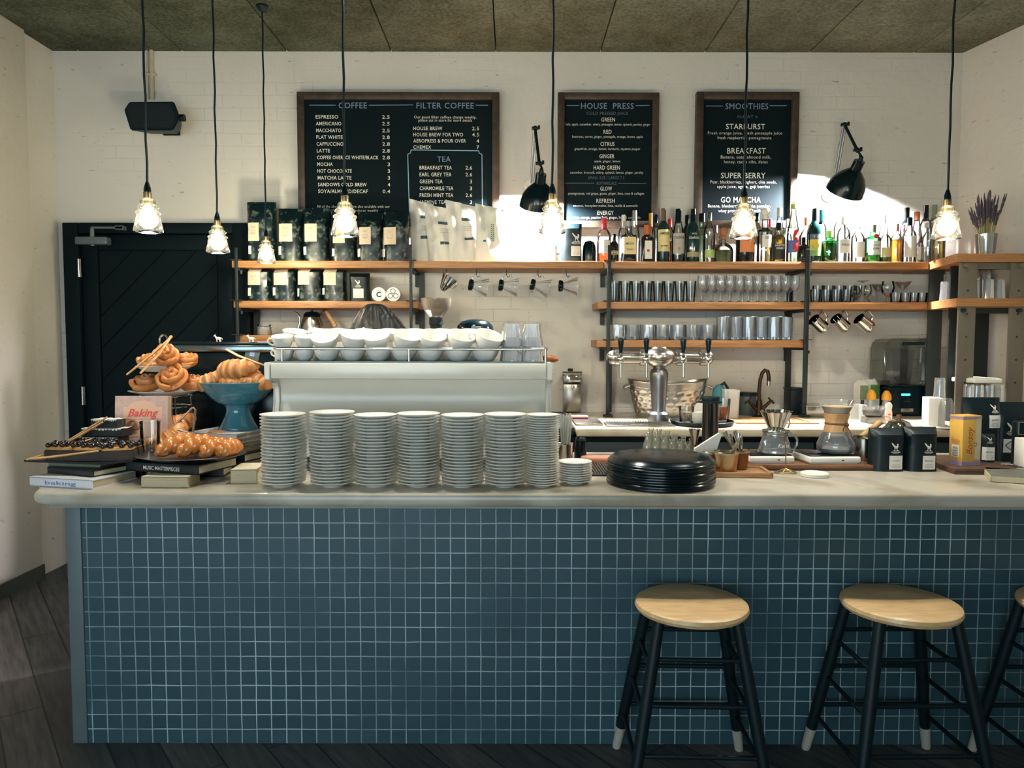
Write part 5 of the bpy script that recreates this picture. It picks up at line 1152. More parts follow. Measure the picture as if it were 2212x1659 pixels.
b = B(); b.lathe([(0,.034), (.038,.034), (.05,.042), (.054,.06), (.052,.08), (.055,.088)], 26); obj('beaker_bowl', b, M_GLASSB, t)
b = B(); b.lathe([(0,.036), (.037,.036), (.048,.044), (.051,.058), (.05,.066), (0,.066)], 26); obj('coffee', b, mat('black_coffee', (22,22,20), .15), t)
b = B(); b.tube([(.03,-.045,.04), (.06,-.05,.036), (.075,-.05,.01), (.085,-.05,.002)], .004, 8); obj('siphon_hose', b, mat('pink_hose', (196,130,110), .4), t)
# blender
D = 4.25; cx = GX(1966, D, 1.1)
t = thing('blender', 'black bar blender under a clear sound hood behind the steel bars', 'blender', (cx, D+.09, BZ)); s = SZ(1, D)
b = B(); hq = ZY(832, D)-BZ; b.prism([(-46*s,0), (46*s,0), (46*s,hq*.7), (40*s,hq), (-40*s,hq), (-58*s,hq*.96) if False else (-46*s,hq*.9)], -.1, .1, 'y'); bmesh.ops.bevel(b.bm, geom=list(b.bm.edges), offset=.01, segments=3, affect='EDGES'); obj('motor_base', b, M_BLKGLOSS, t)
b = B(); b.box((-.03,-.102,hq*.72), (.05,.004,.012), bev=.001); obj('display', b, M_BLUELED, t)
b = B(); b.box((-.02,-.102,hq*.2), (.07,.004,.022), bev=.001); b.text('blender', .008, -.02, hq*.5, .04, y=-.1012); obj('name_plate', b, M_STEEL, t)
ht = ZY(729, D)-BZ; wq = 60*s
ol = [(-wq,hq+.012), (-wq*.86,hq), (wq*.86,hq), (wq,hq+.012), (wq,ht-.05), (wq*.9,ht-.012), (wq*.72,ht), (-wq*.72,ht), (-wq*.9,ht-.012), (-wq,ht-.05)]
b = B(); b.prism(ol, -.1, .08, 'y'); bmesh.ops.bevel(b.bm, geom=list(b.bm.edges), offset=.012, segments=3, affect='EDGES'); obj('sound_hood', b, glass('smoky_hood', (214,218,212), (84,100,100), .04, .08, .03), t)
b = B(); b.lathe([(.04,hq), (.045,hq+.02), (.062,ht-.08), (.06,ht-.08)], 4, M=Matrix.Rotation(R(45), 4, 'Z')); b.box((0,0,ht-.07), (.1,.1,.02), bev=.006); obj('jar', b, M_SMOKE2, t)
b = B(); b.box((0,-.11,ht-.03), (.12,.02,.02), bev=.006); obj('hood_handle', b, M_BLACK, t)
t = thing('socket_box', 'black appliance box left of the blender behind the squeeze bottles', 'box', P3(1898, 4.42, BZ)); b = B(); hq = ZY(820, 4.4)-BZ; b.box((0,0,hq/2), (.09,.08,hq), bev=.006); b.box((.0,-.042,hq*.9), (.05,.006,.02), bev=.002); obj('box_body', b, M_BLACK, t)
b = B(); b.box((.02,-.0425,hq*.8), (.012,.006,.008)); obj('switch', b, M_STEEL, t)
# napkin box + glasses at the corner rack foot
D = 3.72
t = thing('napkin_box', 'white napkin box at the foot of the corner rack', 'box', P3(2018, D, BZ), -.25); hq = ZY(857, D)-BZ
b = B(); b.box((0,.02,hq/2), (.075,.12,hq), bev=.003); obj('box_body', b, M_WHITE, t); b = B(); b.box((0,.0,.004), (.13,.2,.008), bev=.002); obj('tray', b, M_PORC, t)
t = thing('glass_jar', 'ribbed clear jar upside down in front of the white napkin box', 'jar', P3(2042, 3.68, BZ)); hq = ZY(858, 3.68)-BZ
b = B(); b.lathe([(.036,0), (.037,.004), (.036,hq*.7), (.03,hq*.9), (.022,hq), (0,hq)], 24, fr=lambda a, z: 1+.03*math.cos(12*a)); obj('jar_body', b, M_GLASSB, t, sharp=15); b = B(); b.lathe([(.038,.0), (.04,.006), (.038,.012)], 24); obj('rim', b, M_GLASS, t)
t = thing('upturned_glass', 'upturned tumbler standing on the white napkin box', 'glass', (GX(2031, 3.74), 3.74, BZ+ZY(857, 3.72)-BZ+.001)); b = B(); b.lathe([(q*.75, z*.9) for q, z in LOWB], 20); obj('glass_body', b, M_GLASSB, t)
for i in range(4):
    for j in range(2):
        D_ = 3.78+.1*j
        dup(GS[k_], (GX(2094+20.5*i+3*j, D_), D_, BZ), i, f'{ORD[i]} upturned glass of the {"front" if j == 0 else "rear"} row on the marble behind the yellow carton', 'upturned glasses behind the yellow carton', (.74, .74, (ZY(828, D_)-BZ)/.108))
t = thing('white_tray', 'white plastic tray resting on upturned glasses behind the yellow carton', 'tray', (GX(2112, 3.83), 3.84, ZY(828, 3.78)+.006)); b = B(); b.box((0,0,.012), (SZ(60,3.8),.2,.024), bev=.006, seg=3); obj('tray_body', b, M_WHITE, t); b = B(); b.box((0,0,.0255), (SZ(50,3.8),.17,.004)); obj('tray_well', b, M_PORC, t)
# grinders behind the machine
D = 4.02; cx = GX(942, D, 1.4); zb_ = .94; s = SZ(1, D); q = lambda py: ZY(py, D)-zb_
t = thing('coffee_grinder', 'coffee grinder with a smoked bean hopper behind the cups', 'grinder', (cx, D, zb_))
b = B(); b.lathe([(14.5*s,q(690)), (15*s,q(684)), (20*s,q(678)), (28*s,q(668)), (32*s,q(657)), (33*s,q(645)), (31.5*s,q(645)), (26*s,q(668))], 30); obj('hopper', b, M_SMOKE, t)
b = B(); b.lathe([(0,q(712)), (13*s,q(712)), (13*s,q(703)), (15*s,q(702)), (15*s,q(686)), (0,q(686))], 26); b.box((11*s,-10*s,q(689)), (.014,.02,.014)); obj('collar', b, M_BLACK, t)
b = B(); b.lathe([(0,0), (.1,0), (.105,.01), (.1,.05), (.085,.06), (.09,q(760)), (.085,q(726)), (13*s,q(711)), (0,q(711))], 30); obj('grinder_body', b, M_BLKGLOSS, t)
D = 4.0; cx = GX(1026, D, 1.4)
t = thing('coffee_brewer', 'black domed brewer behind the row of stacked cups', 'brewer', (cx, D, zb_)); r = SZ(40, D)
b = B(); b.lathe([(0,0), (r*.8,0), (r*.85,.01), (r*.85,.1), (r*.8,.11), (r*.84,q(735)), (r*.98,q(722)), (r,q(714)), (r*.96,q(704)), (r*.75,q(695)), (r*.4,q(690.5)), (0,q(690))], 36); obj('brewer_body', b, M_BLKGLOSS, t)
b = B(); b.box((r*.1,-r*.98,q(712)), (.05,.02,.03), bev=.004); obj('dial', b, mat('grey_badge', (90,104,108), .4), t)
# kettle and jar on the third shelf
D = 4.32; cx = GX(674, D, 1.45); s = SZ(1, D); q = lambda py: ZY(py, D)-SH3L
t = thing('gooseneck_kettle', 'steel gooseneck kettle with wooden handle on the lowest shelf', 'kettle', (cx, D, SH3L))
b = B(); b.lathe([(0,0), (27*s,0), (28*s,.006), (24*s,q(700)), (18*s,q(685)), (17*s,q(682))], 30); obj('kettle_body', b, M_STEEL, t)
b = B(); b.lathe([(18.5*s,q(686)), (17.5*s,q(680)), (13*s,q(675.5)), (5*s,q(674)), (0,q(673.8))], 26); b.cyl((0,0,q(675)), (0,0,q(671)), 2.6*s); obj('lid', b, M_BLKGLOSS, t)
b = B(); b.tube([(-22*s,0,q(716)), (-30*s,0,q(711)), (-27*s,0,q(700)), (-26*s,0,q(688)), (-30*s,0,q(679)), (-38*s,0,q(675))], [3.2*s,3*s,2.6*s,2.4*s,2.2*s,2*s], 10); obj('spout', b, M_CHROME, t)
b = B(); b.tube([(17*s,0,q(696)), (17*s,0,q(686)), (21*s,0,q(675)), (27*s,0,q(671)), (32*s,0,q(675))], 2*s, 8); obj('handle_bracket', b, M_CHROME, t)
b = B(); b.cyl((30*s,0,q(673)), (51*s,0,q(706)), 4.4*s, 5*s, 14); obj('handle', b, M_TONG, t)
D = 4.25; cx = GX(571, D, 1.4); s = SZ(1, D)
t = thing('clip_top_jar', 'small clip top glass jar on the lowest shelf by the door', 'jar', (cx, D, SH3L)); hq = ZY(703, D)-SH3L
b = B(); b.lathe([(0,.002), (14*s,.002), (15*s,.006), (15*s,hq*.8), (12*s,hq*.88), (12*s,hq*.9)], 22); obj('jar_body', b, M_GLASSB, t)
b = B(); b.lathe([(0,.004), (13*s,.004), (13*s,hq*.5), (0,hq*.55)], 18); obj('contents', b, M_CREAM, t)
b = B(); b.lathe([(13*s,hq*.9), (14.5*s,hq*.92), (14.5*s,hq*1.02), (0,hq*1.06)], 22); obj('lid', b, M_GLASS, t)
b = B(); b.tube([(15*s,-2*s,hq*.6), (18*s,-2*s,hq*.75), (17*s,-2*s,hq*.98), (10*s,-2*s,hq*1.08)], .0016, 6); b.lathe([(13.4*s,hq*.86), (14.2*s,hq*.88), (13.4*s,hq*.9)], 22); obj('wire_clip', b, M_STEEL, t)
# ================================================================== coffee machine
MF, MB = 2.70, 3.12
mx0, mx1 = GX(571, MF, 1.15), GX(1194, MF, 1.1); mcx = (mx0+mx1)/2; MT = ZY(784, MF)
t = thing('espresso_machine', 'wide white espresso machine seen from its back, stacked with cups', 'coffee machine', (mcx, MF, WT)); H = MT-WT
hw = (mx1-mx0)/2
prof = [(.0,H), (.0,H-.062), (.022,H-.072), (.088,H-.078), (.108,H-.10), (.108,H-.15), (.092,H-.20), (.058,H-.26), (.035,.1), (.03,.055), (.06,.045), (MB-MF,.045), (MB-MF,H)]
for sg in (-1, 1):
    b = B(); b.prism(prof, sg*hw, sg*(hw-.022), 'x'); bmesh.ops.bevel(b.bm, geom=list(b.bm.edges), offset=.003, segments=2, affect='EDGES'); obj('side_panel', b, M_ENAMEL, t)
b = B(); b.prism([(.012,H-.002), (.012,H-.058), (.1,H-.066), (.118,H-.1), (.118,H-.15), (.102,H-.2), (.066,H-.27), (.045,.1), (.04,.055), (.07,.05), (MB-MF-.01,.05), (MB-MF-.01,H-.002)], -hw+.0225, hw-.0225, 'x'); obj('back_panel', b, M_ENAMEL, t)
b = B(); b.box((0,.006,H-.029), (2*hw-.05,.012,.052), bev=.002); obj('top_band', b, M_ENAMEL, t)
b = B(); b.box((0,(MB-MF)/2,H+.001), (2*hw-.06,MB-MF-.03,.006)); obj('cup_tray', b, mat('tray_steel', (84,92,92), .35, metal=.7), t)
rz = ZY(754, MF+.02)-WT
x0, x1 = GX(589, MF)-mcx, GX(1181, MF)-mcx
b = B(); b.tube([(x0,.3,rz), (x0,.03,rz), (x0+.01,.02,rz), (x1-.01,.02,rz), (x1,.03,rz), (x1,.3,rz)], .0052, 10)
for x in (x0+.03, 0, x1-.004): b.cyl((x,.02,H), (x,.02,rz), .004)
obj('cup_rail', b, M_CHROME, t)
for x in (-hw+.08, hw-.08):
    for y in (.09, MB-MF-.06):
        b = B(); b.lathe([(0,0), (.022,0), (.024,.006), (.018,.02), (.016,.052), (0,.052)], 16, c=(x,y,0)); obj('foot', b, M_CHROME, t)
b = B(); b.lathe([(0,0), (.006,.0), (.014,.012), (.0155,.03), (.012,.05), (.006,.062), (0,.064)], 14, M=Matrix.Translation((hw-.03,.2,ZY(773,MF+.2)-WT)) @ Matrix.Rotation(R(96), 4, 'Y')); b.cyl((hw-.06,.2,ZY(771,MF+.2)-WT), (hw-.02,.2,ZY(772,MF+.2)-WT), .006); obj('wooden_knob', b, mat('reddish_wood', (142,84,50), .4, var=.3), t)

# ------------------------------------------------------------------ cups on the machine
CT_ = WT+H+.0045
base = None
rn = random.Random(11)
def cup(label, loc, rot, s, small, group):
    global base
    if base is None:
        base = cup_obj('coffee_cup', label, loc, rot, 1, group); base.scale = s; return base
    return dup(base, loc, rot, label, group, s)
def tilted(tx, ty, yaw): return (Matrix.Rotation(R(tx), 3, 'X') @ Matrix.Rotation(R(ty), 3, 'Y') @ Matrix.Rotation(yaw, 3, 'Z')).to_euler()
row = [(613,46,1), (658,45,1), (706,58,0), (762,58,0), (818,58,0), (873,60,0), (930,60,0), (990,60,0), (1048,62,0)]
who = ['nearest the kettle', 'second from the kettle', 'third from the kettle', 'fourth from the kettle', 'in the middle', 'fourth from the tumblers', 'third from the tumblers', 'second from the tumblers', 'beside the tumblers']
tilt = [(8,0), (6,4), (26,0), (14,10), (20,-3), (16,14), (20,9), (18,14), (16,17)]
for i, (px, w, sm) in enumerate(row):
    D = 2.785; s = SZ(w, D)/.091; zz_ = (ZY(753, D)-CT_)/.066*(1.0 if sm else 1.02)
    x = GX(px, D, 1.3)
    ha = R(90)+rn.uniform(-.5, .5) if i else R(160)
    cup(f'lower white cup of the front stack {who[i]} on the espresso machine', (x, D, CT_), ha, (s, s, zz_), sm, 'cups on the espresso machine')
    tx, ty = tilt[i]
    up = .066*zz_-.022*s*.9
    cup(f'upper white cup of the front stack {who[i]} on the espresso machine', (x+rn.uniform(-.002,.002), D, CT_+up+.012), tilted(tx+6, ty, R(180) if i == 0 else R(185)+rn.uniform(-.25,.25) if i == 8 else R(90)+rn.uniform(-.5,.5)), (s, s, s*.9), sm, 'cups on the espresso machine')
for i, px in enumerate((636, 690, 735, 790, 846, 902, 960, 1020)):
    D = 2.895; s = 1.06; x = GX(px, D, 1.3)
    cup(f'white cup standing lowest in the {ORD[i]} rear stack from the kettle end', (x, D, CT_), rn.uniform(.8, 2.2), (s, s, s), 0, 'cups on the espresso machine')
    cup(f'white cup on top of the {ORD[i]} rear stack from the kettle end', (x, D, CT_+.052), tilted(12, 8, rn.uniform(.8, 2.2)), (s, s, s*.9), 0, 'cups on the espresso machine')
# tumblers upside down
TB = [(0,.098), (.026,.098), (.03,.094), (.034,.05), (.037,.03), (.0395,.0), (.038,0), (.034,.04), (.029,.088), (0,.09)]
tb0 = None
for r_, D in enumerate((2.78, 2.87)):
    for i, px in enumerate((1104, 1149)):
        for lv in range(2):
            x = GX(px, D, 1.3); nm = ('nearer the cups', 'at the machine end')[i]
            lbl = f'upturned tumbler {("lowest", "on top")[lv]} of the {("front", "rear")[r_]} glass stack {nm}'
            s = SZ(47, D)/.079; zs_ = (ZY(697, 2.78)-CT_)/(.098+.062)
            loc = (x, D, CT_+lv*.062*zs_)
            if tb0 is None:
                b = B(); b.lathe(TB, 36, fr=lambda a, z: 1+.05*abs(math.sin(6*a))); tb0 = obj('tumbler', b, M_GLASSB, sharp=12); tag(tb0, lbl, 'tumbler', 'tumblers on the espresso machine'); tb0.location = loc; tb0.scale = (s, s, zs_)
            else: dup(tb0, loc, i+.3*lv, lbl, None, (s*(1-.03*lv), s*(1-.03*lv), zs_))

# ------------------------------------------------------------------ saucers
SAU = [(0,.005), (.030,.005), (.032,0), (.036,0), (.038,.004), (.056,.0085), (.072,.0148), (.0755,.0172), (.0757,.0188), (.074,.0192), (.056,.0125), (.038,.0088), (.026,.0086), (.024,.0098), (0,.0092)]
b = B(); b.lathe(SAU, 44); sau0 = obj('saucer', b, M_PORC, sharp=50); used = False
def stack(px, w, pt, pb, n, where, group, lean=0, D=2.47):
    global used
    s = SZ(w, D, 1.0)/.1514
    zb = WT; top = ZY(pt, D-.06)-.019*s
    pitch = (top-zb)/(n-1)
    for k in range(n):
        u = k/(n-1); x = GX(px+lean*math.sin(u*PI*.9), D, zb+.1)+rn.uniform(-.0012,.0012)
        lbl = (f'topmost white saucer of {where}' if k == n-1 else f'lowest white saucer of {where}' if k == 0 else f'white saucer, {ORD[n-1-k]} from the top of {where}')
        if not used: tag(sau0, lbl, 'saucer', group); sau0.location = (x, D, zb+k*pitch); sau0.scale = (s, s, s); used = True
        else: dup(sau0, (x, D+rn.uniform(-.001,.001), zb+k*pitch), rn.uniform(0,6), lbl, group, (s, s, s*.98))
names = ['the tall saucer stack nearest the pastries', 'the second tall saucer stack from the pastries', 'the third tall saucer stack from the pastries', 'the fourth tall saucer stack from the pastries', 'the fifth tall saucer stack from the pastries', 'the sixth tall saucer stack from the pastries', 'the narrow tall saucer stack beside the short stack']
for (px, w, pt, pb, n, ln), nm in zip([(611,97,898,1058,22,4), (719,96,893,1056,23,-2), (812,93,899,1057,22,1), (905,93,896,1058,23,0), (1000,93,899,1058,22,-1), (1092,92,897,1058,22,1), (1172,72,898,1056,30,0)], names):
    stack(px, w, pt, pb, n, nm, 'saucers in '+nm, ln)
stack(1243, 73, 1001, 1054, 9, 'the short saucer stack beside the black trays', 'saucers in the short stack', 0, 2.52)

# ------------------------------------------------------------------ black trays
r = .184; D = 2.53; cx = GX(1427, D, .95)
TR = [(0,.026), (r*.86,.026), (r*.90,.0245), (r*.945,.0155), (r*.975,.0125), (r*.982,.0105), (r*.996,.0085), (r,.005), (r*.996,.0018), (r*.985,0), (r*.97,.002), (r*.968,.006), (r*.93,.0095), (r*.885,.0185), (r*.85,.0205), (0,.0205)]
b = B(); b.lathe(TR, 60); tr0 = obj('serving_tray', b, M_BLKGLOSS, sharp=30)
nT = 9; top = .985
for k in range(nT):
    z = WT+.0005+k*(ZY(968, 2.53+.158)-.026-WT)/(nT-1)
    lbl = 'topmost upturned round black tray of the stack on the bar' if k == nT-1 else 'lowest round black tray of the stack on the bar' if k == 0 else f'round black tray, {ORD[nT-1-k]} from the top of the stack on the bar'
    loc = (cx+rn.uniform(-.003,.003), D+rn.uniform(-.003,.003), z)
    if k == 0: tag(tr0, lbl, 'tray', 'stacked black trays'); tr0.location = loc
    else: dup(tr0, loc, k, lbl, 'stacked black trays')

# ------------------------------------------------------------------ straws, canister, drip mat
D = 2.93; cx = GX(1221, D, .95)
t = thing('straw_cup', 'steel cup of clear drinking straws beside the saucer stacks', 'cup', (cx, D, WT)); hq = ZY(957, D)-WT; s = SZ(1, D)
b = B(); b.lathe([(0,.004), (14*s,.004), (14*s,0), (15*s,.002), (18*s,hq-.006), (19*s,hq-.002), (18.6*s,hq), (17*s,hq-.006), (13.5*s,.008), (0,.008)], 26); obj('cup_body', b, M_CHROME, t)
for i in range(14):
    a = i*2.4; q = 10*s*math.sqrt((i+.5)/14); b = B(); tx = (q*math.cos(a)*1.5, q*math.sin(a)*1.3, ZY(893+(i % 4)*2, D)-WT); b.cyl((q*math.cos(a)*.6, q*math.sin(a)*.6, .012), tx, .0032, seg=8); obj('straw', b, M_PLASTIC, t)
t = thing('pepper_mill', 'small black lidded canister beside the straws', 'canister', (GX(1254, 2.99, .95), 2.99, WT)); hq = ZY(945, 2.99)-WT; s = SZ(1, 2.99)
b = B(); b.lathe([(0,0), (13*s,0), (13.5*s,.004), (13*s,hq*.86), (0,hq*.86)], 24); obj('canister_body', b, M_BLKGLOSS, t); b = B(); b.lathe([(11*s,hq*.86), (12*s,hq*.88), (11*s,hq*.99), (0,hq)], 24); b.cyl((-6*s,-8*s,hq), (-6*s,-8*s,hq+.008), .007); obj('lid', b, M_IRON, t)
t = thing('drip_mat', 'ribbed steel drip mat set in the bar behind the black trays', 'mat', (GX(1290, 2.78, WT), 2.78, WT))
b = B(); b.box((0,0,.003), (.16,.26,.006), bev=.002); obj('mat_base', b, M_IRON, t)
b = B()
for i in range(15): b.box((-.07+.01*i, 0, .008), (.003,.25,.006))
obj('ribs', b, M_STEEL, t)
t = thing('sponge_cloth', 'folded salmon pink cloth lying on the steel drip mat', 'cloth', (GX(1290, 2.93, WT), 2.955, WT+.002)); b = B(); b.box((0,0,.012), (.125,.07,.024), bev=.008, seg=3); obj('cloth', b, mat('salmon_cloth', (214,150,124), .9, bump=.3), t)
t = thing('rinser', 'steel pitcher rinser plate set in the bar behind the salmon cloth', 'rinser', (GX(1292, 3.08, WT), 3.08, WT)); b = B(); b.box((0,0,.004), (.16,.12,.008), bev=.002); obj('plate', b, M_STEEL, t)
b = B(); b.lathe([(0,.013), (.012,.013), (.04,.011), (.045,.008)], 20, sy=.6); obj('star_grate', b, M_BLACK, t)

# ------------------------------------------------------------------ small clear bottles
VI = [(0,.003), (.016,.002), (.0175,0), (.0185,.004), (.0185,.07), (.012,.09), (.0095,.096), (.0095,.112), (.0115,.114), (.0115,.12), (.0095,.12)]
b = B(); b.lathe(VI, 18); v0 = obj('small_bottle', b, glass('frosty_glass', (236,236,222), (190,192,172), .08, .08, .14)); n = 0
for r_ in range(3):
    for i in range(6):
        px = 1398+17.5*i+4*r_; D = 2.93+.05*r_
        lbl = f'{ORD[i]} little clear bottle of the {("front", "middle", "rear")[r_]} row behind the black trays'; loc = (GX(px, D, WT), D, WT); sc3 = (1, 1, [1.0,.97,.9,.82,.74,.66][i]*(1, 1.04, 1.1)[r_])
        if n == 0: tag(v0, lbl, 'bottle', 'little clear bottles'); v0.location = loc; v0.scale = sc3
        else: dup(v0, loc, 0, lbl, 'little clear bottles', sc3)
        n += 1
# jigger, press
D = 2.96; s = SZ(1, D)
t = thing('jigger', 'tall steel jigger standing between little bottles and dark press', 'jigger', (GX(1500, D, .95), D, WT)); hq = ZY(926, D)-WT
b = B(); b.lathe([(12*s,0), (10*s,.02), (5*s,hq*.42), (4.5*s,hq*.5), (6*s,hq*.58), (11.5*s,hq*.98), (12.5*s,hq), (11.5*s,hq-.003), (5*s,hq*.62), (0,hq*.55)], 24); obj('jigger_body', b, M_STEEL, t); b = B(); b.lathe([(5.2*s,hq*.46), (6.4*s,hq*.49), (5.2*s,hq*.52)], 20); obj('waist_ring', b, M_CHROME, t)
D = 2.94; s = SZ(1, D)
t = thing('coffee_press', 'dark smoked plunger coffee press with wide black cap', 'coffee press', (GX(1534, D, 1.0), D, WT)); hq = ZY(856, D)-WT
b = B(); b.lathe([(17.5*s,0), (17.5*s,.01), (17*s,hq*.92), (18*s,hq*.93)], 26); obj('chamber', b, M_SMOKE2, t)
b = B(); b.lathe([(0,hq*.42), (14.5*s,hq*.42), (14.5*s,hq*.5), (13.5*s,hq*.52), (13*s,hq*.9), (0,hq*.9)], 24); obj('plunger', b, mat('plunger_grey', (34,48,50), .3), t)
b = B(); b.lathe([(18*s,hq*.905), (24*s,hq*.91), (24*s,hq*.93), (19*s,hq*.94), (20*s,hq*.985), (19*s,hq), (0,hq)], 26); b.box((-24*s,0,hq*.92), (.02,.02,.005)); obj('cap', b, M_BLACK, t)
b = B(); b.lathe([(0,.0), (21*s,0), (21*s,.012), (18*s,.016), (0,.016)], 24); obj('filter_base', b, M_BLACK, t)
# cutlery tray
D = 2.70
t = thing('wooden_tray', 'shallow oak tray under the metal cutlery beakers', 'tray', (GX(1592, D, WT), D, WT), R(-4))
b = B(); w_, d_ = .22, .16
b.box((0,0,.006), (w_,d_,.012), bev=.004)
for q in ((0,-d_/2+.006,.013,w_,.012,.014), (0,d_/2-.006,.013,w_,.012,.014), (-w_/2+.006,0,.013,.012,d_,.014), (w_/2-.006,0,.013,.012,d_,.014)): b.box(q[:3], q[3:], bev=.003)
obj('tray_body', b, wood('pale_oak', (156,112,70), (190,146,100)), t)
def beaker(px, D, pyt, w, label, m):
    s = SZ(w, D)/2; t = thing('metal_beaker', label, 'beaker', (GX(px, D, .95), D, WT+.0135), 0, 'tarnished metal beakers'); hq = ZY(pyt, D)-WT-.0135
    b = B(); b.lathe([(0,.004), (s*.7,.004), (s*.72,0), (s*.76,.003), (s*.97,hq-.006), (s*1.02,hq-.003), (s*1.0,hq), (s*.93,hq-.006), (s*.7,.008), (0,.008)], 32); obj('beaker_body', b, m, t)
    b = B(); b.lathe([(s*.98,hq-.008), (s*1.04,hq-.003), (s*.99,hq+.001)], 32); obj('rim', b, M_STEEL, t); return t, hq, s
tA, hA, sA = beaker(1570, 2.67, 974, 54, 'tarnished silver beaker at the front of the oak tray', M_TARN)
tB, hB, sB = beaker(1597, 2.74, 971, 44, 'browner tarnished beaker holding teaspoons on the oak tray', mat('brown_tarnish', (128,100,80), .35, metal=1, var=.4, sc_=22))
tC, hC, sC = beaker(1540, 2.745, 973, 50, 'beaker of folded white napkins on the oak tray', mat('dull_copper', (150,112,84), .4, metal=1, var=.35, sc_=20))
t = thing('paper_napkin', 'folded white paper napkin fanned out of a tarnished beaker', 'napkin', (tC.location.x, 2.745, tC.location.z+hC*.35)); zq = t.location.z
pw = lambda px, py: (GX(px, 2.74)-t.location.x, ZY(py, 2.74)-zq)
b = B(); b.prism([pw(1502,968), pw(1506,977), pw(1525,978), pw(1548,975), pw(1560,938), pw(1555,934)], -.012, .004, 'y'); obj('napkin', b, M_WHITE, t)
b = B(); b.prism([pw(1509,974), pw(1527,977), pw(1546,974), pw(1552,944)], .006, .014, 'y'); obj('inner_fold', b, M_WHITE, t)
rs = random.Random(4)
spo = [(1564,933), (1571,931), (1578,936), (1586,930), (1592,929), (1598,934), (1601,940)]
for i, (px, py) in enumerate(spo):
    D = 2.735+.004*(i % 3); x1, z1 = GX(px, D), ZY(py, D); x0 = tB.location.x+.012*math.cos(i*1.9); y0 = D+.01*math.sin(i*1.9); z0 = tB.location.z+.009+.003*(i % 2)
    t = thing('teaspoon', f'{ORD[i]} steel teaspoon handle counting from the white napkins', 'teaspoon', (x0, y0, z0), 0, 'teaspoons in the tarnished beaker')
    v = Vector((x1-x0, -.004, z1-z0))
    b = B(); b.tube([(0,0,.03*0+.03), v*.5, v*.85, v], [.0022,.0026,.0055,.004], 8, flat=(1,.45)); obj('spoon_handle', b, M_CHROME, t)
    b = B(); b.sph(v*.08, (.011,.004,.016), 12, 8); obj('spoon_bowl', b, M_CHROME, t)
t = thing('price_tag', 'small brown card tag leaning in the front tarnished beaker', 'tag', (GX(1590, 2.655), 2.655, ZY(974, 2.655))); b = B(); b.box((0,0,.012), (.014,.003,.042), (0, R(28), 0), bev=.001); obj('card', b, mat('card_brown', (150,132,104), .8), t); b = B(); b.cyl((-.008,-.002,-.004), (-.008,.002,-.004), .004); obj('clip', b, M_STEEL, t)

# ------------------------------------------------------------------ scales, servers
t = thing('walnut_board', 'long walnut board carrying the two white coffee scales', 'board', (GX(1707, 2.95, WT), 2.975, WT)); bw = SZ(318, 2.77, WT)
b = B(); b.box((0,0,.011), (bw,.4,.022), bev=.003); obj('board', b, M_WALNUT, t)
b = B(); b.box((0,-.2005,.006), (bw*.98,.002,.004)); obj('edge_groove', b, M_INK, t)
BT = WT+.022
def scale(px0, px1, D, label):
    w = SZ(px1-px0, D, WT); t = thing('coffee_scale', label, 'scale', (GX((px0+px1)/2, D, WT), D+w*.42, BT), R(3), 'white coffee scales')
    b = B(); b.box((0,0,.016), (w,w*.84,.024), bev=.007, seg=3); b.box((0,0,.003), (w*.9,w*.74,.006)); obj('scale_body', b, M_WHITE, t)
    b = B(); b.box((0,.004,.0296), (w*.93,w*.76,.004), bev=.002); obj('weighing_plate', b, M_BLKGLOSS, t)
    b = B(); b.box((w*.14,-w*.421,.015), (.009,.003,.004)); obj('socket', b, M_INK, t); return t, w
tS, wS = scale(1617, 1716, 2.80, 'white coffee scale under the glass server and steel dripper'); tS2, wS2 = scale(1745, 1860, 2.79, 'white coffee scale under the hourglass coffee brewer')
zsc = BT+.032
D = tS.location.y; s = SZ(1, D)
t = thing('coffee_server', 'round glass coffee server with looped handle on the scale', 'server', (GX(1674, D, .97), D, zsc)); q = lambda py: max(0, ZY(py, D)-zsc)
b = B(); b.lathe([(0,.002), (34*s,.002), (36.5*s,.008), (36*s,q(975)), (30*s,q(955)), (25*s,q(939)), (25*s,q(934)), (27*s,q(931))], 36); sv = obj('server_body', b, M_GLASSB, t)
b = B(); b.lathe([(34*s,.002), (37.4*s,.006), (36.8*s,.012)], 36); b.lathe([(25.4*s,q(940)), (26.4*s,q(937)), (25.4*s,q(934))], 36); obj('glass_rims', b, glass('thick_glass', (190,204,200), (90,110,110), .2, .05, .1), t)
b = B(); b.tube([(27*s,0,q(937)), (34*s,0,q(935)), (42*s,0,q(938)), (48*s,0,q(948)), (48*s,0,q(960)), (42*s,0,q(969)), (34*s,0,q(971))], 3*s, 10); obj('handle', b, glass('handle_glass', (216,224,220), (120,136,136), .2, .05, .12), t)
b = B(); rr = lambda x, z: -math.sqrt(max((33*s)**2-x*x, 0)); b.text('Kalita', 9*s, 8*s, q(957), 26*s, fn=rr, sh=.3, bold=.01); obj('lettering', b, M_CHALK, t)
t = thing('steel_dripper', 'wave ribbed steel dripper sitting on the glass server', 'coffee dripper', (GX(1676, D, 1.0), D, ZY(930, D)-.001)); q = lambda py: ZY(py, D)-t.location.z
b = B(); b.lathe([(0,.004), (16*s,.004), (17*s,q(922)), (31*s,q(889)), (33*s,q(887)), (31.5*s,q(886)), (17*s,q(919)), (0,.008)], 60, fr=lambda a, z: 1+.045*math.cos(20*a)); obj('cone', b, M_CHROME, t, sharp=15)
b = B(); b.lathe([(14*s,0), (28*s,.0), (29*s,.003), (28*s,.006), (16*s,.007)], 36); obj('base_ring', b, M_STEEL, t)
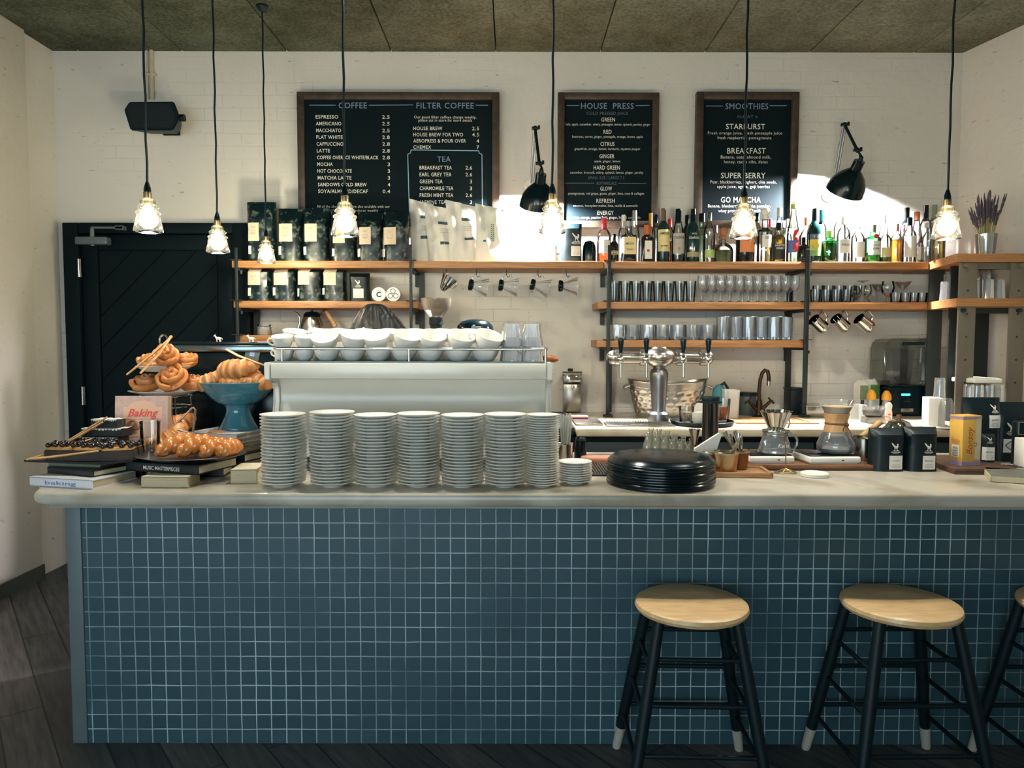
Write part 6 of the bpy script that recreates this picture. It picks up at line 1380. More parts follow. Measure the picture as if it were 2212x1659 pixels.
b = B(); b.tube([(20*s,.01,q(905)), (34*s,.03,q(905)), (36*s,.03,q(915)), (30*s,.02,q(924))], 1.6*s, 8); obj('handle', b, M_STEEL, t)
D = tS2.location.y; s = SZ(1, D)
t = thing('pour_over_brewer', 'hourglass glass coffee brewer with wooden collar on the scale', 'coffee brewer', (GX(1806, D, 1.0), D, zsc)); q = lambda py: ZY(py, D)-zsc
b = B(); b.lathe([(0,.003), (30*s,.002), (36*s,.008), (39*s,q(966)), (39*s,q(958)), (33*s,q(943)), (24*s,q(925)), (20*s,q(912)), (20.5*s,q(905)), (26*s,q(888)), (38*s,q(863)), (37*s,q(863))], 40); obj('glass_body', b, M_GLASSB, t)
b = B(); b.lathe([(25*s,q(932)), (26.5*s,q(931)), (24.5*s,q(921)), (22.5*s,q(912)), (23.5*s,q(904)), (27*s,q(892)), (26*s,q(891)), (21.5*s,q(911)), (23*s,q(922))], 36); obj('wooden_collar', b, wood('collar_wood', (176,134,88), (208,166,116), scale=(8,8,2)), t)
b = B(); b.lathe([(23*s,q(915)), (24.6*s,q(913)), (23*s,q(910.5))], 30); b.sph((14*s,-21*s,q(914)), 4.2*s, 12, 8); b.tube([(8*s,-24*s,q(916)), (3*s,-26*s,q(924)), (5*s,-27*s,q(927))], 1.2*s, 6); b.tube([(14*s,-23*s,q(918)), (19*s,-27*s,q(930)), (24*s,-28*s,q(944))], 1.1*s, 6); obj('leather_tie', b, mat('leather', (96,62,44), .6), t)
b = B(); b.lathe([(0,q(918)), (18*s,q(900)), (24*s,q(889)), (31*s,q(876)), (29*s,q(877)), (23*s,q(890)), (0,q(893))], 30); obj('paper_filter', b, mat('filter_paper', (214,186,146), .8), t)
b = B(); b.lathe([(0,.005), (31*s,.005), (37*s,q(966)), (0,q(966))], 30); obj('water', b, glass('water', (214,222,218), (150,160,156), .06, .03, .06), t)
D = 2.72; s = SZ(1, D)
t = thing('wire_stand', 'thin gold wire dripper stand in front of the white scale', 'stand', (GX(1697, D, WT), D, WT))
b = B(); b.tube([(24*s*math.cos(a), 14*s*math.sin(a), .004) for a in [2*PI*i/24 for i in range(25)]], .0022, 6); b.tube([(12*s*math.cos(a), 8*s*math.sin(a), .012) for a in [2*PI*i/20 for i in range(21)]], .0018, 6)
for i in range(6): a = i*PI/3; b.tube([(0,0,.018), (12*s*math.cos(a),8*s*math.sin(a),.012), (24*s*math.cos(a),14*s*math.sin(a),.003)], .0016, 6)
obj('wire_base', b, M_COPPER, t); b = B(); b.tube([(0,0,.016), (0,0,ZY(972,D)-WT), (-4*s,0,ZY(945,D)-WT)], .0022, 6); obj('wire_stem', b, M_COPPER, t)
D = 2.66; s = SZ(1, D); t = thing('jar_cover', 'round white lid lying on the marble in front of the scales', 'lid', (GX(1760, D, WT), D, WT)); b = B(); b.lathe([(28*s,0), (29.5*s,.002), (29.5*s,.012), (28*s,.014), (0,.014)], 36); obj('lid_body', b, M_WHITE, t); b = B(); b.lathe([(24*s,.0142), (25*s,.0155), (26*s,.0142)], 36); obj('raised_ring', b, M_WHITE, t)
# kettle behind the bags, steel jug
D = 3.0; s = SZ(1, D); cx = GX(1941, D, 1.0)
t = thing('gooseneck_kettle', 'steel pouring kettle with wooden handle and knob behind the black bags', 'kettle', (cx, D, WT)); q = lambda py: ZY(py, D)-WT
b = B(); b.lathe([(0,0), (44*s,0), (46*s,.006), (40*s,q(940)), (30*s,q(922)), (27*s,q(920))], 34); obj('kettle_body', b, M_STEEL, t)
b = B(); b.lathe([(28*s,q(921)), (26*s,q(917)), (20*s,q(909)), (8*s,q(905)), (0,q(904.6))], 30); ld = obj('lid', b, M_CHROME, t)
b = B(); b.lathe([(4*s,q(905.5)), (4.5*s,q(899)), (5.5*s,q(896)), (5*s,q(894)), (0,q(893.5))], 16); obj('lid_knob', b, M_WALNUT, ld)
b = B(); b.tube([(-38*s,0,q(950)), (-48*s,0,q(960)), (-64*s,0,q(945)), (-72*s,0,q(940))], 3*s, 8); obj('handle_bracket', b, M_STEEL, t)
b = B(); b.tube([(GX(1853, D)-cx,-.03,q(943)), (GX(1893, D)-cx,-.05,q(906))], [6*s,6.5*s], 14); obj('handle', b, M_TONG, t)
b = B(); b.tube([(40*s,.02,q(965)), (52*s,.02,q(955)), (54*s,.02,q(935)), (52*s,.02,q(925)), (58*s,.02,q(921))], [4*s,3.5*s,3*s,2.5*s,2*s], 10); obj('spout', b, M_CHROME, t)
D = 2.9; s = SZ(1, D)
t = thing('steel_jug', 'tall steel jug with a glass lip between brewer and black bags', 'jug', (GX(1866, D, 1.0), D, WT)); q = lambda py: ZY(py, D)-WT
b = B(); b.lathe([(0,.003), (19*s,.003), (20*s,0), (21*s,.004), (20*s,q(950)), (21*s,q(942)), (20*s,q(942)), (18*s,.008), (0,.008)], 30); obj('jug_body', b, M_STEEL, t); b = B(); b.lathe([(20.4*s,q(945)), (22*s,q(943)), (20.6*s,q(941))], 30); b.tube([(-20*s,0,q(945)), (-26*s,0,q(950)), (-26*s,0,q(985)), (-20*s,0,q(990))], .004, 8); obj('handle', b, M_STEEL, t)

# ------------------------------------------------------------------ yellow carton and neighbours
t = thing('walnut_board', 'short dark board under the yellow carton', 'board', (GX(2085, 2.85, WT), 2.865, WT), R(-4)); b = B(); b.box((0,0,.011), (.235,.34,.022), bev=.003); obj('board', b, mat('dark_walnut', (88,62,46), .5, var=.35, sc_=30), t)
b = B(); b.box((0,-.1705,.0105), (.23,.002,.003)); obj('edge_groove', b, M_INK, t)
D = 2.80
t = thing('soy_milk_carton', 'yellow soy milk carton with lilac bands on the short dark board', 'carton', (GX(2085, D, 1.0), D, BT), R(12)); hq = ZY(894, D)-BT; cw = .082
Y1, LIL, OR1, PL = mat('carton_yellow', (226,178,84), .5, var=.03), mat('carton_lilac', (160,140,170), .5), mat('carton_orange', (222,142,74), .5), mat('carton_cream', (216,200,164), .5)
b = B(); b.box((0,0,hq/2), (cw,cw*.78,hq), bev=.002)
obj('carton_body', b, Y1, t)
b = B(); f1 = -cw*.39-.0006
for z0, z1, m_ in ((.0,.085,0), (.925,.975,0)): b.mi = m_; b.box((0,0,hq*(z0+z1)/2), (cw+.0012,cw*.78+.0012,hq*(z1-z0)))
b.mi = 3; b.poly([(cw*.16,hq*.13), (cw*.48,hq*.11), (cw*.48,hq*.94), (cw*.2,hq*.94)], y=f1)
b.mi = 2
b.text('Bonsoy', .028, 0, 0, hq*.55, M=Matrix.Translation((-cw*.14, f1-.0004, hq*.5)) @ Matrix.Rotation(-PI/2, 4, 'Y'), sh=.3, bold=.015)
n = 20; b.mi = 1
b.mesh([(cw*.18+rr_*math.cos(2*PI*i/n), f1-.0008, hq*.42+rr_*math.sin(2*PI*i/n)) for rr_ in (.008,.005) for i in range(n)], [(i, (i+1) % n, n+(i+1) % n, n+i) for i in range(n)], smooth=False)
Ms = Matrix.Translation((-cw/2-.0009, 0, 0)) @ Matrix.Rotation(-PI/2, 4, 'Z')
b.mi = 4; b.mesh([(-.018,0,hq*.16), (.018,0,hq*.16), (.018,0,hq*.4), (-.018,0,hq*.4)], [(0,1,2,3)], Ms, False)
b.mi = 1
for k in range(12): zq = hq*(.18+.0165*k); b.mesh([(-.013,-.0004,zq), (.013,-.0004,zq), (.013,-.0004,zq+.0014+.001*(k % 3 == 0)), (-.013,-.0004,zq+.0014+.001*(k % 3 == 0))], [(0,1,2,3)], Ms, False)
b.mi = 2; b.text('Bonsoy', .02, 0, hq*.5, .04, M=Ms); b.text('1 litre', .006, 0, hq*.44, .026, M=Ms, y=0)
obj('print', b, [LIL, M_INKG, mat('carton_red', (196,98,52), .6), PL, M_WHITE], t)
roaster_bag(2076, 2156, 856, BT, 2.94, 'tall black roaster bag with folded top rising behind the yellow carton', d=.08, lab=(2120,893,2146,920), emb=(2135,878,15), txt='MEDINA', seed=41, fold=.7)
roaster_bag(2119, 2146, 935, BT, 2.868, 'narrow black roaster bag close against the yellow carton', d=.05, lab=(2117,962,2139,990), emb=(2128,946,12), txt='MEDINA', seed=42, fold=.9)
roaster_bag(2140, 2218, 866, WT, 3.03, 'large black roaster bag with crest label at the end of the bar', d=.085, lab=(2152,943,2181,972), emb=(2168,919,22), seed=43, fold=.74, crest=True)
def hexprint(b, w, h, y):
    b.mi = 1
    for k in range(4):
        z = h*(.15+.22*k); b.poly([(-w*.4,z), (0,z+h*.12), (w*.4,z), (w*.4,z+h*.06), (0,z+h*.18), (-w*.4,z+h*.06)], y=y)
tq = carton(2200, 2250, 944, 2.78, 'white and blue hexagon printed packet at the very end of the bar', WT, M_WHITE, extra=hexprint, d=.06)
t = thing('card_reader', 'black and silver card reader behind the hexagon packet', 'card reader', (GX(2215, 2.86, 1.0), 2.88, WT)); hq = ZY(908, 2.86)-WT
b = B(); b.box((0,0,hq/2), (.06,.04,hq), bev=.008, seg=3); obj('reader_body', b, M_BLACK, t); b = B(); b.tube([(-.028,-.022,hq*.72), (-.028,-.022,hq*.98), (.028,-.022,hq*.98), (.028,-.022,hq*.72), (-.028,-.022,hq*.72)], .0025, 6); obj('screen_frame', b, M_STEEL, t)
D = 2.60; s = SZ(1, D)
t = thing('slate_board', 'stone serving slab with pale edge at the end of the bar', 'board', (GX(2215, D, WT), D, WT), R(-26)); b = B(); b.box((0,0,.011), (.23,.2,.022), bev=.004); obj('slab', b, mat('grey_stone', (104,106,98), .6, var=.25, sc_=20), t); b = B(); b.box((0,-.1005,.011), (.226,.004,.018)); b.box((-.1155,0,.011), (.004,.196,.018)); obj('pale_edge', b, mat('pale_stone_edge', (196,184,154), .7), t)
D = 2.78
t = thing('bean_dish', 'oval white dish of dark coffee beans at the end of the bar', 'dish', (GX(2182, 2.77, WT), 2.775, WT+.0003)); b = B(); b.lathe([(0,.003), (.04,.003), (.045,0), (.06,.008), (.073,.019), (.071,.02), (.055,.011), (0,.008)], 36, sy=.72); obj('dish', b, M_PORC, t)
b = B(); rb = random.Random(8)
for i in range(110):
    a = rb.uniform(0, 2*PI); q_ = math.sqrt(rb.random())*.056; b.sph((q_*math.cos(a), q_*.7*math.sin(a), .016+rb.uniform(0,.008)*(1-q_/.06)), (.0058,.0042,.0036), 8, 5, M=Matrix.Rotation(rb.uniform(0, 3), 4, 'Z'))
o = obj('coffee_beans', b, mat('roasted_beans', (46,34,28), .4), t); o['kind'] = 'stuff'
# ================================================================== pastry end of the bar
M_CRO = striped('croissant_crust', (186,116,62), (220,158,96), 11, .42, 'X', 5)
M_ROLL = mat('pastry_glaze', (198,130,72), .35, var=.3, sc_=40, coat=.15)
M_TWIST = mat('glazed_twist', (196,120,54), .25, var=.45, sc_=46, coat=.5)
M_CHOC = speckle('brownie_crumb', (18,20,22), (66,56,50), 70, .6, .75, .7)
M_SUGAR = speckle('icing_sugar', (226,222,214), (150,140,130), 46, .62, .8, .9)
M_CRUST = mat('tart_crust', (54,42,36), .7, var=.35, sc_=40, bump=.3); M_CURD = mat('baked_almond_filling', (198,150,88), .6, var=.25, sc_=60, bump=.3); M_CHERRY = mat('glossy_dark_cherries', (18,16,22), .08, spec=.8)
def book(label, px, D, zb, w, d, h, rot, cm, spine=None, title=None, sm=None, group=None, tm=None):
    """w runs along the spine, d away from it; spine faces the front"""
    t = thing('book', label, 'book', (GX(px, D, zb), D, zb), rot, group)
    th = .0035
    b = B(); b.box((0,0,h-th/2), (w,d,th)); b.box((0,0,th/2), (w,d,th)); b.box((0,-d/2+th/2,h/2), (w,th,h-.0004)); obj('cover', b, cm, t)
    b = B(); b.box((0,.002,h/2), (w-.008,d-.008,h-2*th-.0004)); obj('page_block', b, M_PAGES, t)
    if title:
        b = B()
        if spine is not None: b.box((0,-d/2-.0004,h/2), (w*spine,.0008,h*.94)); b.mi = 1
        b.text(title, h*.42, 0, h/2, w*.5, y=-d/2-.0014, bold=.01); obj('spine_title', b, [sm or cm, tm or M_INK] if spine is not None else [tm or M_WHITE], t)
    return t
BKW, BKB, BKG = mat('white_cover', (214,216,220), .4, var=.03), mat('black_cover', (16,30,34), .4), mat('grey_green_cover', (112,116,102), .6)
BKL, BKR = mat('lilac_white_cover', (206,200,206), .5), mat('red_brown_cover', (142,80,64), .5)
# under the brownies
z = WT
book('white spined baking book at the very end of the bar', 184, 2.52, z, .25, .2, .031, R(-14), BKW, None, 'baking', tm=mat('blue_print', (110,124,190), .7)); z1 = z+.0312
book('black covered book lying askew on the white spined baking book', 206, 2.57, z1, .22, .19, .022, R(-22), BKB); z2 = z1+.0222
book('grey covered book directly under the black slate of brownies', 200, 2.60, z2, .2, .17, .016, R(-10), BKG); z3 = z2+.0162
t = thing('slate_board', 'thin black slate board carrying brownies and cherry tarts', 'board', (GX(206, 2.60, z3), 2.60, z3), R(-6)); b = B(); b.prism([(-.19,-.1), (.1,-.13), (.18,-.06), (.19,.12), (-.14,.13)], 0, .007, 'z'); obj('slate', b, BKB, t)
b = B(); b.prism([(.14,-.086), (.183,-.05), (.186,.05), (.176,.05)], .0072, .0078, 'z'); obj('napkin_edge', b, mat('salmon_paper', (206,124,104), .8), t)
zs = z3+.0075
# cherry tarts
def tart(px, D, rot, label, s=1):
    t = thing('cherry_tart', label, 'tart', (GX(px, D, zs), D, zs), rot, 'cherry tarts on the slate'); t.scale = (s, s, s)
    ol = [(-.055,-.03), (.0,-.036), (.055,-.03), (.062,.03), (-.062,.03)]
    b = B(); b.prism(ol, 0, .036, 'z'); bmesh.ops.bevel(b.bm, geom=list(b.bm.edges), offset=.004, segments=2, affect='EDGES'); obj('crust', b, M_CRUST, t)
    b = B(); b.prism([(x*.92, y*.9) for x, y in ol], .034, .044, 'z'); bmesh.ops.bevel(b.bm, geom=list(b.bm.edges), offset=.004, segments=2, affect='EDGES'); obj('filling', b, M_CURD, t)
    b = B(); r_ = random.Random(int(px))
    for i in range(12): b.sph((-.045+.03*(i % 4)+r_.uniform(-.006,.006), -.018+.02*(i//4)+r_.uniform(-.004,.004), .050+r_.uniform(0,.006)), (.0105,.010,.009), 12, 8)
    obj('cherries', b, M_CHERRY, t)
tart(140, 2.53, R(-6), 'cherry tart slice under the open arm of the tongs'); tart(200, 2.525, R(4), 'cherry tart slice at the front middle of the slate'); tart(256, 2.53, R(22), 'cherry tart slice at the front corner nearest the twisted pastries', .95)
tart(212, 2.595, 0, 'cherry tart slice half hidden behind the front tarts'); tart(272, 2.60, R(12), 'cherry tart slice at the back beside the brownies', .9)
def brownie(px, D, z, w, d, h, rot, label):
    t = thing('brownie', label, 'brownie', (GX(px, D, z), D, z), rot, 'dusted brownies in a pile')
    b = B(); b.box((0,0,h/2), (w,d,h), bev=.004)
    r_ = random.Random(int(px))
    for v in b.bm.verts: v.co += Vector((r_.uniform(-.0015,.0015), r_.uniform(-.0015,.0015), r_.uniform(-.001,.001)))
    obj('crumb', b, M_CHOC, t)
    b = B(); n = 12; b.mesh([(-w/2+w*i/n, -d/2+d*j/6, h+.0012+.001*math.sin(i*1.7+j)) for j in range(7) for i in range(n+1)], [(j*(n+1)+i, j*(n+1)+i+1, (j+1)*(n+1)+i+1, (j+1)*(n+1)+i) for j in range(6) for i in range(n)])
    for i in range(n): x = -w/2+w*(i+.5)/n; dd = .002+.004*abs(math.sin(i*2.3)); b.mesh([(x-w/n/2,-d/2-.0008,h+.001), (x+w/n/2,-d/2-.0008,h+.001), (x+w/n/4,-d/2-.0008,h-dd), (x-w/n/4,-d/2-.0008,h-dd)], [(0,1,2,3)])
    obj('icing_sugar', b, M_SUGAR, t)
zb_ = zs+.038
brownie(222, 2.675, zs, .16, .07, .03, .05, 'lowest brownie at the back of the slate'); 
brownie(226, 2.675, zs+.0315, .15, .07, .029, -.08, 'second brownie from the bottom of the brownie pile'); brownie(232, 2.675, zs+.063, .15, .07, .029, -.06, 'brownie just below the small top brownie'); brownie(235, 2.675, zs+.0945, .095, .06, .03, -.03, 'small sugar dusted brownie on top of the pile')
def bar(b, pts, w, th): b.tube(pts, [w]*len(pts), 8, flat=(1, th/w), up=(0,0,1))
def tongs(label, P, parts, m=M_TONG, r=.0075, group='wooden pastry tongs'):
    o_ = Vector(P); t = thing('pastry_tongs', label, 'tongs', o_, 0, group)
    for nm, pts in parts:
        b = B(); q = [Vector(p)-o_ for p in pts]
        b.tube(q, [r*.9]+[r]*(len(q)-2)+[r*.75], 8, flat=(.55, 1.15)); obj(nm, b, m, t)
    return t
W3 = lambda px, py, D: Vector((GX(px, D, ZY(py, D)), D, ZY(py, D)))
tongs('wooden tongs lying open over the cherry tarts', W3(64, 994, 2.50), [('tong_arm', [W3(64,994,2.50), W3(120,976,2.53), W3(198,950,2.60)]), ('tong_arm', [W3(64,994,2.50), W3(120,988,2.49), W3(212,976,2.485)]), ('hinge', [W3(60,995,2.50), W3(66,993,2.5), W3(76,991,2.502)])])
tongs('wooden tongs slanting up behind the brownies', W3(150, 952, 2.61), [('tong_arm', [W3(148,954,2.61), W3(190,928,2.615), W3(231,903,2.62)]), ('tong_arm', [W3(150,956,2.60), W3(188,934,2.605), W3(222,914,2.61)])], r=.007)

# upright cookbook
t = thing('cookbook', 'upright pink cookbook titled Baking with a pretzel on its cover', 'book', (GX(300, 2.735, 1.0), 2.735, WT+.08), (R(-5), 0, R(3)))
q = lambda px, py: (GX(px, 2.735)-t.location.x, ZY(py, 2.735)-t.location.z); x0, z1_ = q(245, 857); x1 = q(357, 857)[0]
b = B(); b.box(((x0+x1)/2, 0, z1_/2), (x1-x0, .003, z1_)); b.box(((x0+x1)/2, .03, z1_/2), (x1-x0, .003, z1_)); b.box((x0+.0015, .015, z1_/2), (.003, .03, z1_-.0004)); obj('cover', b, mat('mottled_pink_cover', (206,170,156), .5, var=.3, sc_=50), t)
b = B(); b.box(((x0+x1)/2+.001, .015, z1_/2), (x1-x0-.006, .026, z1_-.008)); obj('page_block', b, M_PAGES, t)
PK, PK2 = mat('peach_panel', (232,184,152), .6, var=.03), mat('peach_line', (206,138,112), .6)
b = B(); fy_ = -.0022
arch = [q(262,880), q(347,880)] ; ap = [q(262,907), q(345,907), q(345,881)] + [(q(303,0)[0]+(q(333,0)[0]-q(303,0)[0])*math.cos(a), q(0,881)[1]+(q(0,868)[1]-q(0,881)[1])*math.sin(a)) for a in [PI*i/12 for i in range(13)]] + [q(262,881)]
b.poly(ap, y=fy_); b.poly([q(262,945), q(345,945), q(345,909), q(262,909)], y=fy_)
b.mi = 1; b.poly([q(303,945), q(304,945), q(304,909), q(303,909)], y=fy_-.0004)
b.mi = 2; b.text('Baking', ZY(885,2.735)-ZY(902,2.735), *q(305,893), q(338,0)[0]-q(273,0)[0], y=fy_-.0006, sh=.35, bold=.02)
b.mi = 3
cxp, czp = q(283, 922); rr_ = .016
b.tube([(cxp+1.25*rr_*math.sin(a)*(1 if True else 0), fy_-.001, czp+rr_*(.9*math.cos(a)+.35*math.cos(2*a))) for a in [2*PI*i/40 for i in range(41)]], .0052, 8, flat=(1,1))
b.tube([(cxp-rr_*.9, fy_-.003, czp-rr_*.9), (cxp, fy_-.004, czp-.2*rr_), (cxp+rr_*.7, fy_-.003, czp+rr_*.6)], .0045, 8)
obj('cover_art', b, [PK, PK2, mat('red_title', (224,72,56), .5), mat('pretzel_brown', (150,104,74), .4)], t)
book('pale closed book lying under the upright pink cookbook', 318, 2.76, WT, .26, .2, .05, R(-5), BKG); book('cream covered book on top of the pale book beneath the cookbook', 313, 2.76, WT+.0502, .25, .18, .028, R(-2), BKL)

# two-tier cake stand
SDp = 2.91; cx = GX(352, SDp, 1.2)
t = thing('cake_stand', 'two tier cake stand of white plates with a silver ring handle', 'cake stand', (cx, SDp+.02, WT)); s = SZ(1, SDp); q = lambda py: ZY(py, SDp)-WT
zA, zB = q(846), q(793)
b = B(); R1 = 74*s; b.lathe([(0,zA-.014), (R1*.55,zA-.014), (R1*.58,zA-.017), (R1*.62,zA-.014), (R1*.98,zA), (R1,zA+.002), (R1*.97,zA+.003), (R1*.62,zA-.009), (0,zA-.009)], 44); obj('lower_plate', b, M_PORC, t)
b = B(); R2 = 59*s; b.lathe([(0,zB-.018), (R2*.62,zB-.018), (R2*.64,zB-.020), (R2*.7,zB-.018), (R2*.98,zB), (R2,zB+.002), (R2*.97,zB+.003), (R2*.66,zB-.012), (0,zB-.012)], 44); obj('upper_plate', b, M_PORC, t)
b = B(); b.cyl((0,0,zA-.014), (0,0,q(748)), .0045); rz_ = q(737); b.tube([(-.002+10*s*math.sin(a)*.9, 0, rz_+12*s*math.cos(a)) for a in [2*PI*i/24 for i in range(25)]], .004, 8); b.cyl((0,0,zA+.02), (0,0,zA+.03), .008); obj('centre_rod', b, M_CHROME, t)
b = B(); 
for rz in (zA-.02, q(880)): b.tube([(54*s*math.cos(a), 54*s*math.sin(a), rz) for a in [2*PI*i/32 for i in range(33)]], .0028, 6)
for i in range(4): a = PI/4+i*PI/2; b.tube([(52*s*math.cos(a), 52*s*math.sin(a), zA-.016), (54*s*math.cos(a), 54*s*math.sin(a), q(880)), (58*s*math.cos(a), 58*s*math.sin(a), .003)], .0032, 6)
obj('wire_base', b, M_CHROME, t)
def roll(label, x, y, z, s, rot, tiltx=0):
    """flat spiral bun with its swirl on top"""
    t = thing('pastry_swirl', label, 'pastry', (x, y, z+.048*s*math.sin(tiltx)), (Matrix.Rotation(tiltx, 3, 'X') @ Matrix.Rotation(rot, 3, 'Z')).to_euler(), 'swirl pastries on the cake stand'); t.scale = (s, s, s)
    b = B(); pts, rs = [], []
    for i in range(90):
        u = i/89; a = u**.8*2.6*2*PI; r_ = .004+.040*u
        pts.append((r_*math.cos(a), r_*math.sin(a)*.9, .024+.014*(1-u*u))); rs.append(.0085+.0015*math.sin(i*.9))
    b.tube(pts, rs, 10, flat=(1.7, 1)); obj('swirl', b, M_ROLL, t)
    b = B(); b.lathe([(0,.0), (.036,.0), (.045,.008), (.047,.018), (.04,.026), (0,.03)], 26, sy=.9); obj('dough_base', b, M_ROLL, t)
yS = SDp+.02; zl, zu = WT+zA-.0085, WT+zB-.0115
roll('domed swirl pastry on the lower tier nearest the door hinge', GX(312, SDp), yS, zl, 1.15, .3, R(14)); roll('swirl pastry facing forward in the middle of the lower tier', GX(372, 2.84), yS-.065, zl, 1.28, 1.2, R(46)); roll('swirl pastry on the lower tier nearest the blue bowl', GX(402, SDp), yS+.04, zl, 1.05, 2, R(16))
roll('swirl pastry on the upper tier behind the crossed tongs', GX(318, SDp), yS+.01, zu, .95, 0, R(14)); roll('swirl pastry facing forward in the middle of the upper tier', GX(355, 2.84), yS-.05, zu, 1.12, 2.1, R(46)); roll('swirl pastry on the upper tier nearest the blue bowl', GX(394, SDp), yS+.02, zu, .98, 4, R(16))
tongs('pale wooden tongs leaning crosswise on the upper tier of the cake stand', W3(372, 727, 2.81), [('tong_arm', [W3(372,728,2.82), W3(330,766,2.79), W3(274,811,2.77)]), ('tong_arm', [W3(370,727,2.82), W3(345,765,2.785), W3(303,808,2.765)])], r=.0085)

# glazed twists on a metal plate, on books
book('thick pale paged book at the front edge under the music book', 372, 2.47, WT, .155, .1, .038, R(-2), M_PAGES)
book('black book with silver spine title about music under the metal plate', 395, 2.585, WT+.0385, .30, .2, .031, R(-17), BKB, None, 'MUSIC MASTERPIECES', tm=M_CHALK)
book('dark thick book supporting the back of the music book', 440, 2.68, WT, .18, .12, .038, R(4), BKB)
book('thick pale paged book beside the tall saucer stack', 538, 2.56, WT, .085, .14, .05, R(6), M_PAGES)
zp = WT+.0385+.0315
t = thing('metal_plate', 'round worn metal plate of glazed pastries resting on the music book', 'plate', (GX(413, 2.60, zp), 2.60, zp)); rp = SZ(116, 2.60, zp)
b = B(); b.lathe([(0,.003), (rp*.7,.003), (rp*.72,0), (rp*.76,.003), (rp*.97,.014), (rp,.017), (rp*.96,.018), (rp*.74,.008), (0,.007)], 48, sy=.8); obj('plate_body', b, M_PEWTER, t)
def twist(label, A, C, s, rise=.012, seed=0):
    A, C = Vector(A), Vector(C); m = (A+C)/2; t = thing('glazed_twist', label, 'pastry', m, 0, 'glazed twisted pastries')
    d = C-A; L_ = d.length; u = d.normalized(); w_ = u.cross(Vector((0,0,1))).normalized(); v_ = w_.cross(u)
    for k in range(2):
        b = B(); pts, rs = [], []
        for i in range(41):
            f = i/40; a = f*2*PI*2.2+k*PI; e = math.sin(PI*min(1, max(0, f)))**.5 if 0 < f < 1 else 0.05
            pts.append(A+d*f-m+(w_*math.cos(a)+v_*math.sin(a)*.8)*.016*s*e+Vector((0,0,rise*math.sin(PI*f)+.014*s))); rs.append(s*(.007+.014*e))
        b.tube(pts, rs, 10); obj('twisted_strand', b, M_TWIST, t)
Dp = 2.545; zt_ = zp+.012
tw = lambda px, D, dz=0: (GX(px, D, zt_), D, zt_+dz)
twist('golden glazed twist at the brownie end of the metal plate', tw(338, 2.53), tw(428, 2.63, .04), 1.0); twist('glazed twist, second from the brownie end of the metal plate', tw(385, 2.525), tw(462, 2.62, .036), 1.0)
twist('dark glazed twist, third along the metal plate', tw(436, 2.525), tw(492, 2.62, .022), .98); twist('glazed twist at the saucer end of the metal plate', tw(474, 2.53), tw(518, 2.61, .014), 1.0)
def croissant(label, loc, rot, s, group):
    t = thing('croissant', label, 'pastry', loc, rot, group); t.scale = (s, s, s)
    b = B(); pts, rs = [], []; n = 46
    for i in range(n+1):
        f = i/n; a = R(-75)+R(150)*f; e = math.sin(PI*f)**.7 if 0 < f < 1 else 0
        ring = .88+.16*((f*9) % 1)
        pts.append((.062*math.sin(a), .062*(1-math.cos(a))-.02, .03*(.35+.65*e))); rs.append((.006+.028*e)*ring)
    b.tube(pts, rs, 14); obj('layered_crust', b, M_CRO, t)
    b = B(); b.tube([(-.03,-.022,.03), (0,-.03,.042), (.03,-.022,.03)], [.004,.01,.004], 8); obj('tip_fold', b, M_ROLL, t)
# croissants behind the plate in a clear box
book('dark book at the bottom under the croissants behind the metal plate', 380, 2.79, WT, .2, .1, .045, R(3), BKB); book('dark book directly under the croissants behind the metal plate', 380, 2.79, WT+.0453, .19, .1, .04, R(-3), BKG)
zc = WT+.0856
G_ = 'croissants behind the metal plate'
croissant('large ridged croissant leaning behind the glazed twists', (GX(362, 2.765), 2.765, zc+.03), (R(62), R(-30), R(20)), 1.25, G_); croissant('croissant behind the metal plate under the grey tongs', (GX(405, 2.775), 2.775, zc), (R(20), 0, R(-30)), 1.05, G_); croissant('almond topped croissant on top of the pile behind the metal plate', (GX(377, 2.785), 2.785, zc+.075), (R(50), R(10), R(200)), 1.1, G_)
t = thing('glass_tumbler', 'clear tumbler standing between brownies and ridged croissant', 'glass', (GX(326, 2.655, .95), 2.655, WT)); hq = ZY(912, 2.655)-WT; b = B(); b.lathe([(0,.006), (.026,.006), (.028,0), (.03,.004), (.034,hq*.96), (.035,hq), (.033,hq), (.028,.012), (0,.01)], 24); obj('tumbler_body', b, M_GLASS, t); b = B(); b.lathe([(.0345,hq-.004), (.0365,hq), (.0345,hq+.001)], 24); obj('rim', b, M_GLASS, t)
M_GW = wood('grey_wood', (140,118,96), (176,150,124), scale=(6,6,6))
tongs('greyish bent wooden tongs standing among the croissants', W3(412, 884, 2.74), [('tong_arm', [W3(372,922,2.74), W3(395,903,2.76), W3(413,885,2.775)]), ('tong_arm', [W3(422,887,2.78), W3(420,908,2.78), W3(417,934,2.78)]), ('hinge', [W3(411,886,2.775), W3(418,882,2.778), W3(423,888,2.78)])], M_GW)
tongs('greyish wooden tongs lying from croissants towards the dark books', W3(385, 934, 2.68), [('tong_arm', [W3(384,935,2.69), W3(430,945,2.69), W3(497,963,2.70)]), ('tong_arm', [W3(384,929,2.71), W3(420,940,2.72), W3(470,955,2.73)])], M_GW)

